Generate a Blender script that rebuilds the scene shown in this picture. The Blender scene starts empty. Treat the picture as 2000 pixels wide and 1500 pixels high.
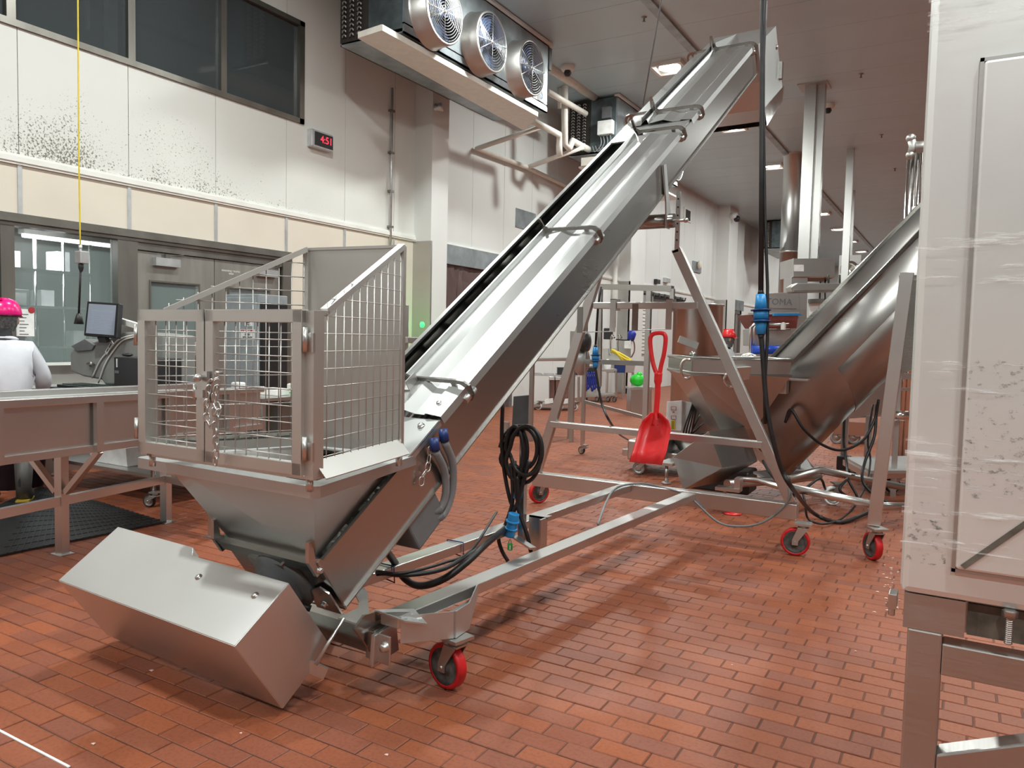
import bpy, bmesh, math, random
from mathutils import Vector, Matrix
random.seed(7)
S = bpy.context.scene
COL = S.collection
PI = math.pi
# ---------------------------------------------------------------- camera
H = 1.51
F, YAW, PIT, ROL = 1501.6, -0.52823, 0.05962, 0.02235      # focal length in px of a 2000x1500 frame, view angles
FW = Vector((math.sin(YAW)*math.cos(PIT), math.cos(YAW)*math.cos(PIT), -math.sin(PIT)))
_r = FW.cross(Vector((0, 0, 1))).normalized(); _u = _r.cross(FW)
RT = _r*math.cos(ROL)+_u*math.sin(ROL); UP = -_r*math.sin(ROL)+_u*math.cos(ROL)
CAM = Vector((0, 0, H))
cd = bpy.data.cameras.new('camera'); cam = bpy.data.objects.new('camera', cd); COL.objects.link(cam)
cd.sensor_width = 36; cd.lens = F/2000*36; cd.clip_start = .05; cd.clip_end = 200
M = Matrix((RT, UP, -FW)).transposed().to_4x4(); M.translation = CAM
cam.matrix_world = M
S.camera = cam
# ---------------------------------------------------------------- exposure, world, light
S.view_settings.view_transform = 'Standard'; S.view_settings.look = 'None'
S.view_settings.gamma = 1; S.view_settings.use_curve_mapping = False
S.view_settings.exposure = EXPO = -.93
wd = bpy.data.worlds.new('world'); S.world = wd; wd.use_nodes = True
wd.node_tree.nodes['Background'].inputs[0].default_value = (.9, .95, 1, 1)
wd.node_tree.nodes['Background'].inputs[1].default_value = 0.05
XW = -8.6; ZC = 6.88          # left wall plane, ceiling height
LIGHT_A = [(-5.2, 14.75+4.72*k) for k in (-4, -3, -2, -1, 0, 1, 2, 3, 4, 5, 6, 7, 8)]  # first one, behind the camera, is added to brighten surfaces facing the camera
LIGHT_B = [(1.2, 10.0+4.72*k) for k in (-3, -2, -1, 0, 2, 4, 6)]
LIGHT_C = [(7.6, 10.0+4.72*k) for k in (-3, -2, 1)]  # unseen row; the two near lamps are added fill for camera-facing surfaces
LPOW = 400
def lamp(x, y, z, p, size=.36, col=(.95, 1, .965)):
    l = bpy.data.lights.new('ceiling_or_fill_lamp', 'AREA'); l.energy = p; l.size = size; l.color = col; l.shape = 'SQUARE'
    o = bpy.data.objects.new('ceiling_or_fill_lamp', l); o.location = (x, y, z); COL.objects.link(o); return o
for k, (x, y) in enumerate(LIGHT_A+LIGHT_B+LIGHT_C):
    lamp(x, y, ZC-.09, LPOW*(.72 if y > 20 else 1.))
# ---------------------------------------------------------------- measuring helpers (photograph px -> world)
def ray(u, v): return FW+RT*((u-1000)/F)-UP*((v-750)/F)
def G(u, v, z=0.): d = ray(u, v); return CAM+d*((z-H)/d.z)
def WX(u, v, x): d = ray(u, v); return CAM+d*(x/d.x)
def WY(u, v, y): d = ray(u, v); return CAM+d*(y/d.y)
def PL(u, v, p0, n): d = ray(u, v); return CAM+d*((Vector(p0)-CAM).dot(n)/d.dot(n))
def prj(q):
    q = Vector(q)-CAM; w = q.dot(FW)
    return (1000+F*q.dot(RT)/w, 750-F*q.dot(UP)/w, w)
V = Vector
# ---------------------------------------------------------------- materials
MAT = {}
def nt(name):
    m = bpy.data.materials.new(name); m.use_nodes = True; t = m.node_tree
    b = t.nodes['Principled BSDF']; MAT[name] = m
    return m, t, b
def N(t, kind, **kw):
    n = t.nodes.new('ShaderNode'+kind)
    for k, v in kw.items():
        if k in n.inputs: n.inputs[k].default_value = v
        else: setattr(n, k, v)
    return n
def L(t, a, b): t.links.new(a, b)
def ramp(t, src, stops):
    r = t.nodes.new('ShaderNodeValToRGB'); e = r.color_ramp.elements
    while len(e) < len(stops): e.new(.5)
    for i, (p, c) in enumerate(stops):
        e[i].position = p; e[i].color = (c[0], c[1], c[2], 1) if not isinstance(c, (int, float)) else (c, c, c, 1)
    L(t, src, r.inputs[0]); return r.outputs[0]
def plain(name, col, rough=.5, metal=0., noise=.06, scale=8., bump=0., spec=.5, coat=0., trans=0., stretch=(1, 1, 1)):
    m, t, b = nt(name)
    tc = N(t, 'TexCoord'); mp = N(t, 'Mapping'); mp.inputs['Scale'].default_value = stretch
    L(t, tc.outputs['Object'], mp.inputs[0])
    nz = N(t, 'TexNoise', Scale=scale, Detail=5.); L(t, mp.outputs[0], nz.inputs['Vector'])
    lo = [max(0, c*(1-noise*2)) for c in col]; hi = [min(1, c*(1+noise*2)) for c in col]
    L(t, ramp(t, nz.outputs['Fac'], [(.3, lo), (.7, hi)]), b.inputs['Base Color'])
    b.inputs['Roughness'].default_value = rough; b.inputs['Metallic'].default_value = metal
    b.inputs['Specular IOR Level'].default_value = spec
    if coat: b.inputs['Coat Weight'].default_value = coat
    if trans: b.inputs['Transmission Weight'].default_value = trans
    if bump:
        bp = N(t, 'Bump', Strength=bump, Distance=.01); L(t, nz.outputs['Fac'], bp.inputs['Height']); L(t, bp.outputs[0], b.inputs['Normal'])
    return m
def steel(name, col=(.62, .61, .59), rough=.3, var=.12, grain=(2, 2, 60), metal=1., smear=.5, smear_scale=1.6):
    """brushed stainless: fine grain and larger smears drive the roughness, light soiling the colour"""
    m, t, b = nt(name)
    tc = N(t, 'TexCoord'); mp = N(t, 'Mapping'); mp.inputs['Scale'].default_value = grain
    L(t, tc.outputs['Object'], mp.inputs[0])
    g = N(t, 'TexNoise', Scale=6., Detail=4.); L(t, mp.outputs[0], g.inputs['Vector'])
    s = N(t, 'TexNoise', Scale=smear_scale, Detail=3., Roughness=.5); L(t, tc.outputs['Object'], s.inputs['Vector'])
    mx = N(t, 'Mix', data_type='FLOAT'); mx.inputs[0].default_value = smear
    L(t, g.outputs['Fac'], mx.inputs[2]); L(t, s.outputs['Fac'], mx.inputs[3])
    mr = N(t, 'MapRange'); L(t, mx.outputs[0], mr.inputs[0])
    mr.inputs[1].default_value = .3; mr.inputs[2].default_value = .7
    mr.inputs[3].default_value = max(.04, rough-var); mr.inputs[4].default_value = rough+var
    L(t, mr.outputs[0], b.inputs['Roughness'])
    lo = [c*.94 for c in col]; hi = [min(1, c*1.03) for c in col]
    L(t, ramp(t, s.outputs['Fac'], [(.32, lo), (.6, hi)]), b.inputs['Base Color'])
    b.inputs['Metallic'].default_value = metal
    return m
def emit(name, col, st):
    m, t, b = nt(name); b.inputs['Base Color'].default_value = (*col, 1)
    b.inputs['Emission Color'].default_value = (*col, 1); b.inputs['Emission Strength'].default_value = st
    return m
steel('steel', (.52, .515, .50), .30, .025, (2, 2, 30), 1., .7, 1.1); steel('steel_satin', (.57, .58, .575), .43, .03, (1, 1, 1), .95, .8, .8)
steel('steel_dark', (.34, .33, .31), .22, .1); steel('steel_polish', (.72, .71, .69), .13, .08)
steel('steel_tube', (.62, .615, .60), .33, .03, (2, 2, 12), 1., .85, .9); steel('steel_dull', (.52, .51, .49), .42, .1)
steel('steel_cabinet', (.82, .84, .825), .36, .04, (2, 2, 40), .55, .7, 1.6); steel('steel_shaded', (.44, .43, .415), .29, .02, (2, 2, 20), 1., .8, .8)  # conveyor side steel: dim surroundings put into a darker base colour
steel('steel_rust', (.62, .40, .30), .28, .1)
steel('cage_steel', (.62, .615, .59), .43, .04); plain('wire_steel', (.55, .54, .52), .45, .85)
steel('liner_shaded', (.30, .30, .29), .16, .05); steel('steel_box', (.70, .70, .69), .40, .03, (1, 1, 1), 1., .8, .8)  # liner colour darkened to stand for the shade inside the trough
plain('red_rubber', (.52, .012, .016), .42, noise=.15, scale=20); plain('wheel_hub', (.075, .072, .068), .6, noise=.25, scale=30, bump=.3)
plain('red_plastic', (.74, .028, .032), .33, noise=.05, scale=6); plain('black_rubber', (.012, .012, .013), .45, noise=.2, scale=12)
plain('black_plastic', (.02, .02, .022), .4); plain('grey_plastic', (.13, .135, .14), .5); plain('cable_grey', (.20, .21, .22), .45)
plain('blue_plastic', (.02, .24, .56), .4); plain('blue_dark', (.01, .035, .16), .4); plain('green_plastic', (.02, .45, .09), .4)
plain('white_paint', (.80, .80, .76), .55, noise=.03, scale=3); plain('cream_panel', (.72, .66, .56), .5, noise=.02, scale=1.5)
plain('alu', (.62, .63, .64), .4, .8); plain('pvc_pipe', (.78, .75, .68), .4, noise=.03); plain('dark_gap', (.03, .026, .022), .8)
plain('galv', (.36, .40, .42), .42, .75, noise=.14, scale=3); plain('evap_side', (.09, .115, .125), .5, .3, noise=.2, scale=4)
plain('frame_steel', (.27, .255, .23), .36, .85, noise=.1, scale=3, stretch=(1, 1, .3)); plain('door_steel', (.36, .345, .315), .42, .7, noise=.08, scale=2, stretch=(3, 3, .4))
plain('white_plastic', (.82, .83, .82), .4); plain('paper', (.86, .86, .84), .7); plain('cardboard', (.48, .33, .19), .75, noise=.08)
plain('yellow', (.72, .56, .03), .5); plain('red_mark', (.6, .03, .03), .5); plain('ink', (.03, .03, .03), .6); plain('red_ink', (.4, .03, .04), .6)
emit('led_red', (1., .03, .06), 4.5); emit('lens', (1., .98, .93), 26); emit('tube_light', (.95, .98, 1.), 7); emit('green_glow', (.02, .9, .10), .9)
emit('screen', (.20, .23, .28), .8)
# ---------------------------------------------------------------- mesh builder
OFF = {}
class MB:
    def __init__(s): s.v = []; s.f = []; s.sm = []
    def face(s, *idx, smooth=False): s.f.append(idx); s.sm.append(smooth)
    def add(s, pts):
        i = len(s.v); s.v += [V(p) for p in pts]; return i
    def poly(s, pts): i = s.add(pts); s.face(*range(i, i+len(pts))); return s
    def hexa(s, p):        # p: 4 bottom + 4 top
        i = s.add(p)
        for q in ((3, 2, 1, 0), (4, 5, 6, 7), (0, 1, 5, 4), (1, 2, 6, 5), (2, 3, 7, 6), (3, 0, 4, 7)): s.face(*[i+k for k in q])
        return s
    def box(s, a, b, fr=None):   # fr: (origin, x, y, z axes)
        p = [(a[0], a[1], a[2]), (b[0], a[1], a[2]), (b[0], b[1], a[2]), (a[0], b[1], a[2]), (a[0], a[1], b[2]), (b[0], a[1], b[2]), (b[0], b[1], b[2]), (a[0], b[1], b[2])]
        if fr: o, x, y, z = fr; p = [V(o)+V(x)*q[0]+V(y)*q[1]+V(z)*q[2] for q in p]
        return s.hexa(p)
    def bar(s, p, q, w, h, up=(0, 0, 1), shift=(0, 0)):   # rectangular bar p->q, w across, h along 'up'
        p = V(p); q = V(q); d = (q-p).normalized(); up = V(up)
        x = d.cross(up)
        if x.length < 1e-4: x = d.cross(V((0, 1, 0)))
        x.normalize(); z = x.cross(d)
        o = x*shift[0]+z*shift[1]
        c = [(-w/2, -h/2), (w/2, -h/2), (w/2, h/2), (-w/2, h/2)]
        return s.hexa([p+o+x*a+z*b for a, b in c]+[q+o+x*a+z*b for a, b in c])
    def plate(s, pts, t):    # polygon extruded along vector t
        pts = [V(p) for p in pts]; t = V(t); n = len(pts); i = s.add(pts+[p+t for p in pts])
        s.face(*range(i+n-1, i-1, -1)); s.face(*range(i+n, i+2*n))
        for k in range(n): s.face(i+k, i+(k+1) % n, i+n+(k+1) % n, i+n+k)
        return s
    def sheet(s, prof0, prof1):   # strip of quads between two equal polylines
        n = len(prof0); i = s.add(list(prof0)+list(prof1))
        for k in range(n-1): s.face(i+k, i+k+1, i+n+k+1, i+n+k)
        return s
    def tube(s, pts, r, seg=8, caps=True, closed=False):
        pts = [V(p) for p in pts]; n = len(pts); rs = r if isinstance(r, (list, tuple)) else [r]*n
        rings = []; nrm = None
        for k in range(n):
            if closed: d = pts[(k+1) % n]-pts[k-1]
            else: d = pts[min(k+1, n-1)]-pts[max(k-1, 0)]
            d.normalize()
            if nrm is None:
                nrm = d.cross(V((0, 0, 1)))
                if nrm.length < .05: nrm = d.cross(V((1, 0, 0)))
            nrm = nrm-d*nrm.dot(d); nrm.normalize(); b = d.cross(nrm)
            rings.append(s.add([pts[k]+(nrm*math.cos(2*PI*j/seg)+b*math.sin(2*PI*j/seg))*rs[k] for j in range(seg)]))
        for k in range(n if closed else n-1):
            a = rings[k]; c = rings[(k+1) % n]
            for j in range(seg): s.face(a+j, a+(j+1) % seg, c+(j+1) % seg, c+j, smooth=True)
        if caps and not closed:
            s.face(*[rings[0]+j for j in range(seg-1, -1, -1)]); s.face(*[rings[-1]+j for j in range(seg)])
        return s
    def cyl(s, p, q, r, r2=None, seg=16): return s.tube([p, q], [r, r if r2 is None else r2], seg)
    def lathe(s, o, ax, prof, seg=24, a0=0., a1=2*PI):   # prof: (radius, height along ax)
        ax = V(ax).normalized(); x = ax.cross(V((0, 0, 1)))
        if x.length < .05: x = V((1, 0, 0))
        x.normalize(); y = ax.cross(x); o = V(o); full = abs(a1-a0-2*PI) < 1e-6; m = seg if full else seg+1
        R = [s.add([o+ax*h+(x*math.cos(a0+(a1-a0)*j/seg)+y*math.sin(a0+(a1-a0)*j/seg))*max(r, 1e-4) for j in range(m)]) for r, h in prof]
        for k in range(len(prof)-1):
            for j in range(seg): j2 = (j+1) % m; s.face(R[k]+j, R[k]+j2, R[k+1]+j2, R[k+1]+j, smooth=True)
        return s
    def ball(s, c, r, seg=12, sc=(1, 1, 1)):
        c = V(c); n = seg//2; R = []
        for i in range(n+1):
            a = PI*i/n; R.append(s.add([c+V((r*math.sin(a)*math.cos(2*PI*j/seg)*sc[0], r*math.sin(a)*math.sin(2*PI*j/seg)*sc[1], r*math.cos(a)*sc[2])) for j in range(seg)]))
        for i in range(n):
            for j in range(seg): s.face(R[i]+j, R[i+1]+j, R[i+1]+(j+1) % seg, R[i]+(j+1) % seg, smooth=True)
        return s
    def build(s, name, mat, parent=None, loc=None, bevel=0., solid=0., fix=True):
        if parent is not None: off = OFF[parent]
        elif loc is not None: off = V(loc)
        else:
            xs = [p.x for p in s.v]; ys = [p.y for p in s.v]; zs = [p.z for p in s.v]
            off = V(((min(xs)+max(xs))/2, (min(ys)+max(ys))/2, min(zs)))
        me = bpy.data.meshes.new(name); me.from_pydata([p-off for p in s.v], [], s.f)
        me.polygons.foreach_set('use_smooth', s.sm)
        if fix:
            bm = bmesh.new(); bm.from_mesh(me); bmesh.ops.remove_doubles(bm, verts=bm.verts, dist=1e-5)
            bmesh.ops.recalc_face_normals(bm, faces=bm.faces); bm.to_mesh(me); bm.free()
        me.materials.append(MAT[mat] if isinstance(mat, str) else mat)
        o = bpy.data.objects.new(name, me); COL.objects.link(o)
        if parent is not None: o.parent = parent
        else: o.location = off
        OFF[o] = off
        if solid:
            md = o.modifiers.new('solid', 'SOLIDIFY'); md.thickness = solid; md.offset = 0
        if bevel:
            md = o.modifiers.new('bevel', 'BEVEL'); md.width = bevel; md.segments = 2; md.limit_method = 'ANGLE'; md.angle_limit = math.radians(40)
        return o
def thing(name, loc, label, cat, group=None):
    o = bpy.data.objects.new(name, None); o.location = loc; o.empty_display_size = .1; COL.objects.link(o); OFF[o] = V(loc)
    return tag(o, label, cat, group)
def tag(o, label, cat, group=None):
    o['label'] = label; o['category'] = cat
    if group: o['group'] = group
    return o
def struct(o): o['kind'] = 'structure'; return o
def kids(o): return [c for c in bpy.data.objects if c.parent == o]
def dup(root, loc, rz=None, label=None, group=None):
    r = root.copy(); COL.objects.link(r); r.location = loc
    if rz is not None: r.rotation_euler = (0, 0, rz)
    if label: r['label'] = label
    if group: r['group'] = group
    def rec(a, b):
        for ch in CH.get(a, None) or kids(a):
            c = ch.copy(); COL.objects.link(c); c.parent = b; rec(ch, c)
    rec(root, r); return r
CH = {}
def arc(c, x, y, r, a0, a1, n): return [V(c)+V(x)*(r*math.cos(a0+(a1-a0)*k/n))+V(y)*(r*math.sin(a0+(a1-a0)*k/n)) for k in range(n+1)]
def spline(pts, n=8):
    pts = [V(p) for p in pts]; q = [pts[0]*2-pts[1]]+pts+[pts[-1]*2-pts[-2]]; out = []
    for i in range(1, len(q)-2):
        a, b, c, d = q[i-1:i+3]
        for k in range(n):
            t = k/n; out.append(.5*((2*b)+(c-a)*t+(2*a-5*b+4*c-d)*t*t+(3*b-a-3*c+d)*t**3))
    return out+[pts[-1]]
X3, Y3, Z3 = V((1, 0, 0)), V((0, 1, 0)), V((0, 0, 1))
def letters(txt, name, mat, parent, o, x, y, size, ext=.001, bold=0.):
    """raised lettering: text turned into a mesh, lying in the plane x/y at point o (centred)"""
    cu = bpy.data.curves.new(name, 'FONT'); cu.body = txt; cu.size = size; cu.extrude = ext; cu.align_x = 'CENTER'; cu.align_y = 'CENTER'; cu.offset = bold
    cu.resolution_u = 2
    ob = bpy.data.objects.new(name, cu); COL.objects.link(ob)
    dg = bpy.context.evaluated_depsgraph_get(); dg.update()
    me = bpy.data.meshes.new_from_object(ob.evaluated_get(dg)); bpy.data.objects.remove(ob)
    x = V(x).normalized(); y = V(y).normalized(); z = x.cross(y); off = OFF[parent]
    R = Matrix((x, y, z)).transposed().to_4x4(); R.translation = V(o)-off; me.transform(R)
    me.materials.clear(); me.materials.append(MAT[mat])
    b = bpy.data.objects.new(name, me); COL.objects.link(b); b.parent = parent; OFF[b] = off
    return b
# ================================================================= FLOOR
def brick_group():
    g = bpy.data.node_groups.new('brick_colour', 'ShaderNodeTree')
    g.interface.new_socket('Color', in_out='OUTPUT', socket_type='NodeSocketColor')
    g.interface.new_socket('Joint', in_out='OUTPUT', socket_type='NodeSocketFloat')
    g.interface.new_socket('Grain', in_out='OUTPUT', socket_type='NodeSocketFloat')
    t = g
    out = t.nodes.new('NodeGroupOutput'); ge = N(t, 'NewGeometry'); sp = N(t, 'SeparateXYZ'); L(t, ge.outputs['Position'], sp.inputs[0])
    def mth(op, a, b=None):
        n = N(t, 'Math', operation=op)
        for i, s in enumerate((a, b)):
            if s is None: continue
            if isinstance(s, (int, float)): n.inputs[i].default_value = s
            else: L(t, s, n.inputs[i])
        return n.outputs[0]
    ry = mth('DIVIDE', mth('SUBTRACT', sp.outputs['Y'], BY0), BP); row = mth('FLOOR', ry)
    shift = mth('FRACT', mth('MULTIPLY', row, .5)); shift = mth('ADD', shift, mth('MULTIPLY', mth('SINE', mth('MULTIPLY', row, 1.7)), .07))
    rx = mth('ADD', mth('DIVIDE', sp.outputs['X'], BL), shift); colm = mth('FLOOR', rx)
    cb = N(t, 'CombineXYZ'); L(t, row, cb.inputs[0]); L(t, colm, cb.inputs[1])
    wn = N(t, 'TexWhiteNoise', noise_dimensions='3D'); L(t, cb.outputs[0], wn.inputs['Vector'])
    base = ramp(t, wn.outputs['Value'], [(0, (.245, .078, .046)), (.25, (.275, .080, .039)), (.55, (.300, .085, .037)), (.8, (.330, .093, .037)), (1, (.255, .083, .048))])
    nz = N(t, 'TexNoise', Scale=70., Detail=4.); L(t, ge.outputs['Position'], nz.inputs['Vector'])
    big = N(t, 'TexNoise', Scale=1.1, Detail=5., Roughness=.6); L(t, ge.outputs['Position'], big.inputs['Vector'])
    m1 = N(t, 'Mix', data_type='RGBA', blend_type='MULTIPLY'); m1.inputs[0].default_value = .55
    L(t, base, m1.inputs[6]); L(t, ramp(t, nz.outputs['Fac'], [(.3, (.62, .6, .6)), (.55, (1, 1, 1)), (.75, (1.0, .97, .95))]), m1.inputs[7])
    m2 = N(t, 'Mix', data_type='RGBA', blend_type='MULTIPLY'); m2.inputs[0].default_value = .6
    L(t, m1.outputs[2], m2.inputs[6]); L(t, ramp(t, big.outputs['Fac'], [(.3, (.72, .70, .70)), (.5, (1, 1, 1)), (.7, (1, .98, .96))]), m2.inputs[7])
    L(t, m2.outputs[2], out.inputs[0])
    fx = mth('FRACT', rx); fy = mth('FRACT', ry)
    jx = mth('LESS_THAN', mth('MINIMUM', fx, mth('SUBTRACT', 1., fx)), .011); jy = mth('LESS_THAN', mth('MINIMUM', fy, mth('SUBTRACT', 1., fy)), .024)
    L(t, mth('MAXIMUM', jx, jy), out.inputs[1]); L(t, nz.outputs['Fac'], out.inputs[2])
    return g
BY0, BP, BL = 1.461, .0985, .2032
BG = brick_group()
def brick_mat(name, joints):
    m, t, b = nt(name); g = t.nodes.new('ShaderNodeGroup'); g.node_tree = BG
    if joints:
        mx = N(t, 'Mix', data_type='RGBA'); L(t, g.outputs['Joint'], mx.inputs[0]); L(t, g.outputs['Color'], mx.inputs[6]); mx.inputs[7].default_value = (.07, .03, .02, 1)
        L(t, mx.outputs[2], b.inputs['Base Color'])
    else: L(t, g.outputs['Color'], b.inputs['Base Color'])
    b.inputs['Roughness'].default_value = .52; b.inputs['Specular IOR Level'].default_value = .4
    bp = N(t, 'Bump', Strength=.12, Distance=.003); L(t, g.outputs['Grain'], bp.inputs['Height']); L(t, bp.outputs[0], b.inputs['Normal'])
brick_mat('brick', False); brick_mat('brick_far', True)
mb = MB(); mb.poly([(-12, -8, -.004), (16, -8, -.004), (16, 57, -.004), (-12, 57, -.004)])
floor = struct(mb.build('floor', 'brick_far', loc=(0, 0, 0)))
def brick_geo(mb, x0, x1, y0, y1, z=0.):
    g = .0028; c = .003; x0 += g; x1 -= g; y0 += g; y1 -= g
    i = mb.add([(x0, y0, -.006), (x1, y0, -.006), (x1, y1, -.006), (x0, y1, -.006), (x0, y0, z-c), (x1, y0, z-c), (x1, y1, z-c), (x0, y1, z-c), (x0+c, y0+c, z), (x1-c, y0+c, z), (x1-c, y1-c, z), (x0+c, y1-c, z)])
    for k in range(4):
        j = (k+1) % 4; mb.face(i+k, i+j, i+4+j, i+4+k); mb.face(i+4+k, i+4+j, i+8+j, i+8+k)
    mb.face(i+8, i+9, i+10, i+11)
cand = []
for row in range(-4, 135):
    y0 = BY0+row*BP; sh = (row*.5) % 1+math.sin(row*1.7)*.07
    for c in range(-46, 12):
        x0 = (c-sh)*BL; x1 = x0+BL; cx, cy = x0+BL/2, y0+BP/2
        if x0 < -8.5: continue
        q = [prj((x, y, 0)) for x in (x0, x1) for y in (y0, y0+BP)]
        if q[0][2] < .3 or cy < .9: continue
        us = [a[0] for a in q]; vs = [a[1] for a in q]
        if max(us) < -250 or min(us) > 2250 or min(vs) > 1750: continue
        ins = max(us) > 0 and min(us) < 1765 and min(vs) < 1500
        # part of the floor under the machine's guard box or behind the cabinet cannot be seen
        cand.append(((max(us)-min(us))*(max(vs)-min(vs)) if ins else 0, x0, x1, y0, y0+BP))
cand.sort(reverse=True)
pm = MB(); brick_geo(pm, -BL/2, BL/2, -BP/2, BP/2); pb = pm.build('brick', 'brick', parent=floor)
stuff = MB()
for k, (a, x0, x1, y0, y1) in enumerate(cand):
    if k < 300:
        o = pb if k == 0 else pb.copy()
        if k: COL.objects.link(o); o.parent = floor
        o.location = ((x0+x1)/2, (y0+y1)/2, random.uniform(-.0015, .001)); o.rotation_euler = (random.uniform(-.004, .004), random.uniform(-.003, .003), random.uniform(-.004, .004))
    else: brick_geo(stuff, x0, x1, y0, y1, random.uniform(-.0015, .001))
bs = stuff.build('brick_paving', 'brick', parent=floor, fix=False); bs['kind'] = 'stuff'
mb = MB(); mb.bar((-4.6, 1.461, 0.0005), (-2.585, 1.461, 0.0005), .009, .004)
struct(mb.build('trim_1', 'white_paint'))
# ================================================================= CEILING
def ceil_mat():
    m, t, b = nt('ceiling_panel'); ge = N(t, 'NewGeometry')
    a = N(t, 'TexNoise', Scale=.5, Detail=5.); L(t, ge.outputs['Position'], a.inputs['Vector'])
    L(t, ramp(t, a.outputs['Fac'], [(.3, (.44, .56, .62)), (.55, (.48, .61, .67)), (.7, (.465, .585, .63))]), b.inputs['Base Color']); b.inputs['Roughness'].default_value = .33
ceil_mat()
mb = MB(); mb.box((-12, -8, ZC+.02), (16.2, 57, ZC+.12)); ceiling = struct(mb.build('ceiling', 'dark_gap'))
CP = 1.222
for k in range(-17, 37):
    y0 = 12.95+k*CP; mb = MB(); mb.box((XW-.2, y0+.004, ZC), (16, y0+CP-.004, ZC+.03)); mb.build('panel', 'ceiling_panel', parent=ceiling)
mb = MB()
mb.box((-4.62, -6, ZC-.05), (-4.47, 56, ZC)); struct(mb.build('trim_2', 'galv'))
# ================================================================= LEFT WALL
def wall_mat(name, base, dirt):
    m, t, b = nt(name); ge = N(t, 'NewGeometry'); sp = N(t, 'SeparateXYZ'); L(t, ge.outputs['Position'], sp.inputs[0])
    a = N(t, 'TexNoise', Scale=.9, Detail=5.); L(t, ge.outputs['Position'], a.inputs['Vector'])
    L_ = [c*.95 for c in base]
    col = ramp(t, a.outputs['Fac'], [(.35, L_), (.65, base)])
    if dirt:   # chipped paint, densest in a band above the rail
        s = N(t, 'TexNoise', Scale=42., Detail=5., Roughness=.7); L(t, ge.outputs['Position'], s.inputs['Vector'])
        c = N(t, 'TexNoise', Scale=1.3, Detail=2.); L(t, ge.outputs['Position'], c.inputs['Vector'])
        z = N(t, 'MapRange'); L(t, sp.outputs['Z'], z.inputs[0]); z.inputs[1].default_value = 3.3; z.inputs[2].default_value = 4.2; z.inputs[3].default_value = .21; z.inputs[4].default_value = 0.
        yv = N(t, 'MapRange'); L(t, sp.outputs['Y'], yv.inputs[0]); yv.inputs[1].default_value = 6.; yv.inputs[2].default_value = 10.5; yv.inputs[3].default_value = 0.; yv.inputs[4].default_value = -.16
        ad = N(t, 'Math', operation='ADD'); L(t, s.outputs['Fac'], ad.inputs[0]); L(t, z.outputs[0], ad.inputs[1])
        a2 = N(t, 'Math', operation='ADD'); L(t, ad.outputs[0], a2.inputs[0]); L(t, yv.outputs[0], a2.inputs[1])
        cm = N(t, 'Math', operation='MULTIPLY_ADD'); L(t, c.outputs['Fac'], cm.inputs[0]); cm.inputs[1].default_value = .32; L(t, a2.outputs[0], cm.inputs[2])
        k = ramp(t, cm.outputs[0], [(.865, 0.), (.905, 1.)])
        mx = N(t, 'Mix', data_type='RGBA'); L(t, k, mx.inputs[0]); L(t, col, mx.inputs[6]); mx.inputs[7].default_value = (.20, .18, .15, 1); col = mx.outputs[2]
    L(t, col, b.inputs['Base Color']); b.inputs['Roughness'].default_value = .5
wall_mat('wall_white', (.74, .745, .71), True); wall_mat('wall_grey', (.30, .30, .295), False); wall_mat('wall_plain', (.74, .75, .73), False)
mb = MB()
def back(y0, y1, z0, z1): mb.box((XW-.12, y0, z0), (XW-.05, y1, z1))
back(-8, 1.5, 0, ZC+.02); back(1.5, 8.37, 2.62, 4.66); back(1.5, 8.37, 6.02, ZC+.02); back(8.12, 11.95, 0, 4.66); back(8.37, 11.95, 4.66, ZC+.02); back(11.95, 14.6, 2.93, ZC+.02); back(14.6, 57, 0, ZC+.02)
wall = struct(mb.build('wall_left', 'dark_gap', loc=(XW, 0, 0)))
def wpanel(y0, y1, z0, z1, mat, d=.0): m = MB(); m.box((XW-.05, y0+.004, z0), (XW+d, y1-.004, z1)); return m.build('panel', mat, parent=wall)
for k in range(-10, 42):
    y0 = 4.418+k*1.2265; y1 = y0+1.2265
    if y1 < 8.5 and y0 > 1: wpanel(y0, y1, 3.30, 4.60, 'wall_white'); wpanel(y0, y1, 6.06, ZC, 'wall_white')
    elif 8. < y0 < 8.3: pass
    else: wpanel(y0, y1, 3.30, ZC, 'wall_white' if y0 < 11.5 else 'wall_plain')
    if y0 > 1. and y1 < 12.3:
        wpanel(y0, y1, 2.69 if y0 < 7.5 else 2.69, 3.20, 'cream_panel')
        m = MB(); m.box((XW, y0-.022, 2.69), (XW+.012, y0+.022, 3.20)); m.build('batten', 'alu', parent=wall)
    elif not 11.7 < y0 < 14.5: wpanel(y0, y1, 0, 3.20, 'wall_plain')
y0 = 4.418+3*1.2265
m = MB(); m.box((XW-.05, y0+.004, 3.30), (XW, y0+1.222, 4.60)); m.box((XW-.05, 8.40, 4.60), (XW, y0+1.222, 6.06)); m.box((XW-.05, y0+.004, 6.06), (XW, y0+1.222, ZC)); m.build('panel', 'wall_white', parent=wall)
wpanel(8.14, 9.32, 0, 2.69, 'cream_panel'); wpanel(9.32, 10.55, 0, 2.69, 'cream_panel'); wpanel(10.55, 11.95, 0, 2.69, 'cream_panel')
wpanel(14.6, 15.46, 0, 3.2, 'wall_plain'); wpanel(11.8, 15.46, 3.3, 3.31, 'wall_plain')
m = MB(); m.box((XW, -8, 3.20), (XW+.03, 57, 3.305)); m.box((XW, -8, 3.225), (XW+.045, 57, 3.28)); struct(m.build('trim_3', 'white_paint'))
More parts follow.
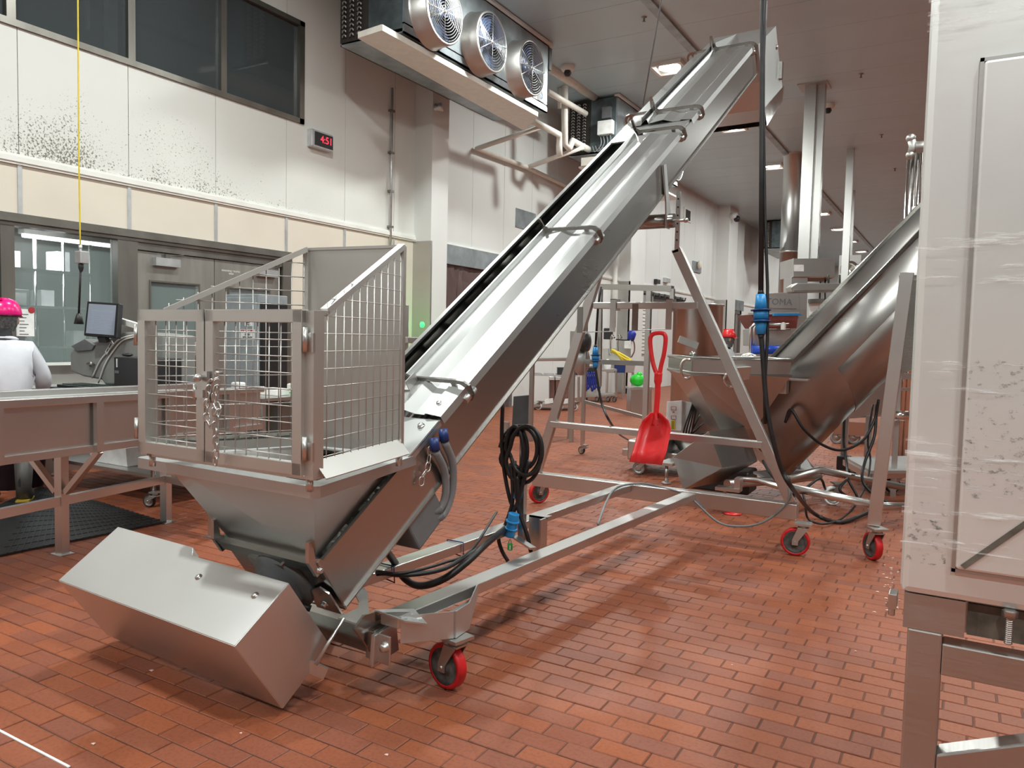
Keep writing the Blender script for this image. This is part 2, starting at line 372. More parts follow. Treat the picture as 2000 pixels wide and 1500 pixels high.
# columns
YC2 = WX(1207, 580, XW).y; YC3 = WX(1401, 420, XW).y
for n, (ya, yb, xf, zt) in enumerate(((11.12, 11.62, -8.22, ZC), (YC2, YC2+1.1, -8.25, ZC), (YC3, YC3+1.3, -8.1, ZC))):
    m = MB(); m.box((XW, ya, 0), (xf, yb, zt)); c = struct(m.build('trim_%d' % (4+n), 'wall_plain'))
    m = MB(); m.box((XW, ya-.02, 0), (xf+.02, ya+.02, 3.2)); m.box((xf-.02, ya-.02, 0), (xf+.02, ya+.02, 3.2)) if n else None; m.build('corner_guard', 'steel_dull', parent=c)
# upper window
m = MB()
for a, b in (((1.5, 4.60), (8.42, 4.67)), ((1.5, 6.0), (8.42, 6.07)), ((8.33, 4.6), (8.42, 6.07))): m.box((XW-.06, a[0], a[1]), (XW+.03, b[0], b[1]))
w1 = struct(m.build('window_1', 'frame_steel', loc=(XW, 5, 4.6)))
mul = [1.95, 3.16, 4.355, 5.685, 6.99]
for y in mul:
    m = MB(); m.box((XW-.06, y-.045, 4.67), (XW+.02, y+.045, 6.0)); m.build('mullion', 'frame_steel', parent=w1)
def glass_mat(name, col, alpha, rough=.03):
    m, t, b = nt(name); b.inputs['Base Color'].default_value = (*col, 1); b.inputs['Roughness'].default_value = rough; b.inputs['Alpha'].default_value = alpha; b.inputs['IOR'].default_value = 1.5
glass_mat('glass_dark', (.075, .09, .095), .62, .05); glass_mat('glass', (.45, .56, .55), .22)  # grey-blue tint of the dark glass stands in for haze in the upper room
for a, b in zip(mul, mul[1:]+[8.375]):
    m = MB(); m.box((XW-.045, a+.045, 4.67), (XW-.035, b-.045, 6.0)); m.build('pane', 'glass_dark', parent=w1)
m = MB(); m.box((-11.5, 1.4, 4.5), (XW-.12, 8.5, 4.58)); m.box((-11.6, 1.4, 4.5), (-11.5, 8.5, 6.6)); m.box((-11.5, 1.4, 6.5), (XW-.12, 8.5, 6.6)); m.box((-11.5, 8.42, 4.5), (XW-.12, 8.5, 6.6)); m.box((-11.5, 1.4, 4.5), (XW-.12, 1.45, 6.6))
struct(m.build('wall_upper_room', 'frame_steel'))
m = MB(); m.box((-9.6, 5.98, 4.6), (-9.5, 6.1, 6.48)); m.box((-9.55, 5.7, 5.2), (-9.5, 5.74, 5.9)); tag(m.build('cable_ladder', 'alu'), 'pale perforated upright strip behind the second upper window pane', 'bracket')
# control room window and double door
m = MB()
m.box((XW-.1, 1.5, 2.56), (XW+.06, 8.16, 2.69)); m.box((XW-.1, 1.5, 2.60), (XW+.09, 8.16, 2.64)); m.box((XW-.1, 4.20, 0), (XW+.05, 4.335, 2.6)); m.box((XW-.1, 5.47, 0), (XW+.05, 5.72, 2.6)); m.box((XW-.1, 4.3, .98), (XW+.05, 5.5, 1.10)); m.box((XW-.1, 8.0, 0), (XW+.05, 8.16, 2.6)); m.box((XW-.1, 5.7, 2.47), (XW+.03, 8.0, 2.6)); m.box((XW-.1, 1.5, .98), (XW+.05, 4.2, 1.1)); m.box((XW-.1, 1.5, 0), (XW, 5.5, .98))
w2 = struct(m.build('window_2', 'frame_steel', loc=(XW, 5, 0)))
m = MB(); m.box((XW-.07, 4.335, 1.10), (XW-.06, 5.47, 2.56)); m.build('pane', 'glass', parent=w2)
m = MB(); m.box((XW-.07, 1.5, 1.10), (XW-.06, 4.2, 2.56)); m.build('pane', 'glass_dark', parent=w2)
m = MB(); m.box((XW-.02, 4.40, 1.08), (XW+.02, 5.44, 1.13)); m.build('sill', 'white_paint', parent=w2)
# room behind the glass, lit by two tube lights
m = MB(); a, b = -11.2, XW-.12
m.box((a-.1, 1.5, 0), (a, 8.2, 2.8)); m.box((a, 1.4, 0), (b, 1.5, 2.8)); m.box((a, 8.2, 0), (b, 8.3, 2.8)); m.box((a, 1.5, 2.75), (b, 8.2, 2.85))
struct(m.build('wall_control_room', 'steel_dull'))
for (y, x) in ((4.6, -9.3), (5.9, -10.3)):
    t_ = thing('tube_light', (x, y, 2.66), 'glowing white tube light behind the %s of the control room window' % ('left end' if y < 5 else 'right end'), 'light')
    m = MB(); m.box((x-.07, y-.6, 2.69), (x+.07, y+.6, 2.745)); m.build('housing', 'white_paint', parent=t_); m = MB(); m.tube([(x, y-.58, 2.67), (x, y+.58, 2.67)], .03); m.build('tube', 'tube_light', parent=t_)
lamp(-9.9, 5.2, 2.6, 45, .8, (.9, .97, 1.))
lamp(-10.2, 5.5, 6.45, 12, .6, (.8, .95, 1.))  # unseen lamp added to lighten the room behind the upper window
rk_ = thing('storage_rack', (-10.0, 5.2, 0), 'steel pipe rack with white boxes inside the room behind the glass', 'rack')
for y in (4.55, 4.9, 5.25, 5.6, 5.95): m = MB(); m.cyl((-9.9, y, 0), (-9.9, y, 2.6), .02); m.build('upright', 'steel_polish', parent=rk_)
for z in (1.25, 1.75, 2.2): m = MB(); m.box((-10.3, 4.5, z), (-9.88, 6.0, z+.03)); m.build('shelf', 'steel_polish', parent=rk_)
for k in range(7): y = 4.55+.2*k; z = (1.28, 1.78, 2.23)[k % 3]; m = MB(); m.box((-10.2, y, z), (-9.95, y+.16, z+.2+.05*(k % 2))); m.build('box', 'white_plastic', parent=rk_)
c_ = thing('equipment_cabinet', (-10.4, 4.9, 0), 'pale cabinet standing inside the room behind the glass', 'cabinet')
m = MB(); m.box((-11.15, 4.5, 0), (-10.5, 5.5, 2.0)); m.build('body', 'alu', parent=c_, bevel=.01); m = MB(); m.box((-10.5, 4.55, .1), (-10.48, 4.98, 1.95)); m.box((-10.5, 5.02, .1), (-10.48, 5.45, 1.95)); m.build('door', 'white_paint', parent=c_)
# double door with closers and lights
d1 = struct(thing('door_1', (XW, 6.85, 0), '', '')); del d1['label']; del d1['category']
def leaf(y0, y1, wy0, wy1):
    m = MB(); z0, z1 = 1.15, 2.10
    for a, b in (((y0, 0), (y1, z0)), ((y0, z1), (y1, 2.46)), ((y0, z0), (wy0, z1)), ((wy1, z0), (y1, z1))): m.box((XW-.05, a[0], a[1]), (XW+.0, b[0], b[1]))
    lf = m.build('leaf', 'door_steel', parent=d1)
    m = MB()
    for a, b in (((wy0-.02, z0-.02), (wy1+.02, z0)), ((wy0-.02, z1), (wy1+.02, z1+.02)), ((wy0-.02, z0), (wy0, z1)), ((wy1, z0), (wy1+.02, z1))): m.box((XW, a[0], a[1]), (XW+.012, b[0], b[1]))
    m.build('window_trim', 'frame_steel', parent=lf); m = MB(); m.box((XW-.03, wy0, z0), (XW-.022, wy1, z1)); m.build('pane', 'glass', parent=lf)
    return lf
l1 = leaf(5.73, 6.845, 5.92, 6.60); l2 = leaf(6.855, 7.98, 7.08, 7.78)
for lf, y in ((l1, 5.95), (l2, 7.55)):
    m = MB(); m.box((XW, y, 2.30), (XW+.07, y+.34, 2.40)); m.build('door_closer', 'alu', parent=lf); m = MB(); m.bar((XW+.05, y+.17, 2.42), (XW+.03, y+.42, 2.47), .02, .012); m.box((XW+.02, y+.14, 2.4), (XW+.06, y+.2, 2.45)); m.build('closer_arm', 'frame_steel', parent=lf)
letters('WARNING TRAFFIC\nAREA', 'lettering', 'white_paint', l2, (XW+.002, 7.12, 2.31), (0, 1, 0), Z3, .035)
# strip curtain doorway
m = MB(); m.box((XW, 11.75, 2.90), (XW+.05, 14.75, 3.27)); m.box((XW-.05, 11.85, 0), (XW+.03, 11.97, 2.93)); m.box((XW-.05, 14.58, 0), (XW+.03, 14.7, 2.93))
d2 = struct(m.build('door_2', 'galv', loc=(XW, 13.2, 0)))
m_, t_, b_ = nt('strip_pvc'); b_.inputs['Base Color'].default_value = (.13, .09, .085, 1); b_.inputs['Roughness'].default_value = .16; b_.inputs['Coat Weight'].default_value = .5
for k in range(14):
    y = 12.0+k*.185; m = MB(); m.sheet([(XW-.03+.02*math.sin(j*1.1+k*2)*(1-j/9), y+.01*math.sin(j+k), 2.9-j*.29) for j in range(11)], [(XW-.01+.02*math.sin(j*1.3+k)*(1-j/9), y+.2+.01*math.sin(j*.7+k), 2.9-j*.29) for j in range(11)]); m.build('strip', 'strip_pvc', parent=d2, solid=.003)
m = MB(); m.box((-12, 11.5, -.1), (XW-.12, 15, 0)); m.box((-12.1, 11.5, 0), (-12, 15, 3)); m.box((-12, 11.4, 0), (XW-.12, 11.5, 3)); m.box((-12, 15, 0), (XW-.12, 15.1, 3)); m.box((-12, 11.5, 2.95), (XW-.12, 15, 3.05)); struct(m.build('wall_passage', 'frame_steel'))
# remaining walls, mostly out of sight
m = MB(); m.box((16, -8, 0), (16.1, 57, ZC+.1)); struct(m.build('wall_right', 'wall_grey')); m = MB(); m.box((-12, -8.1, 0), (16.1, -8, ZC+.1)); struct(m.build('wall_front', 'wall_grey')); m = MB(); m.box((-12, 57, 0), (16.1, 57.1, ZC+.1)); struct(m.build('wall_back', 'wall_plain'))
# ================================================================= CEILING LIGHTS
LN = {1: 'nearest', 2: 'second', 3: 'third', 4: 'fourth', 5: 'fifth', 6: 'sixth', 7: 'seventh', 8: 'eighth', 9: 'furthest'}
def fixture(x, y, label, group=None):
    t = thing('ceiling_light', (x, y, ZC-.07), label, 'light', group)
    m = MB()
    for a, b in (((-.32, -.32), (.32, -.27)), ((-.32, .27), (.32, .32)), ((-.32, -.27), (-.27, .27)), ((.27, -.27), (.32, .27))): m.box((x+a[0], y+a[1], ZC-.07), (x+b[0], y+b[1], ZC))
    m.build('frame', 'white_paint', parent=t); m = MB(); m.box((x-.27, y-.27, ZC-.03), (x+.27, y+.27, ZC-.02)); m.build('reflector', 'steel_polish', parent=t)
    m = MB(); m.lathe((x, y, ZC-.03), -Z3, [(.21, 0), (.21, .012), (.17, .03), (.0, .034)], 20); m.build('lens', 'lens', parent=t)
for k, (x, y) in enumerate(LIGHT_A):
    if y > 14: fixture(x, y, 'glowing square ceiling light, %s of the receding row from the camera' % LN[k-3])
# ================================================================= EVAPORATORS
EX = -6.75
def evaporator(y0, y1, fans, label, z0=5.62, deep=1.15, near_side=True):
    t = thing('evaporator', (EX-.5, (y0+y1)/2, z0), label, 'cooler')
    z1 = ZC-.06; xb = EX-deep
    m = MB(); m.box((EX-.03, y0, z0+.12), (EX, y1, z1)); m.box((xb, y0, z1-.02), (EX, y1, z1)); m.box((xb, y1-.02, z0+.1), (EX, y1, z1)); m.box((xb, y0, z0), (EX, y1, z0+.02)); m.box((EX-.03, y0, z0), (EX, y1, z0+.14)); m.box((xb, y0, z0), (xb+.02, y1, z1)); m.build('casing', 'galv', parent=t)
    m = MB(); m.box((EX-.62, y0-.012, z0+.06), (EX-.03, y0, z1)); m.build('end_panel', 'evap_side', parent=t)
    m = MB(); m.box((xb, y0-.006, z0+.04), (EX-.62, y0, z1)); m.build('coil_plate', 'dark_gap', parent=t)
    m = MB()
    for i in range(16):
        for j in range(3): z = z0+.1+i*.066; x = xb+.1+j*.14; m.tube(arc((x, y0-.03, z), (1, 0, 0), (0, -.4, 1), .034, 0, PI, 5), .012, 6)
    m.build('return_bends', 'steel_dull', parent=t)['kind'] = 'stuff'
    m = MB(); m.box((EX-.05, y1, z1-.42), (EX+.02, y1+.1, z1-.02)); m.build('junction_box', 'grey_plastic', parent=t, bevel=.01)
    m = MB(); m.box((EX-.06, y0-.05, z1-.0), (EX+.06, y1+.05, z1+.04)); m.build('hanger_rail', 'white_paint', parent=t)
    for yc, zc, r in fans:
        m = MB(); m.lathe((EX, yc, zc), X3, [(r+.05, 0), (r+.03, .03), (r+.02, .26), (r-.01, .28), (r-.015, .26), (r-.005, .02)], 36); fr = m.build('fan_ring', 'steel_dull', parent=t)
        m = MB(); m.lathe((EX+.06, yc, zc), X3, [(r*.96, -.04), (0, -.04)], 32); m.build('fan_backing', 'fan_back', parent=fr)
        m = MB()
        for k in range(5):
            a = k*2*PI/5+.4; c, s = math.cos(a), math.sin(a); d = V((0, c, s)); q = V((0, -s, c)); o = V((EX+.13, yc, zc))
            m.poly([o+d*r*.15-q*r*.1+X3*.03, o+d*r*.9-q*r*.30+X3*.05, o+d*r*.94+q*r*.22-X3*.03, o+d*r*.15+q*r*.1-X3*.02])
        m.lathe((EX+.1, yc, zc), X3, [(r*.2, 0), (r*.2, .08), (0, .1)], 16); m.build('fan_blades', 'fan_blue', parent=fr, solid=.006)
        m = MB()
        for j in range(1, 12): m.tube([V((EX+.27, yc, zc))+V((0, math.cos(a)*r*j/11, math.sin(a)*r*j/11)) for a in [2*PI*i/28 for i in range(28)]], .0035, 4, closed=True)
        for a in (.1, PI/2, PI/2+1.1, PI/2+2.1): m.tube([(EX+.272, yc-math.cos(a)*r, zc-math.sin(a)*r), (EX+.272, yc+math.cos(a)*r, zc+math.sin(a)*r)], .006, 5)
        m.lathe((EX+.26, yc, zc), X3, [(.04, 0), (.035, .02), (0, .025)], 12); m.build('fan_guard', 'steel_tube', parent=fr)
    return t
plain('fan_back', (.06, .09, .15), .35, .5); plain('fan_blue', (.07, .10, .20), .3, .6)
fc = [WX(868, 27, EX+.26), WX(961, 80, EX+.26), WX(1039, 131, EX+.26)]
zf = sum(p.z for p in fc)/3
ev1 = evaporator(8.45, 12.62, [(p.y, zf, .43) for p in fc], 'big galvanised cooler with three round blue fans under the ceiling')
m = MB(); m.box((EX-.004, 12.25, 5.76), (EX+.004, 12.48, 5.98)); m.build('maker_plate', 'white_paint', parent=ev1); m = MB(); m.lathe((EX+.006, 12.36, 5.87), X3, [(.07, 0), (.05, .002)], 20); m.box((EX+.004, 12.3, 5.865), (EX+.007, 12.42, 5.878)); m.build('emblem', 'blue_plastic', parent=ev1)
xr = -7.5
pa, pb_, pc, pd = G(746, 60, 5.52), G(700, 75, 5.52), G(1024, 255, 5.44), G(1050, 228, 5.44)
m = MB(); m.plate([pa, pb_, pc, pd], (0, 0, .02))
for p, q in ((pa, pb_), (pb_, pc), (pc, pd), (pd, pa)): m.bar(p+Z3*.04, q+Z3*.04, .02, .08)
for f in (.15, .85): q = pa.lerp(pd, f)-X3*.2; m.box((q.x-.02, q.y-.02, q.z), (q.x+.02, q.y+.02, 5.612))
tag(m.build('drain_pan', 'pvc_pipe'), 'long cream drain pan hung beneath the three-fan cooler', 'tray')
y2 = WX(1205, 240, EX).y
ev2 = evaporator(y2, y2+4.2, [(y2+.75, zf, .43), (y2+2.1, zf, .43), (y2+3.4, zf, .43)], 'second cooler further along, with cables on its dark end panel')
m = MB(); m.box((EX-.4, y2-.15, 6.0), (EX-.05, y2-.01, 6.3)); m.build('control_box', 'white_plastic', parent=ev2, bevel=.01); m = MB(); m.box((EX-.32, y2-.1, 6.36), (EX-.12, y2-.01, 6.6)); m.build('switch_box', 'grey_plastic', parent=ev2)
m = MB()
for dx in (-.35, -.28, -.2, -.12): m.tube(spline([(EX+dx, y2-.08, 6.0), (EX+dx+.03, y2-.1, 5.8), (EX+dx-.12, y2-.08, 5.66), (EX+dx-.2, y2-.05, 5.8)], 5), .012, 6)
m.build('cable', 'cable_grey', parent=ev2)
m = MB(); m.box((EX-.6, y2-.5, 5.28), (EX+.12, y2+.4, 5.45)); m.box((xr, y2-.3, 5.28), (EX+.1, y2+4.2, 5.32)); tag(m.build('drain_pan', 'pvc_pipe'), 'cream drain pan end under the second cooler', 'tray')
y3 = WX(1537, 450, -6.75).y
ev3 = evaporator(y3, y3+4, [(y3+.9, zf, .5), (y3+2.5, zf, .5)], 'small distant dark cooler hanging left of the steel posts')
# drain pipes
def pipe(pts, r, label, mat='pvc_pipe', fit=(), cat='pipe', seg=10):
    t = tag(MB().tube(pts, r, seg).build('drain_pipe', mat), label, cat)
    return t
PX = -7.3; e = G(1040, 240, 5.25)
pp = [WX(*q, PX) for q in ((1040, 236), (1092, 263), (1092, 285), (1093, 305))]
dpz = thing('drain_piping', (PX, pp[0].y, 4.5), 'white drain pipes with riser, trap and thin wall loop between the two coolers', 'pipe')
def pz_(pts, r): MB().tube(pts, r, 10).build('pipe', 'pvc_pipe', parent=dpz)
pz_([pp[0], pp[1], pp[2], pp[3]], .065)
pz_([WX(1103, 168, PX-.1), WX(1103, 282, PX-.1), WX(1112, 290, PX-.1), WX(1118, 275, PX-.1), WX(1142, 288, PX-.1), WX(1150, 292, PX-.1)], .07)
pz_([WX(1094, 172, PX-.4), WX(1095, 212, PX-.4)], .06)
a = WX(1062, 246, PX); wx_ = XW+.1
q1 = WX(932, 290, wx_); q2 = WX(1030, 327, wx_); q3 = WX(1180, 400, wx_); b = WX(1140, 287, PX)
pz_([a, V((wx_, q1.y, q1.z)), q2, q3], .05)
pz_([q2, V((PX, b.y, b.z))], .05)
pipe([WX(1068, 128, PX), WX(1160, 188, PX)], .1, 'fat cream insulated pipe at the ceiling between the coolers')
pipe([WX(1068, 178, PX+.03), WX(1144, 222, PX+.03)], .06, 'thin white pipe crossing in front of the riser')
# small things on wall and ceiling
c = thing('wall_clock', (XW, 8.72, 4.3), 'digital wall clock with red figures right of the upper window', 'clock')
m = MB(); m.box((XW, 8.50, 4.30), (XW+.10, 8.95, 4.555)); m.build('housing', 'alu', parent=c, bevel=.01); m = MB(); m.box((XW+.10, 8.56, 4.33), (XW+.106, 8.94, 4.53)); m.build('display', 'black_plastic', parent=c)
letters('4:51', 'digits', 'led_red', c, (XW+.108, 8.80, 4.435), (0, 1, 0), Z3, .15, .001, -.001)
m = MB(); yc = 10.42; m.tube([(XW+.04, yc, 2.9), (XW+.04, yc, 5.7)], .022, 8)
c = tag(m.build('conduit', 'alu'), 'thin vertical metal conduit up the wall left of the column', 'conduit')
for z in (3.35, 3.95, 4.6, 5.3): m = MB(); m.box((XW, yc-.05, z), (XW+.07, yc+.05, z+.035)); m.build('clip', 'frame_steel', parent=c)
m = MB(); m.box((XW, 14.72, 3.95), (XW+.02, 15.62, 4.36)); tag(m.build('blanking_plate', 'galv'), 'flat grey metal plate fixed high on the wall past the column', 'plate')
c = thing('floodlight', (-8.2, 11.4, 4.9), 'small metal lamp head mounted near the top of the wall column', 'lamp')
p = WX(858, 210, -8.15); m = MB(); m.lathe(p, (.6, .4, .2), [(.03, -.1), (.07, 0), (.075, .06), (0, .06)], 14); m.build('head', 'alu', parent=c); m = MB(); m.cyl(p-V((.1, 0, 0)), p+V((0, -.1, .02)), .025); m.build('arm', 'galv', parent=c)
def smoke(u, v, label):
    p = G(u, v, ZC); t = thing('smoke_detector', p-V((0, 0, .2)), label, 'detector'); m = MB(); m.lathe(p, -Z3, [(.13, 0), (.14, .04), (.12, .1), (0, .1)], 18); m.build('base', 'white_paint', parent=t); m = MB(); m.lathe(p-V((0, 0, .1)), -Z3, [(.06, 0), (.075, .05), (.05, .1), (0, .11)], 14); m.build('sensor', 'black_plastic', parent=t)
smoke(1109, 128, 'round detector on the ceiling above the white pipes'); smoke(1618, 203, 'round detector on the ceiling right of the tall posts')
for u, v, w in ((1258, 33, 'left of the ceiling strip near the top edge'), (1682, 144, 'above and right of the post plate'), (1722, 263, 'right of the thin square post'), (1748, 329, 'nearest the right cabinet')):
    p = G(u, v, ZC); m = MB(); m.lathe(p, -Z3, [(.05, 0), (.04, .01), (.015, .012), (.015, .07), (.03, .075), (0, .08)], 10); tag(m.build('sprinkler_head', 'frame_steel'), 'tiny sprinkler head on the ceiling %s' % w, 'sprinkler')
# ================================================================= MAIN SCREW CONVEYOR ON ITS TROLLEY
AZ, EL = math.radians(3), math.radians(34.5)
cu = V((math.cos(AZ), -math.sin(AZ), 0)); cw = V((math.sin(AZ)*math.cos(EL), math.cos(AZ)*math.cos(EL), math.sin(EL))); cn = cu.cross(cw)
CA = PL(673, 1182, (-2.2, 2.3, 0), cu)            # lower near corner of the right side plate
CD, CW_ = .265, .585                               # depth and width of the trough
def C(a, b, c): return CA+cu*a+cw*b+cn*c
def bc(u, v, a=0.): q = PL(u, v, CA+cu*a, cu)-CA; return q.dot(cw), q.dot(cn)   # (b, c) in the plane a
conv = thing('screw_conveyor', (-2.1, 4.0, 0), 'long inclined stainless screw conveyor on a red-wheeled trolley, with caged hopper', 'conveyor')
FRC = (CA, cu, cw, cn)
def part(mb, name, mat, parent=None, **k): return mb.build(name, mat, parent=parent or conv, **k)
HB = bc(1476, 110)[0]                              # where the discharge hood begins
m = MB(); m.box((-.005, 0, 0), (0, HB, CD), FRC); m.box((-.005, 0, -.006), (.014, HB, .0), FRC); m.box((-.005, .02, CD-.006), (.014, HB, CD), FRC); sr = part(m, 'side_plate', 'steel_shaded')
m = MB(); m.box((-CW_, 0, 0), (-CW_+.005, HB, CD), FRC); m.box((-CW_-.02, .3, CD-.006), (-CW_+.012, HB, CD+.008), FRC); part(m, 'side_plate', 'steel')
m = MB(); m.box((-CW_, 0, -.004), (0, HB, .0), FRC); part(m, 'bottom_plate', 'steel')
m = MB(); r = CW_/2-.012; cz = CD-.03
prof = [(-CW_+.012, CD-.01)]+[(-CW_/2-r*math.cos(t), cz-(cz-.012)*math.sin(t)) for t in [PI*k/14 for k in range(15)]]+[(-.012, CD-.01)]
m.sheet([C(a, .05, c) for a, c in prof], [C(a, HB, c) for a, c in prof]); part(m, 'trough_liner', 'liner_shaded', solid=.003)
m = MB(); m.tube([C(-CW_/2, .05, .13), C(-CW_/2, HB, .13)], .04, 12)
nf = 26*14; pts0 = []; pts1 = []
for k in range(nf+1):
    b = .1+(HB-.2)*k/nf; t = 2*PI*k/14; pts0.append(C(-CW_/2+.04*math.cos(t), b, .13+.04*math.sin(t))); pts1.append(C(-CW_/2+.115*math.cos(t), b, .13+.112*math.sin(t)))
m.sheet(pts0, pts1); part(m, 'screw', 'steel_dark')
m = MB(); m.box((-CW_-.01, -.008, -.02), (.004, 0, CD+.0), FRC); part(m, 'end_plate', 'steel_dark')
m = MB(); m.box((-.03, -.004, CD-.03), (.005, .002, CD+.004), FRC); part(m, 'end_flange', 'steel')
# covers
B0 = bc(866, 838)[0]; B1 = bc(1330, 288)[0]; B2 = bc(1352, 262)[0]; B3 = HB-.02
pr = [(-.372, .062), (-.362, .062), (-.354, .026), (-.342, .030), (-.225, .044), (-.145, .018), (-.085, .016), (-.072, .026), (-.055, .024), (.016, .014), (.020, -.028)]
def cover(b0, b1, prof): m = MB(); m.sheet([C(a, b0, CD+c) for a, c in prof], [C(a, b1, CD+c) for a, c in prof]); return part(m, 'cover', 'steel_satin', solid=.003)
cover(B0, B1, pr); cover(B2, B3, pr)
pl = [(-.395, .088), (-.405, .088), (-.415, .034), (-.43, .022), (-.50, .024), (-.508, .012), (-.56, .012), (-CW_-.016, .012), (-CW_-.02, -.028)]
cover(B2, B3, pl)
m = MB(); m.box((-CW_, B1-.02, CD), (0, B2+.03, CD+.012), FRC); part(m, 'joint_strap', 'steel_satin')
br = [(-.385, .13), (-.368, .13), (-.352, .082), (-.33, .066), (-.02, .062), (.022, .055), (.05, .03), (.055, -.03), (.035, -.06), (.0, -.072), (-.02, -.066), (.018, -.045), (.028, -.02), (.022, .012), (-.005, .036), (-.03, .038), (-.036, .012), (-.058, .012), (-.064, .040), (-.305, .044), (-.312, .016), (-.35, .016), (-.375, .08)]
def bracket(b, mirror=False, tall=1.):
    q = [(a, c*tall if c > .1 else c) for a, c in br]
    if mirror: q = [(-.767-(a*.62-.145), c*1.35 if c > .1 else c) for a, c in br][::-1]
    m = MB(); m.plate([C(a, b-.006, CD+c) for a, c in q], cw*.012); o = part(m, 'cover_bracket', 'steel_dark')
    if not mirror:
        m = MB(); m.cyl(C(.02, b-.05, CD-.035), C(.02, b+.05, CD-.035), .02); part(m, 'hinge_pin', 'steel_tube', o)
for k, px in enumerate(((917, 803), (1166, 487), (1331, 287), (1366, 246), (1470, 117))): bracket(bc(*px)[0]+.02, False, (1., 1.05, 1.2, 1.4, 1.4)[k])
bl = bc(1366, 246)[0]
for b in (bl+.03, HB-.09): bracket(b, True)
b = bc(917, 803)[0]+.02
m = MB(); m.box((-.37, b-.09, CD+.04), (-.27, b-.008, CD+.047), FRC); m.box((-.37, b-.09, CD+.03), (-.365, b-.008, CD+.1), FRC); m.box((-.275, b-.09, CD+.03), (-.27, b-.008, CD+.1), FRC); lk = part(m, 'latch_box', 'steel_dull')
m = MB(); m.cyl(C(-.3, b-.07, CD+.02), C(-.3, b-.07, CD+.04), .018); part(m, 'latch_nut', 'steel_tube', lk)
def bolt(p, ax, r=.014, par=None, h=.012):
    m = MB(); ax = V(ax).normalized(); m.lathe(p, ax, [(r*1.35, 0), (r*1.35, .003), (r, .004), (r, h), (r*.7, h+.003), (0, h+.003)], 8); return part(m, 'bolt', 'steel_tube', par)
bolt(C(-.05, B0+.09, CD+.018), cn); bolt(C(-.06, B0-.07, CD+.006), cn)
# deck between hopper and cover
zr = .955; bz = (zr-C(0, 0, CD).z)/cw.z
m = MB(); m.plate([C(.012, bz-.02, CD), C(.012, B0-.015, CD), C(-.2, B0-.015, CD), C(-CW_-.012, B0-.03, CD), C(-CW_-.012, bz-.02, CD)], cn*.005); m.box((.008, bz, CD-.03), (.012, B0-.01, CD+.004), FRC); part(m, 'deck_plate', 'steel_satin')
# discharge hood
hp = [(1481, 87), (1515, 51), (1521, 110), (1528, 171), (1493, 213), (1487, 160)]
aR = .03; Q = [PL(u, v, CA+cu*aR, cu) for u, v in hp]
WH = CW_+.06; Lv = -cu*WH
m = MB(); m.poly(Q); m.poly([q+Lv for q in Q])
m.poly([Q[0], Q[1], Q[1]+Lv, Q[0]+Lv]); m.poly([Q[1], Q[2], Q[2]+Lv, Q[1]+Lv]); m.poly([Q[2], Q[3], Q[3]+Lv, Q[2]+Lv])
hood = part(m, 'discharge_hood', 'steel_satin', solid=.004)
sp0 = PL(1495, 246, CA+cu*aR, cu); 
m = MB(); m.poly([Q[0], Q[5], Q[4], Q[4]+Lv, Q[5]+Lv, Q[0]+Lv]); m.poly([Q[4], sp0+(Q[4]-sp0)*.3, sp0+(Q[4]-sp0)*.3+Lv, Q[4]+Lv]); part(m, 'spout_front', 'steel', solid=.004)
ch = [PL(u, v, CA+cu*(aR+.004), cu) for u, v in ((1493, 211), (1531, 168), (1528, 198), (1498, 245))]
m = MB(); m.poly(ch); m.poly([c+Lv for c in ch]); m.poly([ch[1], ch[2], ch[2]+Lv, ch[1]+Lv]); m.poly([ch[2], ch[3], ch[3]+Lv*1, ch[2]+Lv]); part(m, 'spout_skirt', 'steel_polish', solid=.003)
m = MB(); mid = -.38; h0 = C(mid, HB, CD+.09); h1 = Q[1]+cu*(mid-aR); m.plate([h0-cu*.004, h1-cu*.004, h1-cu*.004-cn*.08, h0-cn*.09-cu*.004], cu*.008); part(m, 'hood_seam', 'steel_satin', hood)
for u, v in ((1517, 92), (1525, 140)): bolt(PL(u, v, CA+cu*(aR+.004), cu), cu, .02, hood)
m = MB(); q = PL(1524, 137, CA+cu*(aR+.01), cu); m.box((q.x-.01, q.y-.01, q.z-.09), (q.x+.02, q.y+.05, q.z+.09)); part(m, 'hood_hinge', 'steel_dark', hood)
# hopper
RI = {'FR': G(617, 953, zr), 'FL': G(262, 893, zr), 'BR': G(818, 888, zr)}; RI['BL'] = V((RI['FL'].x+.28, RI['BR'].y+.03, zr))
rim = [RI['FL'], RI['FR'], RI['BR'], RI['BL']]; cen = sum(rim, V())/4
def inset(ps, d): return [p+(cen-p).normalized()*d for p in ps]
def corner_cut(ps, k):
    o = []
    for i, p in enumerate(ps):
        a = ps[i-1]; b = ps[(i+1) % len(ps)]; o += [p+(a-p).normalized()*k, p+(b-p).normalized()*k]
    return o
ro = corner_cut(rim, .03); ri = corner_cut(inset(rim, .11), .03)
m = MB(); n = len(ro); i = m.add(ro+ri+[p-Z3*.042 for p in ro]+[p+(p-cen).normalized()*-.012-Z3*.042 for p in ro])
for k in range(n): j = (k+1) % n; m.face(i+k, i+j, i+n+j, i+n+k); m.face(i+k, i+j, i+2*n+j, i+2*n+k); m.face(i+2*n+k, i+2*n+j, i+3*n+j, i+3*n+k)
part(m, 'hopper_rim', 'steel_satin', solid=.004)
Cr = C(-.02, .01, CD+.005); Cl = C(-CW_+.005, .01, CD+.005); TR = C(-.02, bz-.03, CD+.003); TL = C(-CW_+.005, bz-.03, CD+.003)
ii = inset(rim, .11)
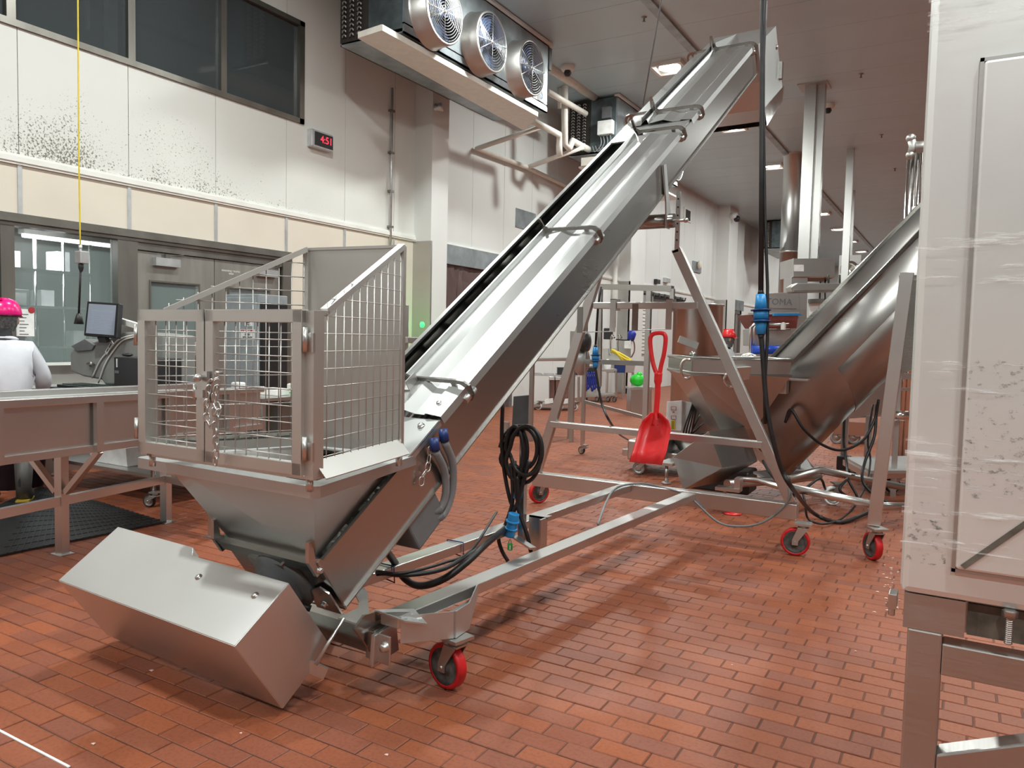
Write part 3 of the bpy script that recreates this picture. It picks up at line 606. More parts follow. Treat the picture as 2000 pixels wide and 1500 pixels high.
m = MB(); m.poly([ii[0], ii[1], Cr, Cl]); m.poly([ii[1], ii[2], TR, Cr]); m.poly([ii[3], ii[0], Cl, TL]); m.poly([ii[2], ii[3], TL, TR]); hop = part(m, 'hopper', 'steel', solid=.004)
m = MB(); m.box((-CW_-.03, -.03, CD-.035), (-.02, .012, CD+.005), FRC); m.box((-CW_-.03, -.032, CD-.0), (-.02, -.02, CD+.02), FRC); part(m, 'throat_flange', 'steel_dark')
for a in (-CW_-.045, -.022):
    q = [(-.035, -.05), (.03, -.055), (.035, -.02), (.0, .02), (.03, .09), (.012, .1), (-.035, .03)]
    m = MB(); m.plate([C(a, b, CD+c) for b, c in q], cu*.02); lg = part(m, 'throat_lug', 'steel')
    for dc in (-.035,): bolt(C(a+.02, -.012, CD+dc), cu, .012, lg); bolt(C(a+.0, -.012, CD+dc), -cu, .012, lg)
# motor cover below the throat
mo = G(552, 1383, .04); bl_, bh, bd, bd2 = 1.255, .391, .300, .338
def BX(a, b, c): return mo+cu*a+cw*b+cn*c
m = MB(); e_ = .0
m.plate([BX(0, 0, bh), BX(0, bd, bh), BX(-.62, bd, bh), BX(-.66, bd2, bh), BX(-bl_, bd2, bh), BX(-bl_, 0, bh)], cn*.003)
m.plate([BX(0, 0, 0), BX(0, 0, bh), BX(-bl_, 0, bh), BX(-bl_, 0, 0)], -cw*.003)
m.plate([BX(0, 0, 0), BX(0, bd-.02, 0), BX(0, bd, .03), BX(0, bd, bh), BX(0, 0, bh)], cu*.003); m.plate([BX(-bl_, 0, 0), BX(-bl_, bd, 0), BX(-bl_, bd2, bh), BX(-bl_, 0, bh)], -cu*.003)
m.plate([BX(0, 0, 0), BX(0, bd-.02, 0), BX(-bl_, bd-.02, 0), BX(-bl_, 0, 0)], -cn*.003)
m.plate([BX(-.62, bd, bh), BX(-.66, bd2, bh), BX(-.66, bd2, bh-.05), BX(-.62, bd, bh-.05)], -cw*.004)
mc = part(m, 'motor_cover', 'steel_box', bevel=.002)
for u, v in ((388, 1127), (498, 1163)): bolt(PL(u, v, BX(0, 0, bh+.003), cn), cn, .012, mc, .006)
m = MB(); m.lathe(C(-.29, -.008, .1), -cw, [(.155, 0), (.155, .03), (.12, .035), (.12, .06), (.07, .065), (.07, .14), (0, .14)], 28); part(m, 'gearbox', 'grey_plastic')
m = MB(); m.tube(spline([C(-.34, -.02, CD-.06), C(-.27, -.06, CD-.1), C(-.2, -.1, .09), C(-.13, -.07, .02)], 6), .014, 8); part(m, 'motor_lead', 'black_rubber')
m = MB(); m.box((-.42, -.04, CD-.14), (-.2, -.006, CD-.03), FRC); part(m, 'gearbox_mount', 'steel_dark')
# terminal box under the trough with its two grey leads
q = C(0, bc(832, 1010)[0], -.09)
tf = (q, cu, cw, cn); m = MB(); m.box((-.24, -.12, -.085), (-.0, .12, .088), tf); tbx = part(m, 'terminal_box', 'grey_plastic', bevel=.012)
e1 = C(.022, bc(868, 855)[0], bc(868, 855)[1]); e2 = C(.022, bc(848, 872)[0], bc(848, 872)[1])
def onC(u, v, a=.04): return PL(u, v, CA+cu*a, cu)
for k, pts in enumerate((((868, 862), (884, 905), (883, 960), (866, 1005), (838, 1018)), ((850, 880), (868, 920), (870, 965), (858, 995), (834, 1003)))):
    m = MB(); p_ = [onC(u, v, .05-.02*j) for j, (u, v) in enumerate(pts)]; m.tube(spline(p_, 6), .019, 10); ld = part(m, 'motor_lead', 'cable_grey'); m = MB(); m.cyl(p_[0]-V((0, 0, .0)), p_[0]+V((-.01, .0, .06)), .024, .022); part(m, 'cable_gland', 'blue_dark', ld); m = MB(); m.cyl(p_[-1]+(p_[-2]-p_[-1]).normalized()*.08, p_[-1], .02, .026); part(m, 'cable_gland', 'grey_plastic', ld)
# safety pin chain on the side plate
def chain(pts, par, mat='steel_tube', r=.0032, ln=.034, wd=.011, name='chain_link'):
    pts = spline(pts, 12); d = [0]
    for a, b in zip(pts, pts[1:]): d.append(d[-1]+(b-a).length)
    n = max(1, int(d[-1]/(ln*.74))); out = []
    for k in range(n):
        t = d[-1]*(k+.5)/n; i = max(j for j in range(len(d)) if d[j] <= t); i = min(i, len(pts)-2)
        f = (t-d[i])/max(1e-6, d[i+1]-d[i]); p = pts[i].lerp(pts[i+1], f); ax = (pts[i+1]-pts[i]).normalized()
        s = ax.cross(V((.3, .8, .5))).normalized(); s = s if k % 2 else ax.cross(s)
        ring = [p+ax*((ln/2-wd)*(1 if math.cos(a) > 0 else -1)+wd*math.cos(a))+s*(wd*math.sin(a)) for a in [2*PI*j/12+.01 for j in range(12)]]
        m = MB(); m.tube(ring, r, 5, closed=True); out.append(m.build(name, mat, parent=par))
    return out
m = MB(); m.cyl(onC(842, 872, .0), onC(842, 872, .03), .008); pin = part(m, 'chain_anchor', 'steel_tube')
chain([onC(*q, .022) for q in ((842, 872), (838, 895), (835, 915), (826, 930), (822, 948))], pin, ln=.045, wd=.013, r=.004)
# ----------------------------------------------------------------- guard cage on the hopper
zc = 1.0
K = {'FR': G(613, 935, zc), 'FL': G(292, 887, zc), 'BR': G(780, 886, zc)}; 
def zat(p, v):
    lo, hi = 0., 5.
    for _ in range(50):
        mi = (lo+hi)/2
        if prj((p.x, p.y, mi))[1] > v: lo = mi
        else: hi = mi
    return lo
zf_ = zat(K['FR'], 607); zb_ = zat(K['BR'], 481); t_ = G(600, 487, zb_); K['BL'] = V((t_.x, t_.y, zc))
def up(p, z): return V((p.x, p.y, z))
ang = .03
m = MB()
def angle(p, q, w=.035, t=.004, inw=(0, 1, 0)):   # L-section bar
    m.bar(p, q, w, t, inw); m.bar(p, q, t, w, inw)
FR, FL, BR, BL_ = K['FR'], K['FL'], K['BR'], K['BL']
for p, z in ((FR, zf_), (FL, zf_)): m.bar(p, up(p, z), .05, .04, (FR-FL))
for p in (BR, BL_): m.bar(p, up(p, zb_), .022, .03, (BR-BL_))
m.bar(up(FR, zf_-.004), up(FR, zf_-.004)+(BR-FR).normalized()*.07, .03, .012)
for a, b in ((FR, BR), (FL, BL_)):
    d = (b-a).normalized(); s = up(a, zf_)+d*.06; m.bar(s, up(b, zb_), .03, .022)
    m.bar(a+Z3*.02, b+Z3*.02, .02, .04)
    o = d.cross(Z3)*(.05 if a is FR else -.05); m.plate([a+Z3*.06, b+Z3*.06, b+o-Z3*.0, a+o-Z3*.0], Z3*.004)
m.bar(FL, FR, .02, .012)
m.bar(up(BL_, zb_), up(BR, zb_), .012, .012)
part(m, 'guard_frame', 'cage_steel')
m = MB(); m.plate([BL_, BR, up(BR, zb_), up(BL_, zb_)], (0, .004, 0)); part(m, 'guard_back_panel', 'cage_steel')
for p in (FR+V((-.02, .0, 0)), FL+V((.02, .0, 0)), BR, BL_, BR+V((.02, -.03, 0))):
    m = MB(); m.cyl(up(p, zr-.002), up(p, zc), .013); part(m, 'standoff', 'steel_tube')
def wires(P, hor, ver, zt0, zt1, z0=zc+.05, par=None, depth=.0, u0=.0, u1=1.):
    """welded wire panel between two posts; the top edge slopes from zt0 to zt1"""
    a, b = P; m = MB(); r = .0023; Lh = (b-a).length
    n = int((max(zt0, zt1)-z0)/hor)
    for k in range(n+1):
        z = z0+.02+k*hor; s = u0; e = u1
        if z > min(zt0, zt1):
            f = (z-zt0)/(zt1-zt0)
            if zt1 > zt0: s = max(u0, f)
            else: e = min(u1, f)
        if e-s > .03 and z < max(zt0, zt1)-.01: m.tube([up(a.lerp(b, s), z), up(a.lerp(b, e), z)], r, 5)
    nv = int(Lh*(u1-u0)/ver)
    for k in range(1, nv+1):
        f = u0+(u1-u0)*(k-.3)/nv; p = a.lerp(b, f)+V((0, .005, 0)); m.tube([up(p, z0-.01), up(p, zt0+(zt1-zt0)*f)], r, 5)
    o = part(m, 'wire_mesh', 'wire_steel', par); o['kind'] = 'stuff'; return o
wires((FR, BR), .063, .054, zf_, zb_, u0=.05); wires((FL, BL_), .063, .054, zf_, zb_, u0=.05)
def door(p, q, ztop, name, hinge_at):
    m = MB(); w = .045; z0 = zc+.012; d = (q-p).normalized(); nrm = d.cross(Z3)
    for a, b in ((up(p, z0+w/2), up(q, z0+w/2)), (up(p, ztop-w/2), up(q, ztop-w/2))): m.bar(a, b, .03, w)
    for a in (p+d*w/2, q-d*w/2): m.bar(up(a, z0), up(a, ztop), w, .03, nrm)
    dr = part(m, 'guard_door', 'cage_steel', bevel=.002)
    wires((p+d*w, q-d*w), .0585, .0555, ztop-w, ztop-w, z0=z0+w, par=dr)
    for z in (z0+.09, ztop-.11):
        h = p if hinge_at == 0 else q
        m = MB(); o = (-d if hinge_at == 0 else d)*.014+nrm*.012; m.cyl(up(h+o, z-.035), up(h+o, z+.05), .009); m.box((h.x+o.x-.012, h.y-.004, z-.035), (h.x+o.x+.03, h.y+.006, z+.03)); part(m, 'hinge', 'steel_tube', dr)
    return dr
sp = V((0, -.028, 0))
mid = FL.lerp(FR, .43)
DL = door(FL+sp+V((-.01, 0, 0)), mid+sp-V((.003, 0, 0)), zf_+.002, 'l', 0); DR = door(mid+sp+V((.003, 0, 0)), FR+sp-V((.02, .0, 0)), zf_+.002, 'r', 1)
kp = mid+sp+V((.022, -.02, 0))
m = MB(); m.box((kp.x-.014, kp.y-.012, 1.24), (kp.x+.014, kp.y, 1.36)); m.ball((kp.x-.016, kp.y-.03, 1.335), .016); part(m, 'latch', 'steel_tube', DR)
m = MB(); m.box((kp.x-.045, kp.y-.02, 1.26), (kp.x+.0, kp.y-.012, 1.29)); m.cyl((kp.x-.05, kp.y-.016, 1.25), (kp.x-.05, kp.y-.016, 1.31), .007); part(m, 'latch_pin', 'steel_tube', DL)
def onD(u, v): return WY(u, v, kp.y-.025)
cl = part(MB().cyl(onD(425, 728)-V((0, .01, 0)), onD(425, 728)+V((0, .02, 0)), .006), 'chain_hook', 'steel_tube')
for path in (((423, 738), (410, 750), (406, 775), (403, 805), (408, 830), (420, 822), (428, 800)), ((424, 742), (419, 775), (420, 805), (421, 840), (422, 875), (421, 908)), ((428, 800), (420, 780), (424, 752))): chain([onD(*q) for q in path], cl, ln=.034, wd=.010)
# ----------------------------------------------------------------- trolley
def rail(p, q, w=.1, h=.05): m = MB(); m.bar(p, q, w, h); return part(m, 'frame_rail', 'steel_tube', bevel=.004)
zt = .335
r0 = G(775, 1192, .36); r1 = G(1322, 968, .36)
RA, RB = V((-1.985, 2.44, zt)), V((-1.745, 5.72, zt)); LA, LB = V((-2.46, 2.60, zt)), V((-2.27, 5.72, zt))
rail(RA, RB); rail(LA, LB)
xb0, xb1 = G(1052, 930, .36), G(1545, 990, .36)
m = MB(); m.bar((-3.12, 5.77, .31), (-.965, 5.77, .31), .1, .115); part(m, 'cross_beam', 'steel_tube', bevel=.005)
def caster(x, y, ang, rad=.1, ztop=.235, parent=conv, fork=True, mat=('red_rubber', 'wheel_hub'), wid=.05, plate=.055):
    ax = V((math.cos(ang), math.sin(ang), 0)); fd = V((-ax.y, ax.x, 0))
    o = V((x, y, rad)); top = o+fd*.05
    m = MB(); m.bar(V((top.x, top.y, ztop))-fd*plate, V((top.x, top.y, ztop))+fd*plate, plate*2, .014)
    m.cyl((top.x, top.y, ztop-.03), (top.x, top.y, ztop), plate*.65)
    for s in (-1, 1):
        e = ax*s*(wid/2+.008); q = [o+e+fd*.02-Z3*.02, o+e-fd*.02-Z3*.02, o+e-fd*.02+Z3*.015, V((top.x, top.y, ztop-.03))+e-fd*.035, V((top.x, top.y, ztop-.03))+e+fd*.035, o+e+fd*.022+Z3*.01]; m.plate(q, ax*s*.006)
    m.bar(V((top.x, top.y, ztop-.03))-ax*(wid/2+.01), V((top.x, top.y, ztop-.03))+ax*(wid/2+.01), .075, .008)
    m.cyl(o-ax*(wid/2+.022), o+ax*(wid/2+.022), .009)
    c = m.build('caster', 'steel_dull', parent=parent)
    m = MB(); m.lathe(o-ax*wid/2, ax, [(rad*.80, 0), (rad*.96, .002), (rad, wid*.2), (rad, wid*.8), (rad*.96, wid-.002), (rad*.80, wid), (rad*.80, 0)], 32); m.build('tyre', mat[0], parent=c)
    m = MB(); h = rad*.8; m.lathe(o-ax*wid/2, ax, [(.012, -.004), (rad*.26, -.004), (rad*.3, .008), (h*.86, .010), (h, .0), (h, wid), (h*.86, wid-.01), (rad*.3, wid-.008), (rad*.26, wid+.004), (.012, wid+.004)], 28); m.build('wheel', mat[1], parent=c)
    return c
p = G(868, 1346, 0); caster(p.x, p.y+.02, math.radians(258))
p = G(1552, 1084, 0); caster(p.x, p.y, math.radians(-84))
p = G(1052, 982, 0); caster(p.x, p.y, math.radians(-30))
p = G(648, 1262, 0); caster(-2.62, 2.72, math.radians(200))
# posts down to the rear casters, legs and cross bars of the A-frame
yA = 5.75
lr0, lr1 = V((-1.01, yA, .38)), WY(1322, 487, yA); ll0, ll1 = V((-3.09, yA, .36)), WY(1166, 540, yA)
def leg(p, q, w=.075, d=.05): m = MB(); m.bar(p, q, w, d, (0, 1, 0)); return part(m, 'frame_leg', 'steel_tube', bevel=.004)
leg(lr0, lr1); ll2 = ll0.lerp(ll1, 1.16); leg(ll0, ll2)
for a, b, n in ((WY(1162, 597, yA), WY(1365, 597, yA), 'frame_crossbar'), (WY(1078, 828, yA), WY(1490, 869, yA), 'frame_crossbar')):
    m = MB(); m.bar(a, b, .075, .05); part(m, n, 'steel_tube', bevel=.004)
tp = WY(1322, 375, yA); m = MB(); m.bar(lr1-Z3*.02, up(lr1, tp.z), .035, .012, (0, 1, 0)); m.bar(lr1-Z3*.02-X3*.03, lr1-Z3*.01+X3*.02, .05, .02); hb = part(m, 'height_bar', 'steel_tube')
m = MB()
for k in range(6): q = up(lr1, lr1.z+.07+k*.062); m.cyl(q-V((0, .012, 0)), q-V((0, .0, 0)), .007, seg=8)
part(m, 'pin_holes', 'dark_gap', hb)['kind'] = 'stuff'
pz_ = WY(1322, 431, yA); m = MB(); m.cyl(pz_-X3*.06, pz_+X3*.07, .012); m.ball(pz_+X3*.07-V((0, .0, 0)), .02); part(m, 'height_pin', 'steel_tube')
m = MB(); m.cyl((-2.62, yA+.03, 2.44), (-1.96, yA+.03, 2.44), .055); part(m, 'support_tube', 'steel_dark')
for a, s in ((.008, 1), (-CW_-.008, -1)):
    b = bc(1296, 345)[0]; q = [(b-.05, .13), (b+.03, .13), (b+.09, -.1), (b+.06, -.2), (b-.04, -.2)]
    b5 = (yA+.03-CA.y)/cw.y
    q = [C(a, b, .20), C(a, b+.05, .19), V((C(a, b, 0).x, yA+.07, 2.47)), V((C(a, b, 0).x, yA+.05, 2.38)), V((C(a, b, 0).x, yA-.03, 2.38)), V((C(a, b, 0).x, yA-.05, 2.56))]
    m = MB(); m.plate(q, cu*s*.012); part(m, 'support_bracket', 'steel_satin' if s > 0 else 'steel')
# front pivot: cross tube, clevis plates, outrigger
px0 = G(640, 1230, .2); m = MB(); m.bar((-2.66, 2.47, .245), (-2.03, 2.437, .245), .07, .1); part(m, 'front_cross_tube', 'steel_dark')
q = [G(u, v, .27) for u, v in ((704, 1150), (720, 1165), (722, 1208), (706, 1218), (668, 1206), (690, 1180))]
m = MB()
hc = V((-2.13, 2.58, .34))
sadl = [(660, 1210), (690, 1195), (699, 1190), (701, 1178), (696, 1168), (690, 1163), (706, 1147), (717, 1157), (722, 1208), (718, 1224), (704, 1230), (696, 1221), (680, 1216)]
m.plate([G(u, v, .31) for u, v in sadl], (0, 0, .008)); part(m, 'pivot_saddle', 'steel_satin')
for x in (-2.06, -2.64):
    m = MB(); m.plate([(x, 2.30, .33), (x, 2.36, .37), (x, 2.44, .36), (x, 2.52, .30), (x, 2.50, .18), (x, 2.42, .175), (x, 2.36, .26)], (.012, 0, 0)); pv = part(m, 'pivot_arm', 'steel_dark')
    if x > -2.3: bolt(V((x+.012, 2.44, .235)), X3, .016, pv, .02)
m = MB(); m.plate([(-2.03, 2.38, .285), (-2.03, 2.52, .30), (-2.03, 2.54, .17), (-2.03, 2.37, .16)], (.02, 0, 0)); m.plate([(-2.08, 2.415, .29), (-1.94, 2.40, .29), (-1.94, 2.40, .17), (-2.08, 2.415, .17)], (0, -.01, 0)); pk = part(m, 'pivot_block', 'steel_tube', bevel=.003); bolt(V((-1.965, 2.392, .245)), (0, -1, 0), .017, pk, .02)
m = MB(); m.plate([C(-.16, -.02, -.03), C(-.01, -.02, -.03), C(-.01, -.02, .1), C(-.05, -.02, .13), C(-.14, -.02, .08)], -cw*.008); pf = part(m, 'pivot_flange', 'steel'); bolt(C(-.08, -.03, .02), -cw, .014, pf, .015)
o0, o1, o2 = G(786, 1206, .33), G(892, 1192, .33), G(868, 1166, .33)
o0.z = o1.z = o2.z = .36; c0 = G(868, 1346, 0)
A_ = V((RA.x+.05, 2.46, .36)); B_ = V((c0.x+.06, c0.y-.02, .36)); Cc = V((c0.x+.05, c0.y+.10, .36)); D_ = V((RA.x+.08, 2.98, .36))
m = MB(); m.plate([A_, B_, B_-Z3*.115, A_-Z3*.115], (0, -.008, 0)); m.plate([B_, Cc, Cc-Z3*.115, B_-Z3*.115], (.008, 0, 0)); m.plate([Cc, D_, D_-Z3*.06, Cc-Z3*.115], (.006, 0, 0)); m.plate([A_-Z3*.11, B_-Z3*.115, Cc-Z3*.115, D_-Z3*.06], (0, 0, .006)); part(m, 'outrigger', 'steel_satin')
m = MB(); m.plate([A_+V((-.13, -.02, -.0)), A_+V((.04, -.03, -.01)), A_+V((.10, .04, -.03)), A_+V((-.0, .08, -.0))], (0, 0, .006)); part(m, 'gusset', 'steel_satin')
m = MB(); a = onC(676, 1207, .0); b = onC(643, 1252, -.02); m.tube([V((-2.17, 2.37, .33)), V((-2.20, 2.24, .17))], .008, 8); m.bar(V((-2.25, 2.22, .17)), V((-2.17, 2.27, .13)), .012, .05); part(m, 'drain_rod', 'steel_tube')
# cable post on the left rail with rear stabiliser
cpx = V((-2.36, 4.05, .31)); P0 = WY(1046, 1045, 4.1); P1 = WY(1044, 838, 4.1)
P0 = V((LA.lerp(LB, .47).x+.09, 4.07, .3)); zt_ = zat(P0, 838)
m = MB(); m.bar(V((P0.x, P0.y, .27)), V((P0.x, P0.y, zt_)), .04, .04, (0, 1, 0)); m.bar((P0.x-.13, P0.y, zt_-.03), (P0.x+.01, P0.y, zt_-.03), .05, .035); m.bar((P0.x-.13, P0.y-.0, zt_-.04), (P0.x-.13, P0.y, zt_+.035), .05, .008, (0, 1, 0)); part(m, 'cable_post', 'steel_tube', bevel=.003)
m = MB(); m.bar((P0.x-.05, P0.y-.03, .30), (P0.x+.2, P0.y-.22, .30), .04, .012); part(m, 'step_bar', 'steel_tube')
m = MB(); m.box((P0.x+.02, P0.y+.05, .20), (P0.x+.14, P0.y+.062, .42)); m.box((P0.x+.13, P0.y-.02, .20), (P0.x+.142, P0.y+.062, .42)); m.box((P0.x+.02, P0.y+.05, .41), (P0.x+.142, P0.y+.12, .42)); part(m, 'pocket_bracket', 'steel_tube')
# ================================================================= RED SHOVEL AND HOOKS ON THE A-FRAME
def hook(u, v0, v1, label):
    p = WY(u, v0, yA); q = WY(u-6, v1, yA-.04); t = thing('strap_hook', (p.x, p.y, q.z), label, 'hook')
    zt_, zb = p.z, q.z; x = p.x; w = .024; y0 = yA-.045; y1 = yA+.045
    m = MB(); m.box((x-w, y0-.004, zb), (x+w, y0, zt_+.03)); m.box((x-w, y0-.004, zt_+.026), (x+w, y1, zt_+.031)); m.box((x-w, y1-.004, zt_-.06), (x+w, y1, zt_+.031)); m.build('strap', 'steel_tube', parent=t)
    dx = -.21; m = MB(); m.plate([(x-w, y0-.004, zb), (x+w, y0-.004, zb), (x+w+dx, y0-.16, zb-.012), (x-w+dx, y0-.16, zb-.012)], (0, 0, .005)); m.build('ledge', 'steel_tube', parent=t)
    m = MB(); m.box((x+dx-w, y0-.168, zb-.014), (x+dx+w, y0-.160, zb+.19)); m.build('upright', 'steel_dark', parent=t); return V((x+dx, y0-.164, zb))
hA = hook(1202, 592, 648, 'bent steel strap hook, left of two on the upper crossbar')
hB = hook(1311, 592, 644, 'bent steel strap hook on the upper crossbar holding the red shovel')
sh = thing('shovel', (hB.x, hB.y, WY(1265, 903, hB.y).z), 'red plastic shovel hanging upright from the A-frame of the conveyor', 'shovel')
ys = hB.y-.012
def S_(u, v, dy=0.): return WY(u, v, ys+dy)
m = MB(); m.tube(spline([S_(1287, 741), S_(1277, 715), S_(1272, 690), S_(1270, 662), S_(1277, 652), S_(1294, 651), S_(1300, 660), S_(1297, 690), S_(1291, 715), S_(1287, 741)], 5), .0165, 10, caps=True); m.build('grip', 'red_plastic', parent=sh)
m = MB(); m.tube(spline([S_(1286, 728), S_(1285, 745), S_(1284, 775), S_(1281, 812), S_(1280, 830)], 4), [.034]+[.03]*4+[.022]*4+[.021]*6+[.024, .03], 12); m.build('shaft', 'red_plastic', parent=sh)
rows = [((1271, 1290), 806, -.04), ((1255, 1306), 822, -.04), ((1248, 1310), 838, -.06), ((1243, 1307), 856, -.12), ((1236, 1302), 880, -.22), ((1229, 1292), 902, -.32)]
m = MB(); n = 9; idx = []
for (a, b), v, bow in rows:
    r_ = []
    for k in range(n):
        f = k/(n-1); e = abs(2*f-1)**2.5
        r_.append(S_(a+(b-a)*f, v+(2 if v > 890 else 0)*f*3, bow*.6+.03-.07*e-(.03 if abs(f-.5) < .07 and v < 850 else 0)))
    idx.append(m.add(r_))
for a, b in zip(idx, idx[1:]):
    for k in range(n-1): m.face(a+k, a+k+1, b+k+1, b+k, smooth=True)
m.build('blade', 'red_plastic', parent=sh, solid=.006)
# ================================================================= CABLES ON THE MAIN TROLLEY
def cable(name, pts, r, mat, label, n=7, cat='cable'): return tag(MB().tube(spline(pts, n), r, 8).build(name, mat), label, cat)
yp = P0.y-.05
def W_(u, v, d=0.): return WY(u, v, yp+d)
pc = thing('power_cable', (W_(1010, 1040).x, yp, .3), 'black cable coiled over the hook of the short post on the trolley', 'cable')
m = MB(); pts = []
for k in range(6):
    cx, cy, rx, ry = [(1016, 882, 40, 50), (1008, 880, 22, 47), (1020, 888, 36, 56), (1022, 876, 27, 40), (1005, 885, 17, 52), (1028, 880, 31, 48)][k]
    for j in range(14): a = 2*PI*j/14-1.4; pts.append(W_(cx+rx*math.sin(a), cy-ry*math.cos(a), -.012*k+.035))
m.tube(spline(pts, 3), .0125, 8); m.build('coil', 'black_rubber', parent=pc)
for st in (((998, 905), (1001, 950), (1000, 985), (985, 1030), (974, 1050), (980, 1075), (992, 1096)), ((1010, 930), (1013, 970), (1003, 1000), (992, 1018)), ((1034, 900), (1020, 950), (1012, 990), (1028, 1040), (1037, 1078)), ((1005, 900), (1008, 960), (1012, 985)), ((982, 788), (980, 860), (985, 920), (996, 975), (1004, 992))):
    m = MB(); m.tube(spline([W_(u, v, -.02+.012*i) for i, (u, v) in enumerate(st)], 6), .0125, 8); m.build('strand', 'black_rubber', parent=pc)
m = MB(); a, b = W_(1004, 1003, -.05), W_(995, 1048, -.05); m.cyl(a, b, .034, .03, 14); m.cyl(a.lerp(b, .3), a.lerp(b, .38), .042, seg=14); m.cyl(a.lerp(b, .62), a.lerp(b, .68), .040, seg=14); m.build('plug', 'blue_plastic', parent=pc, bevel=.003)
m = MB(); a, b = W_(1012, 948, .02), W_(1008, 972, .02); m.cyl(a, b, .028, .03, 12); m.build('socket', 'blue_plastic', parent=pc, bevel=.003)
pd_ = thing('padlock', (W_(995, 1076).x, yp-.05, W_(995, 1076).z), 'small green padlock locked to the hanging blue plug', 'padlock')
q = W_(996, 1068, -.05); m = MB(); m.box((q.x-.014, q.y-.010, q.z-.021), (q.x+.014, q.y+.010, q.z+.021)); m.build('body', 'green_plastic', parent=pd_, bevel=.003); m = MB(); m.tube(arc(q+V((0, 0, .02)), X3, Z3*2.8, .009, 0, PI, 8), .003, 6); m.build('shackle', 'steel_tube', parent=pd_); m = MB(); m.box((q.x+.003, q.y-.0115, q.z-.014), (q.x+.011, q.y-.010, q.z+.012)); m.build('tag', 'white_plastic', parent=pd_)
def R_(u, v, z=.33): return G(u, v, z)
cable('motor_cable', [C(-.1, bc(775, 1070)[0], -.02), R_(772, 1100, .36), R_(790, 1130, .28), R_(822, 1144, .26), R_(868, 1130, .3), R_(915, 1095, .37), R_(950, 1062, .40), W_(990, 1030, .02)], .0185, 'black_rubber', 'thick black cable drooping from under the trough to the blue plug')
cable('supply_cable', [R_(735, 1117, .37), R_(790, 1123, .37), R_(860, 1113, .375), R_(905, 1090, .375), R_(945, 1065, .38), W_(988, 1036, .03)], .012, 'black_rubber', 'thinner black cable lying on the left frame rail')
cable('control_cable', [R_(735, 1122, .375), R_(800, 1117, .385), R_(870, 1098, .385), R_(920, 1075, .385), W_(970, 1000, .1)], .008, 'black_rubber', 'thin black wire following the left frame rail beside the thicker cable')
for u, v, w in ((928, 1066, 'middle'), (788, 1112, 'front end')):
    q = LA.lerp(LB, (G(u, v, .36).y-LA.y)/(LB.y-LA.y)); d = (LB-LA).normalized(); s = d.cross(Z3)
    tag(MB().tube([q+s*.056+Z3*.032, q+s*.062-Z3*.05, q-s*.056-Z3*.034, q-s*.056+Z3*.03], .004, 5, closed=True).build('cable_tie', 'blue_dark'), 'dark blue cable tie around the %s of the left rail' % w, 'cable tie')
def B_(u, v, y=5.705): return WY(u, v, y)
cable('earth_cable', [R_(1168, 1025, .2), R_(1182, 985, .3), R_(1198, 958, .375), R_(1222, 947, .375), V((-2.1, 5.76, .378)), B_(1330, 962), B_(1352, 975), B_(1400, 1018), B_(1440, 1028), B_(1485, 1022), B_(1522, 998), B_(1540, 975), B_(1541, 950)], .0085, 'cable_grey', 'grey cable looping along the rear crossbeam of the trolley')
# ================================================================= SORTING TABLE, LEFT
d_ = V((-.229, .973, 0)); p_ = V((.973, .229, 0)); g1 = G(122, 1082, 0); g2 = G(325, 1020, 0); g3 = G(418, 1048, 0)
tb_ = thing('sorting_table', (g1.x, g1.y, 0), 'long stainless trough table on braced legs at the left edge', 'table')
T0 = g1+p_*.3
def T(s, t, z): return g1+d_*s+p_*t+Z3*z
def tzt(s): return 1.085-.022*s
m = MB(); s0, s1 = -2.2, 1.75
m.plate([T(s0, .3, tzt(s0)-.33), T(s1, .3, tzt(s1)-.33), T(s1, .3, tzt(s1)-.05), T(s0, .3, tzt(s0)-.05)], p_*.004); m.plate([T(s0, -.35, tzt(s0)-.33), T(s1, -.35, tzt(s1)-.33), T(s1, -.35, tzt(s1)-.05), T(s0, -.35, tzt(s0)-.05)], p_*.004); m.build('side_panel', 'steel_tube', parent=tb_)
m = MB(); m.plate([T(s0, -.35, tzt(s0)-.20), T(s0, .3, tzt(s0)-.20), T(s1, .3, tzt(s1)-.20), T(s1, -.35, tzt(s1)-.20)], Z3*.01); m.build('belt', 'white_plastic', parent=tb_)
for t in (.32, -.37): m = MB(); m.bar(T(s0, t, tzt(s0)-.025), T(s1, t, tzt(s1)-.025), .06, .05); m.build('top_rail', 'steel_tube', parent=tb_, bevel=.006)
for t in (.31, -.36): m = MB(); m.bar(T(s0, t, tzt(s0)-.35), T(s1, t, tzt(s1)-.35), .04, .045); m.build('lower_rail', 'steel_tube', parent=tb_)
for s in (-.72, -.02, .62, 1.3): 
    m = MB(); m.bar(T(s, .335, tzt(s)-.37), T(s, .335, tzt(s)-.04), .055, .03, p_); m.build('stile', 'steel_tube', parent=tb_)
lp = (g2-g1).length
for s in (0., lp, -1.7):
    m = MB(); m.bar(T(s, 0, 0), T(s, 0, .74), .06, .06, p_); m.box(T(s, 0, 0)-V((.06, .05, 0)), T(s, 0, 0)+V((.06, .05, .006))); m.build('leg', 'steel_tube', parent=tb_)
    for t in (.32, -.34): m = MB(); m.bar(T(s, t*.12, .42), T(s, t, tzt(s)-.37), .035, .045, d_); m.build('brace', 'steel_tube', parent=tb_)
m = MB(); m.bar(T(-2.2, 0, .40), T(lp, 0, .345), .045, .06); m.build('stretcher', 'steel_tube', parent=tb_)
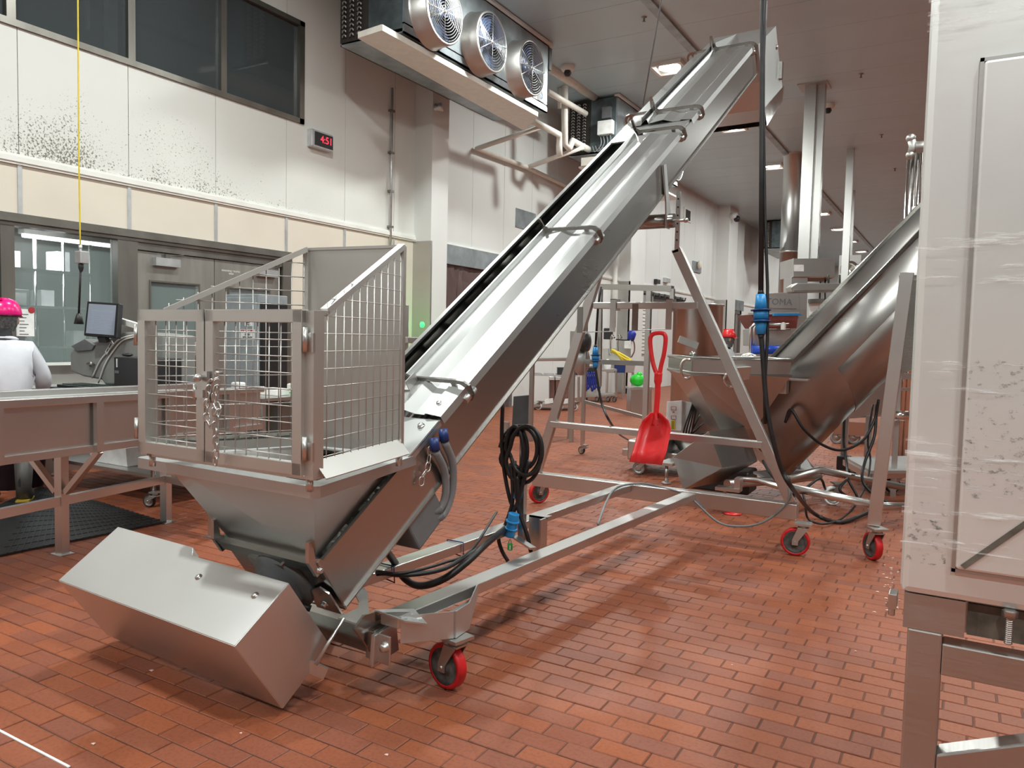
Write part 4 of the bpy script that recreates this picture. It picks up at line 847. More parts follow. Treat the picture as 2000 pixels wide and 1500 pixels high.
m = MB(); m.bar(V((g3.x, g3.y, 0)), V((g3.x, g3.y, .74)), .06, .06, p_); m.box((g3.x-.06, g3.y-.05, 0), (g3.x+.06, g3.y+.05, .006)); m.build('leg', 'steel_tube', parent=tb_); m = MB(); m.bar(V((g3.x, g3.y, .35)), T(lp, 0, .35), .045, .05); m.build('stretcher', 'steel_tube', parent=tb_)
# anti-fatigue mat
m = MB(); mc_ = [G(322, 1022, 0), G(0, 1088, 0), G(-120, 1040, 0), G(80, 953, 0), G(118, 963, 0), G(112, 972, 0), G(196, 984, 0)]
m.plate([p+Z3*.002 for p in mc_], Z3*.014); mat_ = tag(m.build('floor_mat', 'black_rubber'), 'black ribbed rubber mat on the floor under the sorting table', 'mat')
m = MB(); e = mc_[0]; f = mc_[1]
for k in range(1, 13):
    a = mc_[1].lerp(mc_[3], k/13); b = mc_[0].lerp(mc_[6], k/13); m.bar(a+Z3*.017, b+Z3*.017, .012, .005)
for k in range(1, 26): a = mc_[1].lerp(mc_[0], k/26); b = mc_[3].lerp(mc_[6], k/26); m.bar(a+Z3*.017, b+Z3*.017, .008, .004)
r_ = m.build('rib', 'black_plastic', parent=mat_); r_['kind'] = 'stuff'
# ================================================================= DESK WITH LABEL MACHINE
dk = thing('desk', (-6.7, 4.4, 0), 'black-topped work desk on castors behind the sorting table', 'desk')
DX0, DX1, DY0, DY1, DZ = -7.5, -5.85, 4.07, 5.0, .95
m = MB(); m.box((DX0, DY0, DZ-.05), (DX1, DY1, DZ)); m.build('top', 'black_plastic', parent=dk, bevel=.004)
m = MB(); m.box((DX0+.05, DY0+.02, .24), (DX1-.02, DY1-.02, .27)); m.build('shelf', 'steel_tube', parent=dk)
for x in (DX0+.1, DX1-.08):
    for y in (DY0+.03, DY1-.05):
        m = MB(); m.cyl((x, y, .14), (x, y, DZ-.05), .022); m.build('leg', 'steel_tube', parent=dk); caster(x, y-.04, math.radians(-70), .055, .13, parent=dk, mat=('black_rubber', 'steel_dull'), wid=.03, plate=.035)
tub = thing('tub', (-6.75, 4.5, .27), 'translucent white plastic tub of bags on the lower desk shelf', 'tub')
m = MB(); q = [(-6.98, 4.2, .275), (-6.45, 4.2, .275), (-6.45, 4.7, .275), (-6.98, 4.7, .275)]; Q2 = [(-7.02, 4.16, .45), (-6.41, 4.16, .45), (-6.41, 4.74, .45), (-7.02, 4.74, .45)]
i = m.add(q+Q2); m.face(i, i+1, i+2, i+3)
for k in range(4): m.face(i+k, i+(k+1) % 4, i+4+(k+1) % 4, i+4+k)
m.build('body', 'white_plastic', parent=tub, solid=.006); m = MB()
for k in range(9): m.ball((-6.9+.1*(k % 5), 4.3+.15*(k//5)+.05*(k % 2), .44+.02*(k % 3)), .09, 8, (1, 1, .7))
bg_ = m.build('bags', 'bag_film', parent=tub) if plain('bag_film', (.75, .78, .78), .15, noise=.15, scale=30, bump=1.) else None; bg_['kind'] = 'stuff'
bn = thing('bin', (-7.6, 4.0, 0), 'round dark blue bin on the floor beneath the sorting table', 'bin')
m = MB(); m.lathe((-7.72, 3.88, 0), Z3, [(.0, .005), (.24, .0), (.29, .65), (.31, .66), (.31, .69), (.27, .69), (.23, .03), (0, .03)], 26); m.build('body', 'bin_blue', parent=bn) if plain('bin_blue', (.012, .022, .05), .5) else None
m = MB(); m.tube(arc((-7.72, 3.88, .63), X3, Y3, .305, 0, 2*PI, 24), .012, 6); m.build('rim', 'bin_blue', parent=bn)
# label weigher, built from a side profile extruded along the desk
lb = thing('label_weigher', (-6.55, 4.5, DZ), 'grey curved weighing and labelling machine with a touch monitor', 'machine')
yl = 4.42
def D_(u, v, y=yl): return WY(u, v, y)
prof_ = [(137, 725), (136, 690), (150, 672), (175, 668), (215, 660), (240, 648), (280, 650), (320, 655), (320, 752), (205, 752), (198, 742), (160, 735)]
m = MB(); m.plate([D_(u, v) for u, v in prof_], (0, .34, 0)); m.build('housing', 'label_grey', parent=lb, bevel=.02) if plain('label_grey', (.27, .275, .265), .4, noise=.03) else None
m = MB(); m.plate([D_(138, 676, yl-.02), D_(165, 662, yl-.02), D_(184, 674, yl-.02), D_(178, 684, yl-.02), D_(150, 686, yl-.02)], (0, .3, .0)); m.build('hood', 'label_dark', parent=lb, bevel=.006) if plain('label_dark', (.18, .185, .19), .4) else None
for a in (((180, 738), (195, 706), (213, 684), (235, 662), (275, 652)), ((192, 748), (205, 712), (222, 685), (242, 664), (285, 654))): m = MB(); m.tube(spline([D_(u, v, yl-.012) for u, v in a], 5), .008, 6); m.build('trim_band', 'white_paint', parent=lb)
m = MB(); a, b = D_(220, 668, yl-.02), D_(207, 690, yl-.02); m.bar(a, b, .04, .006, (0, 1, 0)); nm = m.build('name_plate', 'white_plastic', parent=lb)
m = MB(); m.bar(a.lerp(b, .15)-Y3*.004, a.lerp(b, .5)-Y3*.004, .014, .002, (0, 1, 0)); m.bar(a.lerp(b, .58)-Y3*.004, a.lerp(b, .85)-Y3*.004, .014, .002, (0, 1, 0)); m.build('plate_print', 'grey_plastic', parent=nm)
m = MB(); q = D_(179, 711, yl-.03); m.lathe(q, (0, -1, 0), [(.012, -.03), (.012, 0), (.026, .005), (.026, .02), (0, .022)], 12); m.bar(q, q-X3*.07, .018, .018); m.build('knob', 'steel_dull', parent=lb)
m = MB(); m.bar(D_(231, 625, yl+.05), D_(280, 640, yl+.05), .05, .05, Y3); m.build('monitor_arm', 'white_paint', parent=lb)
mn = [D_(170, 588, yl-.10), D_(232, 592, yl-.05), D_(227, 660, yl-.11), D_(163, 655, yl-.16)]
nm_ = (mn[1]-mn[0]).cross(mn[3]-mn[0]).normalized(); nm_ = nm_ if nm_.y < 0 else -nm_
m = MB(); m.plate([p-nm_*.002 for p in mn], -nm_*.05); mo_ = m.build('monitor', 'black_plastic', parent=lb, bevel=.006)
cc = sum(mn, V())/4; sc = [cc+(p-cc)*.86 for p in mn]
m = MB(); m.poly([p+nm_*.001 for p in sc]); m.build('screen', 'screen', parent=mo_, fix=False)
m = MB()
for k in range(14):
    f = .22+k*.048; a = sc[0].lerp(sc[3], f).lerp(sc[1].lerp(sc[2], f), .12); b = sc[0].lerp(sc[3], f).lerp(sc[1].lerp(sc[2], f), .92); m.bar(a+nm_*.003, b+nm_*.003, .002, .0015, nm_)
m.build('screen_rows', 'screen_line', parent=mo_)['kind'] = 'stuff' if emit('screen_line', (.30, .34, .42), .9) else ''
m = MB(); a = cc.lerp((mn[2]+mn[3])/2, 1.0); m.bar(a+V((0, .03, 0)), a+V((0, .05, -.05)), .12, .04, Y3); m.build('monitor_foot', 'black_plastic', parent=mo_)
pcx = thing('computer', (-6.1, 4.4, DZ), 'black desktop computer tower beside the label machine', 'computer')
a = D_(222, 697, 4.08); b = D_(290, 752, 4.08)
m = MB(); m.box((a.x, 4.08, DZ), (b.x+.05, 4.37, a.z)); m.build('case', 'black_plastic', parent=pcx, bevel=.008); m = MB(); q = D_(228, 705, 4.075); m.box((q.x-.006, 4.073, q.z-.055), (q.x+.006, 4.079, q.z+.02)); m.build('strip', 'white_plastic', parent=pcx); m = MB(); q = D_(229, 726, 4.075); m.box((q.x-.035, 4.074, q.z-.014), (q.x+.025, 4.079, q.z+.01)); m.build('drive_slot', 'grey_plastic', parent=pcx)
q = D_(249, 694, 4.22); m = MB(); m.ball((q.x, 4.22, a.z+.017), .06, 12, (1, .7, .28)); tag(m.build('mouse', 'black_plastic'), 'black computer mouse lying on top of the computer tower', 'mouse')
k_ = thing('keyboard', (-7.0, 4.2, DZ), 'dark green-black keyboard tray near the front corner of the desk', 'keyboard'); m = MB(); m.box((-7.42, 4.12, DZ), (-6.79, 4.38, DZ+.025)); m.build('base', 'black_plastic', parent=k_, bevel=.005); m = MB()
for r in range(4):
    for c in range(14): m.box((-7.38+c*.043, 4.15+r*.05, DZ+.025), (-7.345+c*.043, 4.19+r*.05, DZ+.034))
m.build('key', 'dark_key', parent=k_)['kind'] = 'stuff' if plain('dark_key', (.03, .05, .04), .5) else ''
m = MB(); m.plate([(-6.72, 4.09, DZ+.001), (-6.0, 4.09, DZ+.001), (-6.0, 4.26, DZ+.001), (-6.72, 4.26, DZ+.001)], Z3*.004); tag(m.build('clipboard', 'cardboard'), 'flat brown cardboard sheet at the front edge of the desk', 'cardboard')
m = MB(); m.ball((-6.45, 4.17, DZ+.03), .1, 12, (1.3, .6, .26)); tag(m.build('plastic_pouch', 'bag_film'), 'clear plastic pouch with dark contents on the cardboard sheet', 'bag')
bx = thing('carton', (-6.0, 4.9, DZ), 'open brown carton holding white papers behind the cage wires', 'box')
a = WY(347, 712, 4.79); b = WY(384, 712, 4.79)
m = MB(); m.box((a.x, 4.79, DZ), (b.x, 4.98, a.z)); m.build('box', 'cardboard', parent=bx); m = MB(); m.plate([(a.x, 4.79, a.z), (b.x, 4.79, a.z), (b.x+.03, 4.77, a.z+.10), (a.x+.02, 4.77, a.z+.08)], (0, .003, 0)); m.build('flap', 'cardboard', parent=bx); m = MB(); m.box((a.x+.06, 4.84, a.z-.05), (b.x+.02, 4.94, a.z+.22)); m.box((a.x+.02, 4.80, a.z-.02), (a.x+.12, 4.83, a.z+.05)); m.build('papers', 'paper', parent=bx)
m = MB(); m.cyl((-6.02, 4.2, DZ), (-6.02, 4.2, DZ+.10), .028); m.cyl((-6.02, 4.2, DZ+.10), (-6.02, 4.2, DZ+.14), .012); tag(m.build('bottle', 'dark_green'), 'little dark green bottle right of the computer tower', 'bottle') if plain('dark_green', (.02, .09, .04), .3) else None
m = MB(); m.plate([(-6.2, 4.12, DZ), (-6.06, 4.14, DZ), (-6.08, 4.2, DZ+.1), (-6.16, 4.18, DZ+.08)], (0, .01, 0)); tag(m.build('crumpled_paper', 'paper'), 'crumpled white paper standing in front of the computer tower', 'paper')
# counter below the control room window with its notice
m = MB(); m.box((XW+.05, 2.2, .82), (-8.0, 5.4, .90)); m.box((XW+.05, 2.2, .0), (-8.1, 5.4, .82)); m.box((XW+.05, 2.2, .90), (XW+.12, 5.4, 1.0)); tag(m.build('counter', 'steel_dull'), 'low steel counter along the wall below the control room window', 'counter')
nt_ = thing('notice', (XW+.07, 4.55, 1.5), 'pale printed sheet with red stamp taped to the control room glass', 'notice'); a = WX(34, 603, XW+.05); b = WX(70, 657, XW+.05)
m = MB(); m.box((XW+.02, a.y, b.z), (XW+.024, b.y, a.z)); m.build('sheet', 'paper', parent=nt_); m = MB(); q = WX(64, 606, XW+.05); m.lathe((XW+.026, q.y, q.z), X3, [(.035, 0), (0, .001)], 14); m.build('stamp', 'red_ink', parent=nt_); m = MB()
for k in range(8): z = a.z-.06-k*.035; m.box((XW+.0245, a.y+.03, z), (XW+.026, b.y-.06-.02*(k % 3), z+.008))
m.build('print', 'grey_plastic', parent=nt_)['kind'] = 'stuff'
# electrical cabinet seen through the cage, with its warning sign
ec = thing('electrical_cabinet', (-7.4, 6.6, 0), 'grey electrical cabinet with danger sign seen through the cage', 'cabinet')
a = WY(440, 575, 6.3); b = WY(505, 575, 6.3); m = MB(); m.box((a.x, 6.3, .75), (b.x, 6.75, a.z)); m.build('body', 'grey_cab', parent=ec, bevel=.008) if plain('grey_cab', (.30, .33, .35), .45) else None
m = MB(); m.box((a.x+.03, 6.285, .8), (b.x-.03, 6.30, a.z-.04)); ecd = m.build('door', 'grey_cab', parent=ec, bevel=.004); m = MB(); m.box((b.x, 6.32, .8), (b.x+.05, 6.7, a.z-.1)); m.build('side_panel', 'black_plastic', parent=ec); m = MB(); m.box((a.x, 6.3, 0), (a.x+.05, 6.7, .75)); m.box((b.x-.05, 6.3, 0), (b.x, 6.7, .75)); m.build('stand', 'frame_steel', parent=ec)
q0 = WY(470, 643, 6.28); q1 = WY(497, 664, 6.28); m = MB(); m.box((q0.x, 6.279, q1.z), (q1.x, 6.284, q0.z)); sg = m.build('warning_sign', 'white_plastic', parent=ec); m = MB(); m.box((q0.x+.01, 6.276, q0.z-.035), (q1.x-.01, 6.279, q0.z-.006)); m.build('sign_band', 'red_ink', parent=ec)
cxs = (q0.x+q1.x)/2; letters('DANGER', 'sign_lettering', 'white_plastic', ec, (cxs, 6.275, q0.z-.02), X3, Z3, .028); letters('HIGH\nVOLTAGE', 'sign_lettering', 'ink', ec, (cxs, 6.277, (q0.z+q1.z)/2-.018), X3, Z3, .036, .001, .001)
m = MB(); q = WY(485, 632, 6.28); m.box((q.x-.06, 6.279, q.z-.03), (q.x+.06, 6.284, q.z+.03)); m.build('label_plate', 'white_plastic', parent=ec); letters('480V\nONLY', 'sign_lettering', 'ink', ec, (q.x, 6.277, q.z), X3, Z3, .026)
# second table with clutter, seen through the right cage door
t2 = thing('work_table', (-6.2, 5.5, 0), 'black steel table with white papers seen through the cage door', 'table')
TX0, TX1, TY0, TY1, TZ = -6.95, -5.72, 5.1, 6.0, .88
m = MB(); m.box((TX0, TY0, TZ-.03), (TX1, TY1, TZ)); m.build('top', 'steel_tube', parent=t2)
for x in (TX0+.04, TX1-.04):
    for y in (TY0+.04, TY1-.04): m = MB(); m.box((x-.02, y-.02, 0), (x+.02, y+.02, TZ-.03)); m.build('leg', 'steel_tube', parent=t2)
m = MB(); m.box((TX0+.05, TY0+.3, .1), (TX1-.06, TY1-.1, TZ-.1)); m.build('under_cabinet', 'frame_steel', parent=t2)
for k, (x, y, sx, sy, h, mt, nm, lb_) in enumerate(((-6.0, 5.5, .28, .18, .07, 'paper', 'paper_pile', 'heap of white paper on the steel table behind the cage'), (-6.35, 5.35, .12, .1, .12, 'white_plastic', 'small_box', 'small printed white box at the left of the steel table'), (-5.95, 5.85, .42, .07, .10, 'pvc_pipe', 'cream_tray', 'long cream tray at the back of the steel table'))):
    m = MB(); m.plate([(x-sx/2, y-sy/2, TZ), (x+sx/2, y-sy/2, TZ), (x+sx*.45, y+sy/2, TZ), (x-sx*.4, y+sy/2, TZ)], Z3*h); tag(m.build(nm, mt, bevel=.015), lb_, 'tray' if 'tray' in nm else 'box' if 'box' in nm else 'paper')
m = MB(); m.lathe((-5.82, 5.62, TZ), Z3, [(.0, 0), (.045, 0), (.05, .08), (0, .08)], 14); tag(m.build('tape_roll', 'green_plastic'), 'small green roll at the right end of the steel table', 'tape')
# yellow power drop
yc = thing('power_drop', (-6.55, 3.9, 1.7), 'yellow cord from the ceiling with outlet box and black plug', 'cord')
A_ = WY(157, 490, 3.9); m = MB(); m.tube(spline([(WY(150, -300, 3.9).x, 3.9, ZC), WY(152, 0, 3.9), WY(154, 300, 3.9), A_], 5), .007, 6); m.build('cord', 'yellow', parent=yc); m = MB(); q = WY(158, 502, 3.9); m.box((q.x-.045, 3.87, q.z-.055), (q.x+.045, 3.95, q.z+.05)); m.build('outlet_box', 'alu', parent=yc, bevel=.006); m = MB(); m.cyl(A_-Z3*.0, A_+Z3*.05, .012, .016); m.build('gland', 'alu', parent=yc)
b = WY(154, 612, 3.9); m = MB(); m.tube([q-Z3*.05, b], .010, 6); m.build('lead', 'black_rubber', parent=yc); m = MB(); m.lathe(q-Z3*.055, -Z3, [(.012, 0), (.022, .005), (.022, .04), (.012, .07)], 10); m.build('gland', 'black_plastic', parent=yc); c = WY(154, 633, 3.9); m = MB(); m.tube([b, b.lerp(c, .4), c], [.018, .028, .04], 10); m.build('plug', 'black_plastic', parent=yc)
# ================================================================= PEOPLE
def skin_body(name, joints, edges, mat, parent, sub=2):
    """continuous body: joints {name: (pos, radius)} grown with a Skin modifier"""
    ks = list(joints); me = bpy.data.meshes.new(name); off = OFF[parent]
    me.from_pydata([V(joints[k][0])-off for k in ks], [(ks.index(a), ks.index(b)) for a, b in edges], [])
    o = bpy.data.objects.new(name, me); COL.objects.link(o); o.parent = parent; OFF[o] = off
    md = o.modifiers.new('skin', 'SKIN'); md.use_smooth_shade = True
    for i, k in enumerate(ks):
        r = joints[k][1]; sv = me.skin_vertices[0].data[i]; sv.radius = (r, r) if isinstance(r, (int, float)) else r; sv.use_root = (i == 0)
    s = o.modifiers.new('sub', 'SUBSURF'); s.levels = s.render_levels = sub
    me.materials.append(MAT[mat]); return o
plain('skin', (.45, .26, .18), .5, noise=.03); plain('coat_white', (.72, .74, .80), .75, noise=.04, scale=5, bump=.35); plain('trouser_black', (.012, .012, .015), .7); plain('hat_pink', (.85, .01, .22), .25); plain('hat_red', (.70, .02, .025), .3); plain('hair_net', (.10, .10, .10), .6, noise=.3, scale=60, bump=.5); plain('boot', (.05, .045, .04), .5); plain('boot_sole', (.45, .30, .03), .5); plain('glove', (.75, .74, .66), .5)
def head(parent, c, fwd, hat, r=.098, net=True, beard=False):
    """head with face turned towards fwd, hard hat on top"""
    f = V(fwd).normalized(); s = f.cross(Z3).normalized(); c = V(c)
    m = MB(); m.ball(c, r, 20, (1, 1, 1.22)); m.ball(c+f*.012-Z3*.06, r*.78, 16, (.9, .9, 1)); hd = m.build('head', 'skin', parent=parent, fix=False)
    m = MB(); m.plate([c+f*r*.9+Z3*.03-s*.008, c+f*r*.9+Z3*.03+s*.008, c+f*(r+.03)-Z3*.025+s*.016, c+f*(r+.03)-Z3*.025-s*.016], -f*.03); m.build('nose', 'skin', parent=hd, bevel=.005)
    for k in (-1, 1):
        m = MB(); m.ball(c+f*r*.9+s*k*.035+Z3*.012, .014, 8, (1, 1, .7)); m.build('eye', 'white_plastic', parent=hd); m = MB(); m.ball(c+s*k*r*1.0-Z3*.01, .03, 8, (.6, .6, 1.2)); m.build('ear', 'skin', parent=hd)
    m = MB(); m.bar(c+f*r*.88-Z3*.058-s*.024, c+f*r*.88-Z3*.058+s*.024, .012, .010); m.build('mouth', 'red_ink', parent=hd)
    m = MB(); a = 24
    prof = [(.128, .0), (.132, .012), (.126, .05), (.112, .09), (.085, .122), (.045, .14), (0, .145)]
    m.lathe(c+Z3*.035, Z3, prof, a); i = m.add([c+Z3*.035+(f*math.cos(t)+s*math.sin(t))*.128 for t in [-1.2+2.4*k/10 for k in range(11)]]+[c+Z3*.022+(f*math.cos(t)*1.42+s*math.sin(t)*1.08)*.128 for t in [-1.2+2.4*k/10 for k in range(11)]])
    for k in range(10): m.face(i+k, i+k+1, i+12+k, i+11+k, smooth=True)
    m.plate([c+Z3*.18-f*.1-s*.012, c+Z3*.18-f*.1+s*.012, c+Z3*.186+f*.09+s*.012, c+Z3*.186+f*.09-s*.012], -Z3*.02); m.build('hard_hat', hat, parent=parent, solid=.003)
    if net: m = MB(); m.lathe(c-Z3*.10, Z3, [(.075, 0), (.098, .05), (.106, .10), (.106, .15)], 20, *( (0, 2*PI))); m.build('hair_net', 'hair_net', parent=parent) if not beard else None
    if beard: m = MB(); m.lathe(c-Z3*.13, Z3, [(.07, -.02), (.088, .04), (.105, .09), (.108, .17)], 18); m.build('hood', 'hair_net', parent=parent)
    return hd
def hand(parent, p, d, up_, r=.009):
    """palm, four fingers and a thumb curled around something in front of the hand"""
    p = V(p); d = V(d).normalized(); s = d.cross(V(up_)).normalized(); n = s.cross(d)
    m = MB(); m.bar(p, p+d*.085, .075, .028, n); h = m.build('hand', 'glove', parent=parent, bevel=.01)
    for k in range(4):
        o = p+d*.08+s*(-.028+.0187*k); ln = (.06, .072, .076, .068)[k]; m = MB(); m.tube([o, o+d*ln*.5-n*.01, o+d*ln*.75-n*.035, o+d*ln*.6-n*.06], [r, r, r*.9, r*.75], 8); m.build('finger', 'glove', parent=h)
    o = p+d*.025-s*.036; m = MB(); m.tube([o, o-s*.03+d*.02-n*.01, o-s*.028+d*.055-n*.03], [r*1.1, r, r*.8], 8); m.build('finger', 'glove', parent=h)
# worker at the weighing desk, back to the camera
wk = thing('person', (-7.15, 3.52, 0), 'worker in pink hard hat and white coat standing behind the sorting table', 'person')
wx, wy = -7.10, 3.50; WF = V((-.75, .62, 0)).normalized(); WS = WF.cross(Z3)
hx = G(8, 618, 1.52); bx0 = V((wx, wy, 0)); 
hd_c = V((WX(6, 612, -7.0).x, WX(6, 612, -7.0).y, WX(6, 612, -7.0).z)); 
c0_ = V((hd_c.x, hd_c.y, 0))
def B(a, b, z): return c0_+WS*a+WF*b+Z3*z
zs = hd_c.z-.24
skin_body('body', {'pelvis': (B(0, -.02, .86), .14), 'spine': (B(0, -.03, 1.08), .14), 'chest': (B(0, -.04, zs-.08), (.17, .13)), 'neck': (B(0, -.02, zs+.05), .06), 'skull': (B(0, 0, zs+.16), .07),
  'hl': (B(-.1, 0, .80), .1), 'kl': (B(-.12, .02, .46), .07), 'al': (B(-.13, -.02, .1), .05), 'fl': (B(-.14, .12, .05), .045), 'hr': (B(.1, 0, .80), .1), 'kr': (B(.12, .03, .46), .07), 'ar': (B(.13, -.02, .1), .05), 'fr': (B(.15, .12, .05), .045)},
  [('pelvis', 'spine'), ('spine', 'chest'), ('chest', 'neck'), ('neck', 'skull'), ('pelvis', 'hl'), ('hl', 'kl'), ('kl', 'al'), ('al', 'fl'), ('pelvis', 'hr'), ('hr', 'kr'), ('kr', 'ar'), ('ar', 'fr')], 'trouser_black', wk)
skin_body('coat', {'hem': (B(0, -.03, .72), (.25, .19)), 'waist': (B(0, -.03, .98), (.225, .175)), 'chest': (B(0, -.04, zs-.12), (.235, .16)), 'top': (B(0, -.02, zs+.0), (.16, .11)), 'collar': (B(0, -.01, zs+.06), .075),
  'sl': (B(-.19, -.02, zs-.05), .09), 'el': (B(-.28, .05, zs-.33), .072), 'wl': (B(-.2, .27, zs-.40), .052), 'sr': (B(.19, -.02, zs-.05), .09), 'er': (B(.29, .04, zs-.33), .075), 'wr': (B(.22, .27, zs-.42), .054)},
  [('hem', 'waist'), ('waist', 'chest'), ('chest', 'top'), ('top', 'collar'), ('chest', 'sl'), ('sl', 'el'), ('el', 'wl'), ('chest', 'sr'), ('sr', 'er'), ('er', 'wr')], 'coat_white', wk)
head(wk, B(0, .02, zs+.19), WF, 'hat_pink')
for a in (-.2, .22): hand(wk, B(a, .29, zs-.42), WF-Z3*.2, Z3, .0095)
for a in (-.13, .13):
    m = MB(); o = B(a, -.06, 0); m.plate([o-WS*.05, o+WS*.05, o+WS*.055+WF*.18, o+WS*.03+WF*.27, o-WS*.03+WF*.27, o-WS*.055+WF*.18], Z3*.03); sl = m.build('boot_sole', 'boot_sole', parent=wk); m = MB(); m.tube([B(a, .02, .36), B(a, .0, .12), B(a, .02, .06), B(a, .17, .055)], [.075, .06, .065, .05], 12); m.build('boot', 'boot', parent=wk)
# far worker in a red hat, seen over the mixer
fw_ = G(1422, 655, 1.68); dd = V((fw_-CAM)).normalized(); dist = 14.2; fp = CAM+ray(1421, 657)*dist
f2 = thing('person', (fp.x, fp.y, 0), 'distant worker in red hard hat and grey coat behind the steel mixer', 'person')
FD = V((.8, .45, 0)).normalized(); FS = FD.cross(Z3); c1 = V((fp.x, fp.y, 0)); zs = fp.z-.22
def E(a, b, z): return c1+FS*a+FD*b+Z3*z
skin_body('body', {'pelvis': (E(0, 0, .92), .14), 'chest': (E(0, 0, 1.2), .14), 'neck': (E(0, 0, zs+.02), .06), 'skull': (E(0, .01, zs+.14), .07), 'hl': (E(-.1, 0, .84), .1), 'kl': (E(-.11, 0, .48), .07), 'al': (E(-.12, -.02, .1), .05), 'fl': (E(-.12, .13, .05), .045), 'hr': (E(.1, 0, .84), .1), 'kr': (E(.11, 0, .48), .07), 'ar': (E(.12, -.02, .1), .05), 'fr': (E(.12, .13, .05), .045)},
  [('pelvis', 'chest'), ('chest', 'neck'), ('neck', 'skull'), ('pelvis', 'hl'), ('hl', 'kl'), ('kl', 'al'), ('al', 'fl'), ('pelvis', 'hr'), ('hr', 'kr'), ('kr', 'ar'), ('ar', 'fr')], 'trouser_black', f2)
skin_body('coat', {'hem': (E(0, 0, .8), (.22, .18)), 'chest': (E(0, 0, zs-.15), (.22, .15)), 'top': (E(0, 0, zs-.02), .12), 'sl': (E(-.19, 0, zs-.08), .08), 'el': (E(-.24, .1, zs-.35), .065), 'wl': (E(-.1, .3, zs-.16), .05), 'sr': (E(.19, 0, zs-.08), .08), 'er': (E(.24, .12, zs-.33), .065), 'wr': (E(.1, .32, zs-.14), .05)},
  [('hem', 'chest'), ('chest', 'top'), ('chest', 'sl'), ('sl', 'el'), ('el', 'wl'), ('chest', 'sr'), ('sr', 'er'), ('er', 'wr')], 'coat_grey', f2) if plain('coat_grey', (.42, .44, .46), .7) else None
head(f2, E(0, .02, zs+.17), FD, 'hat_red', beard=True)
for a in (-.1, .1): hand(f2, E(a, .32, zs-.14), FD+Z3*.5, Z3, .0095)
# ================================================================= STAINLESS CABINET, RIGHT
YC = 2.0
def K_(u, v, y=YC): return WY(u, v, y)
cb = thing('steel_cabinet', (.4, 2.4, 0), 'tall film-wrapped stainless cabinet on heavy legs at the right edge', 'cabinet')
xl = K_(1757, 1150).x; zb = K_(1757, 1157).z; ztop = K_(1815, -60).z; xr_ = 1.15
m = MB(); m.box((xl, YC, zb), (xr_, YC+.85, ztop)); m.build('body', 'steel_cabinet', parent=cb, bevel=.018)
ax, az0 = K_(1866, 1108).x, K_(1866, 1108).z; az1 = K_(1930, 122).z
m = MB(); m.plate([(ax, YC-.018, az0), (xr_-.12, YC-.018, az0), (xr_-.12, YC-.018, az1), (ax, YC-.018, az1)], (0, .018, 0)); dr = m.build('door', 'steel_cabinet', parent=cb, bevel=.006)
m = MB(); 
for a, b in (((ax-.008, az0-.008), (ax, az1+.008)), ((ax-.008, az0-.008), (xr_-.12, az0)), ((ax-.008, az1), (xr_-.12, az1+.008))): m.box((a[0], YC-.012, a[1]), (b[0], YC, b[1]))
m.build('door_gasket', 'steel_dull', parent=cb)
m_, t_, b_ = nt('film'); b_.inputs['Roughness'].default_value = .07; b_.inputs['Base Color'].default_value = (.93, .94, .94, 1); b_.inputs['Specular IOR Level'].default_value = .8
tc = N(t_, 'TexCoord'); mp = N(t_, 'Mapping'); mp.inputs['Scale'].default_value = (3, 3, 26); L(t_, tc.outputs['Object'], mp.inputs[0]); nz = N(t_, 'TexNoise', Scale=2.2, Detail=5., Roughness=.65); L(t_, mp.outputs[0], nz.inputs['Vector'])
L(t_, ramp(t_, nz.outputs['Fac'], [(.54, .0), (.70, .42)]), b_.inputs['Alpha']); bp = N(t_, 'Bump', Strength=.8, Distance=.01); L(t_, nz.outputs['Fac'], bp.inputs['Height']); L(t_, bp.outputs[0], b_.inputs['Normal'])
for k, (z0, z1) in enumerate(((K_(1800, 75).z, ztop), (K_(1790, 560).z, K_(1790, 455).z), (K_(1790, 760).z, K_(1790, 675).z), (K_(1780, 1060).z, K_(1780, 840).z))):
    m = MB(); m.box((xl-.003, YC-.022, z0), (xr_, YC-.020, z1)); m.build('film_wrap', 'film', parent=cb)
plain('stain_and_recess', (.12, .105, .085), .6, noise=.2, scale=25)
m_, t_, b_ = nt('smear'); b_.inputs['Base Color'].default_value = (.10, .095, .08, 1); b_.inputs['Roughness'].default_value = .7
tc = N(t_, 'TexCoord'); mp = N(t_, 'Mapping'); mp.inputs['Scale'].default_value = (9, 9, 14); L(t_, tc.outputs['Object'], mp.inputs[0]); nz = N(t_, 'TexNoise', Scale=5.5, Detail=7., Roughness=.72); L(t_, mp.outputs[0], nz.inputs['Vector']); L(t_, ramp(t_, nz.outputs['Fac'], [(.56, 0.), (.72, .5)]), b_.inputs['Alpha'])
m = MB(); m.box((ax+.004, YC-.0195, K_(1900, 970).z), (ax+.16, YC-.0188, K_(1900, 700).z)); m.build('grime', 'smear', parent=cb)
m = MB(); m.box((xl+.01, YC-.0012, K_(1800, 1100).z), (ax-.02, YC-.0006, K_(1800, 980).z)); m.build('grime', 'smear', parent=cb)
m = MB(); m.bar(K_(1880, 1108, YC-.020), K_(2010, 1018, YC-.020), .012, .002, (0, 1, 0)); m.build('grime_streak', 'stain_and_recess', parent=cb)
zs_ = K_(1770, 1228).z
m = MB(); m.box((xl+.01, YC+.01, zs_), (ax+.025, YC+.75, zb)); m.box((ax+.025, YC+.05, zs_), (xr_-.05, YC+.75, zb-.005)); m.build('base_beam', 'steel_dull', parent=cb)
m = MB(); m.box((ax+.03, YC+.04, zs_+.0), (xr_-.1, YC+.05, zb-.01)); m.build('base_recess', 'stain_and_recess', parent=cb)  # dark sheet: the shade of the recess is put into its colour
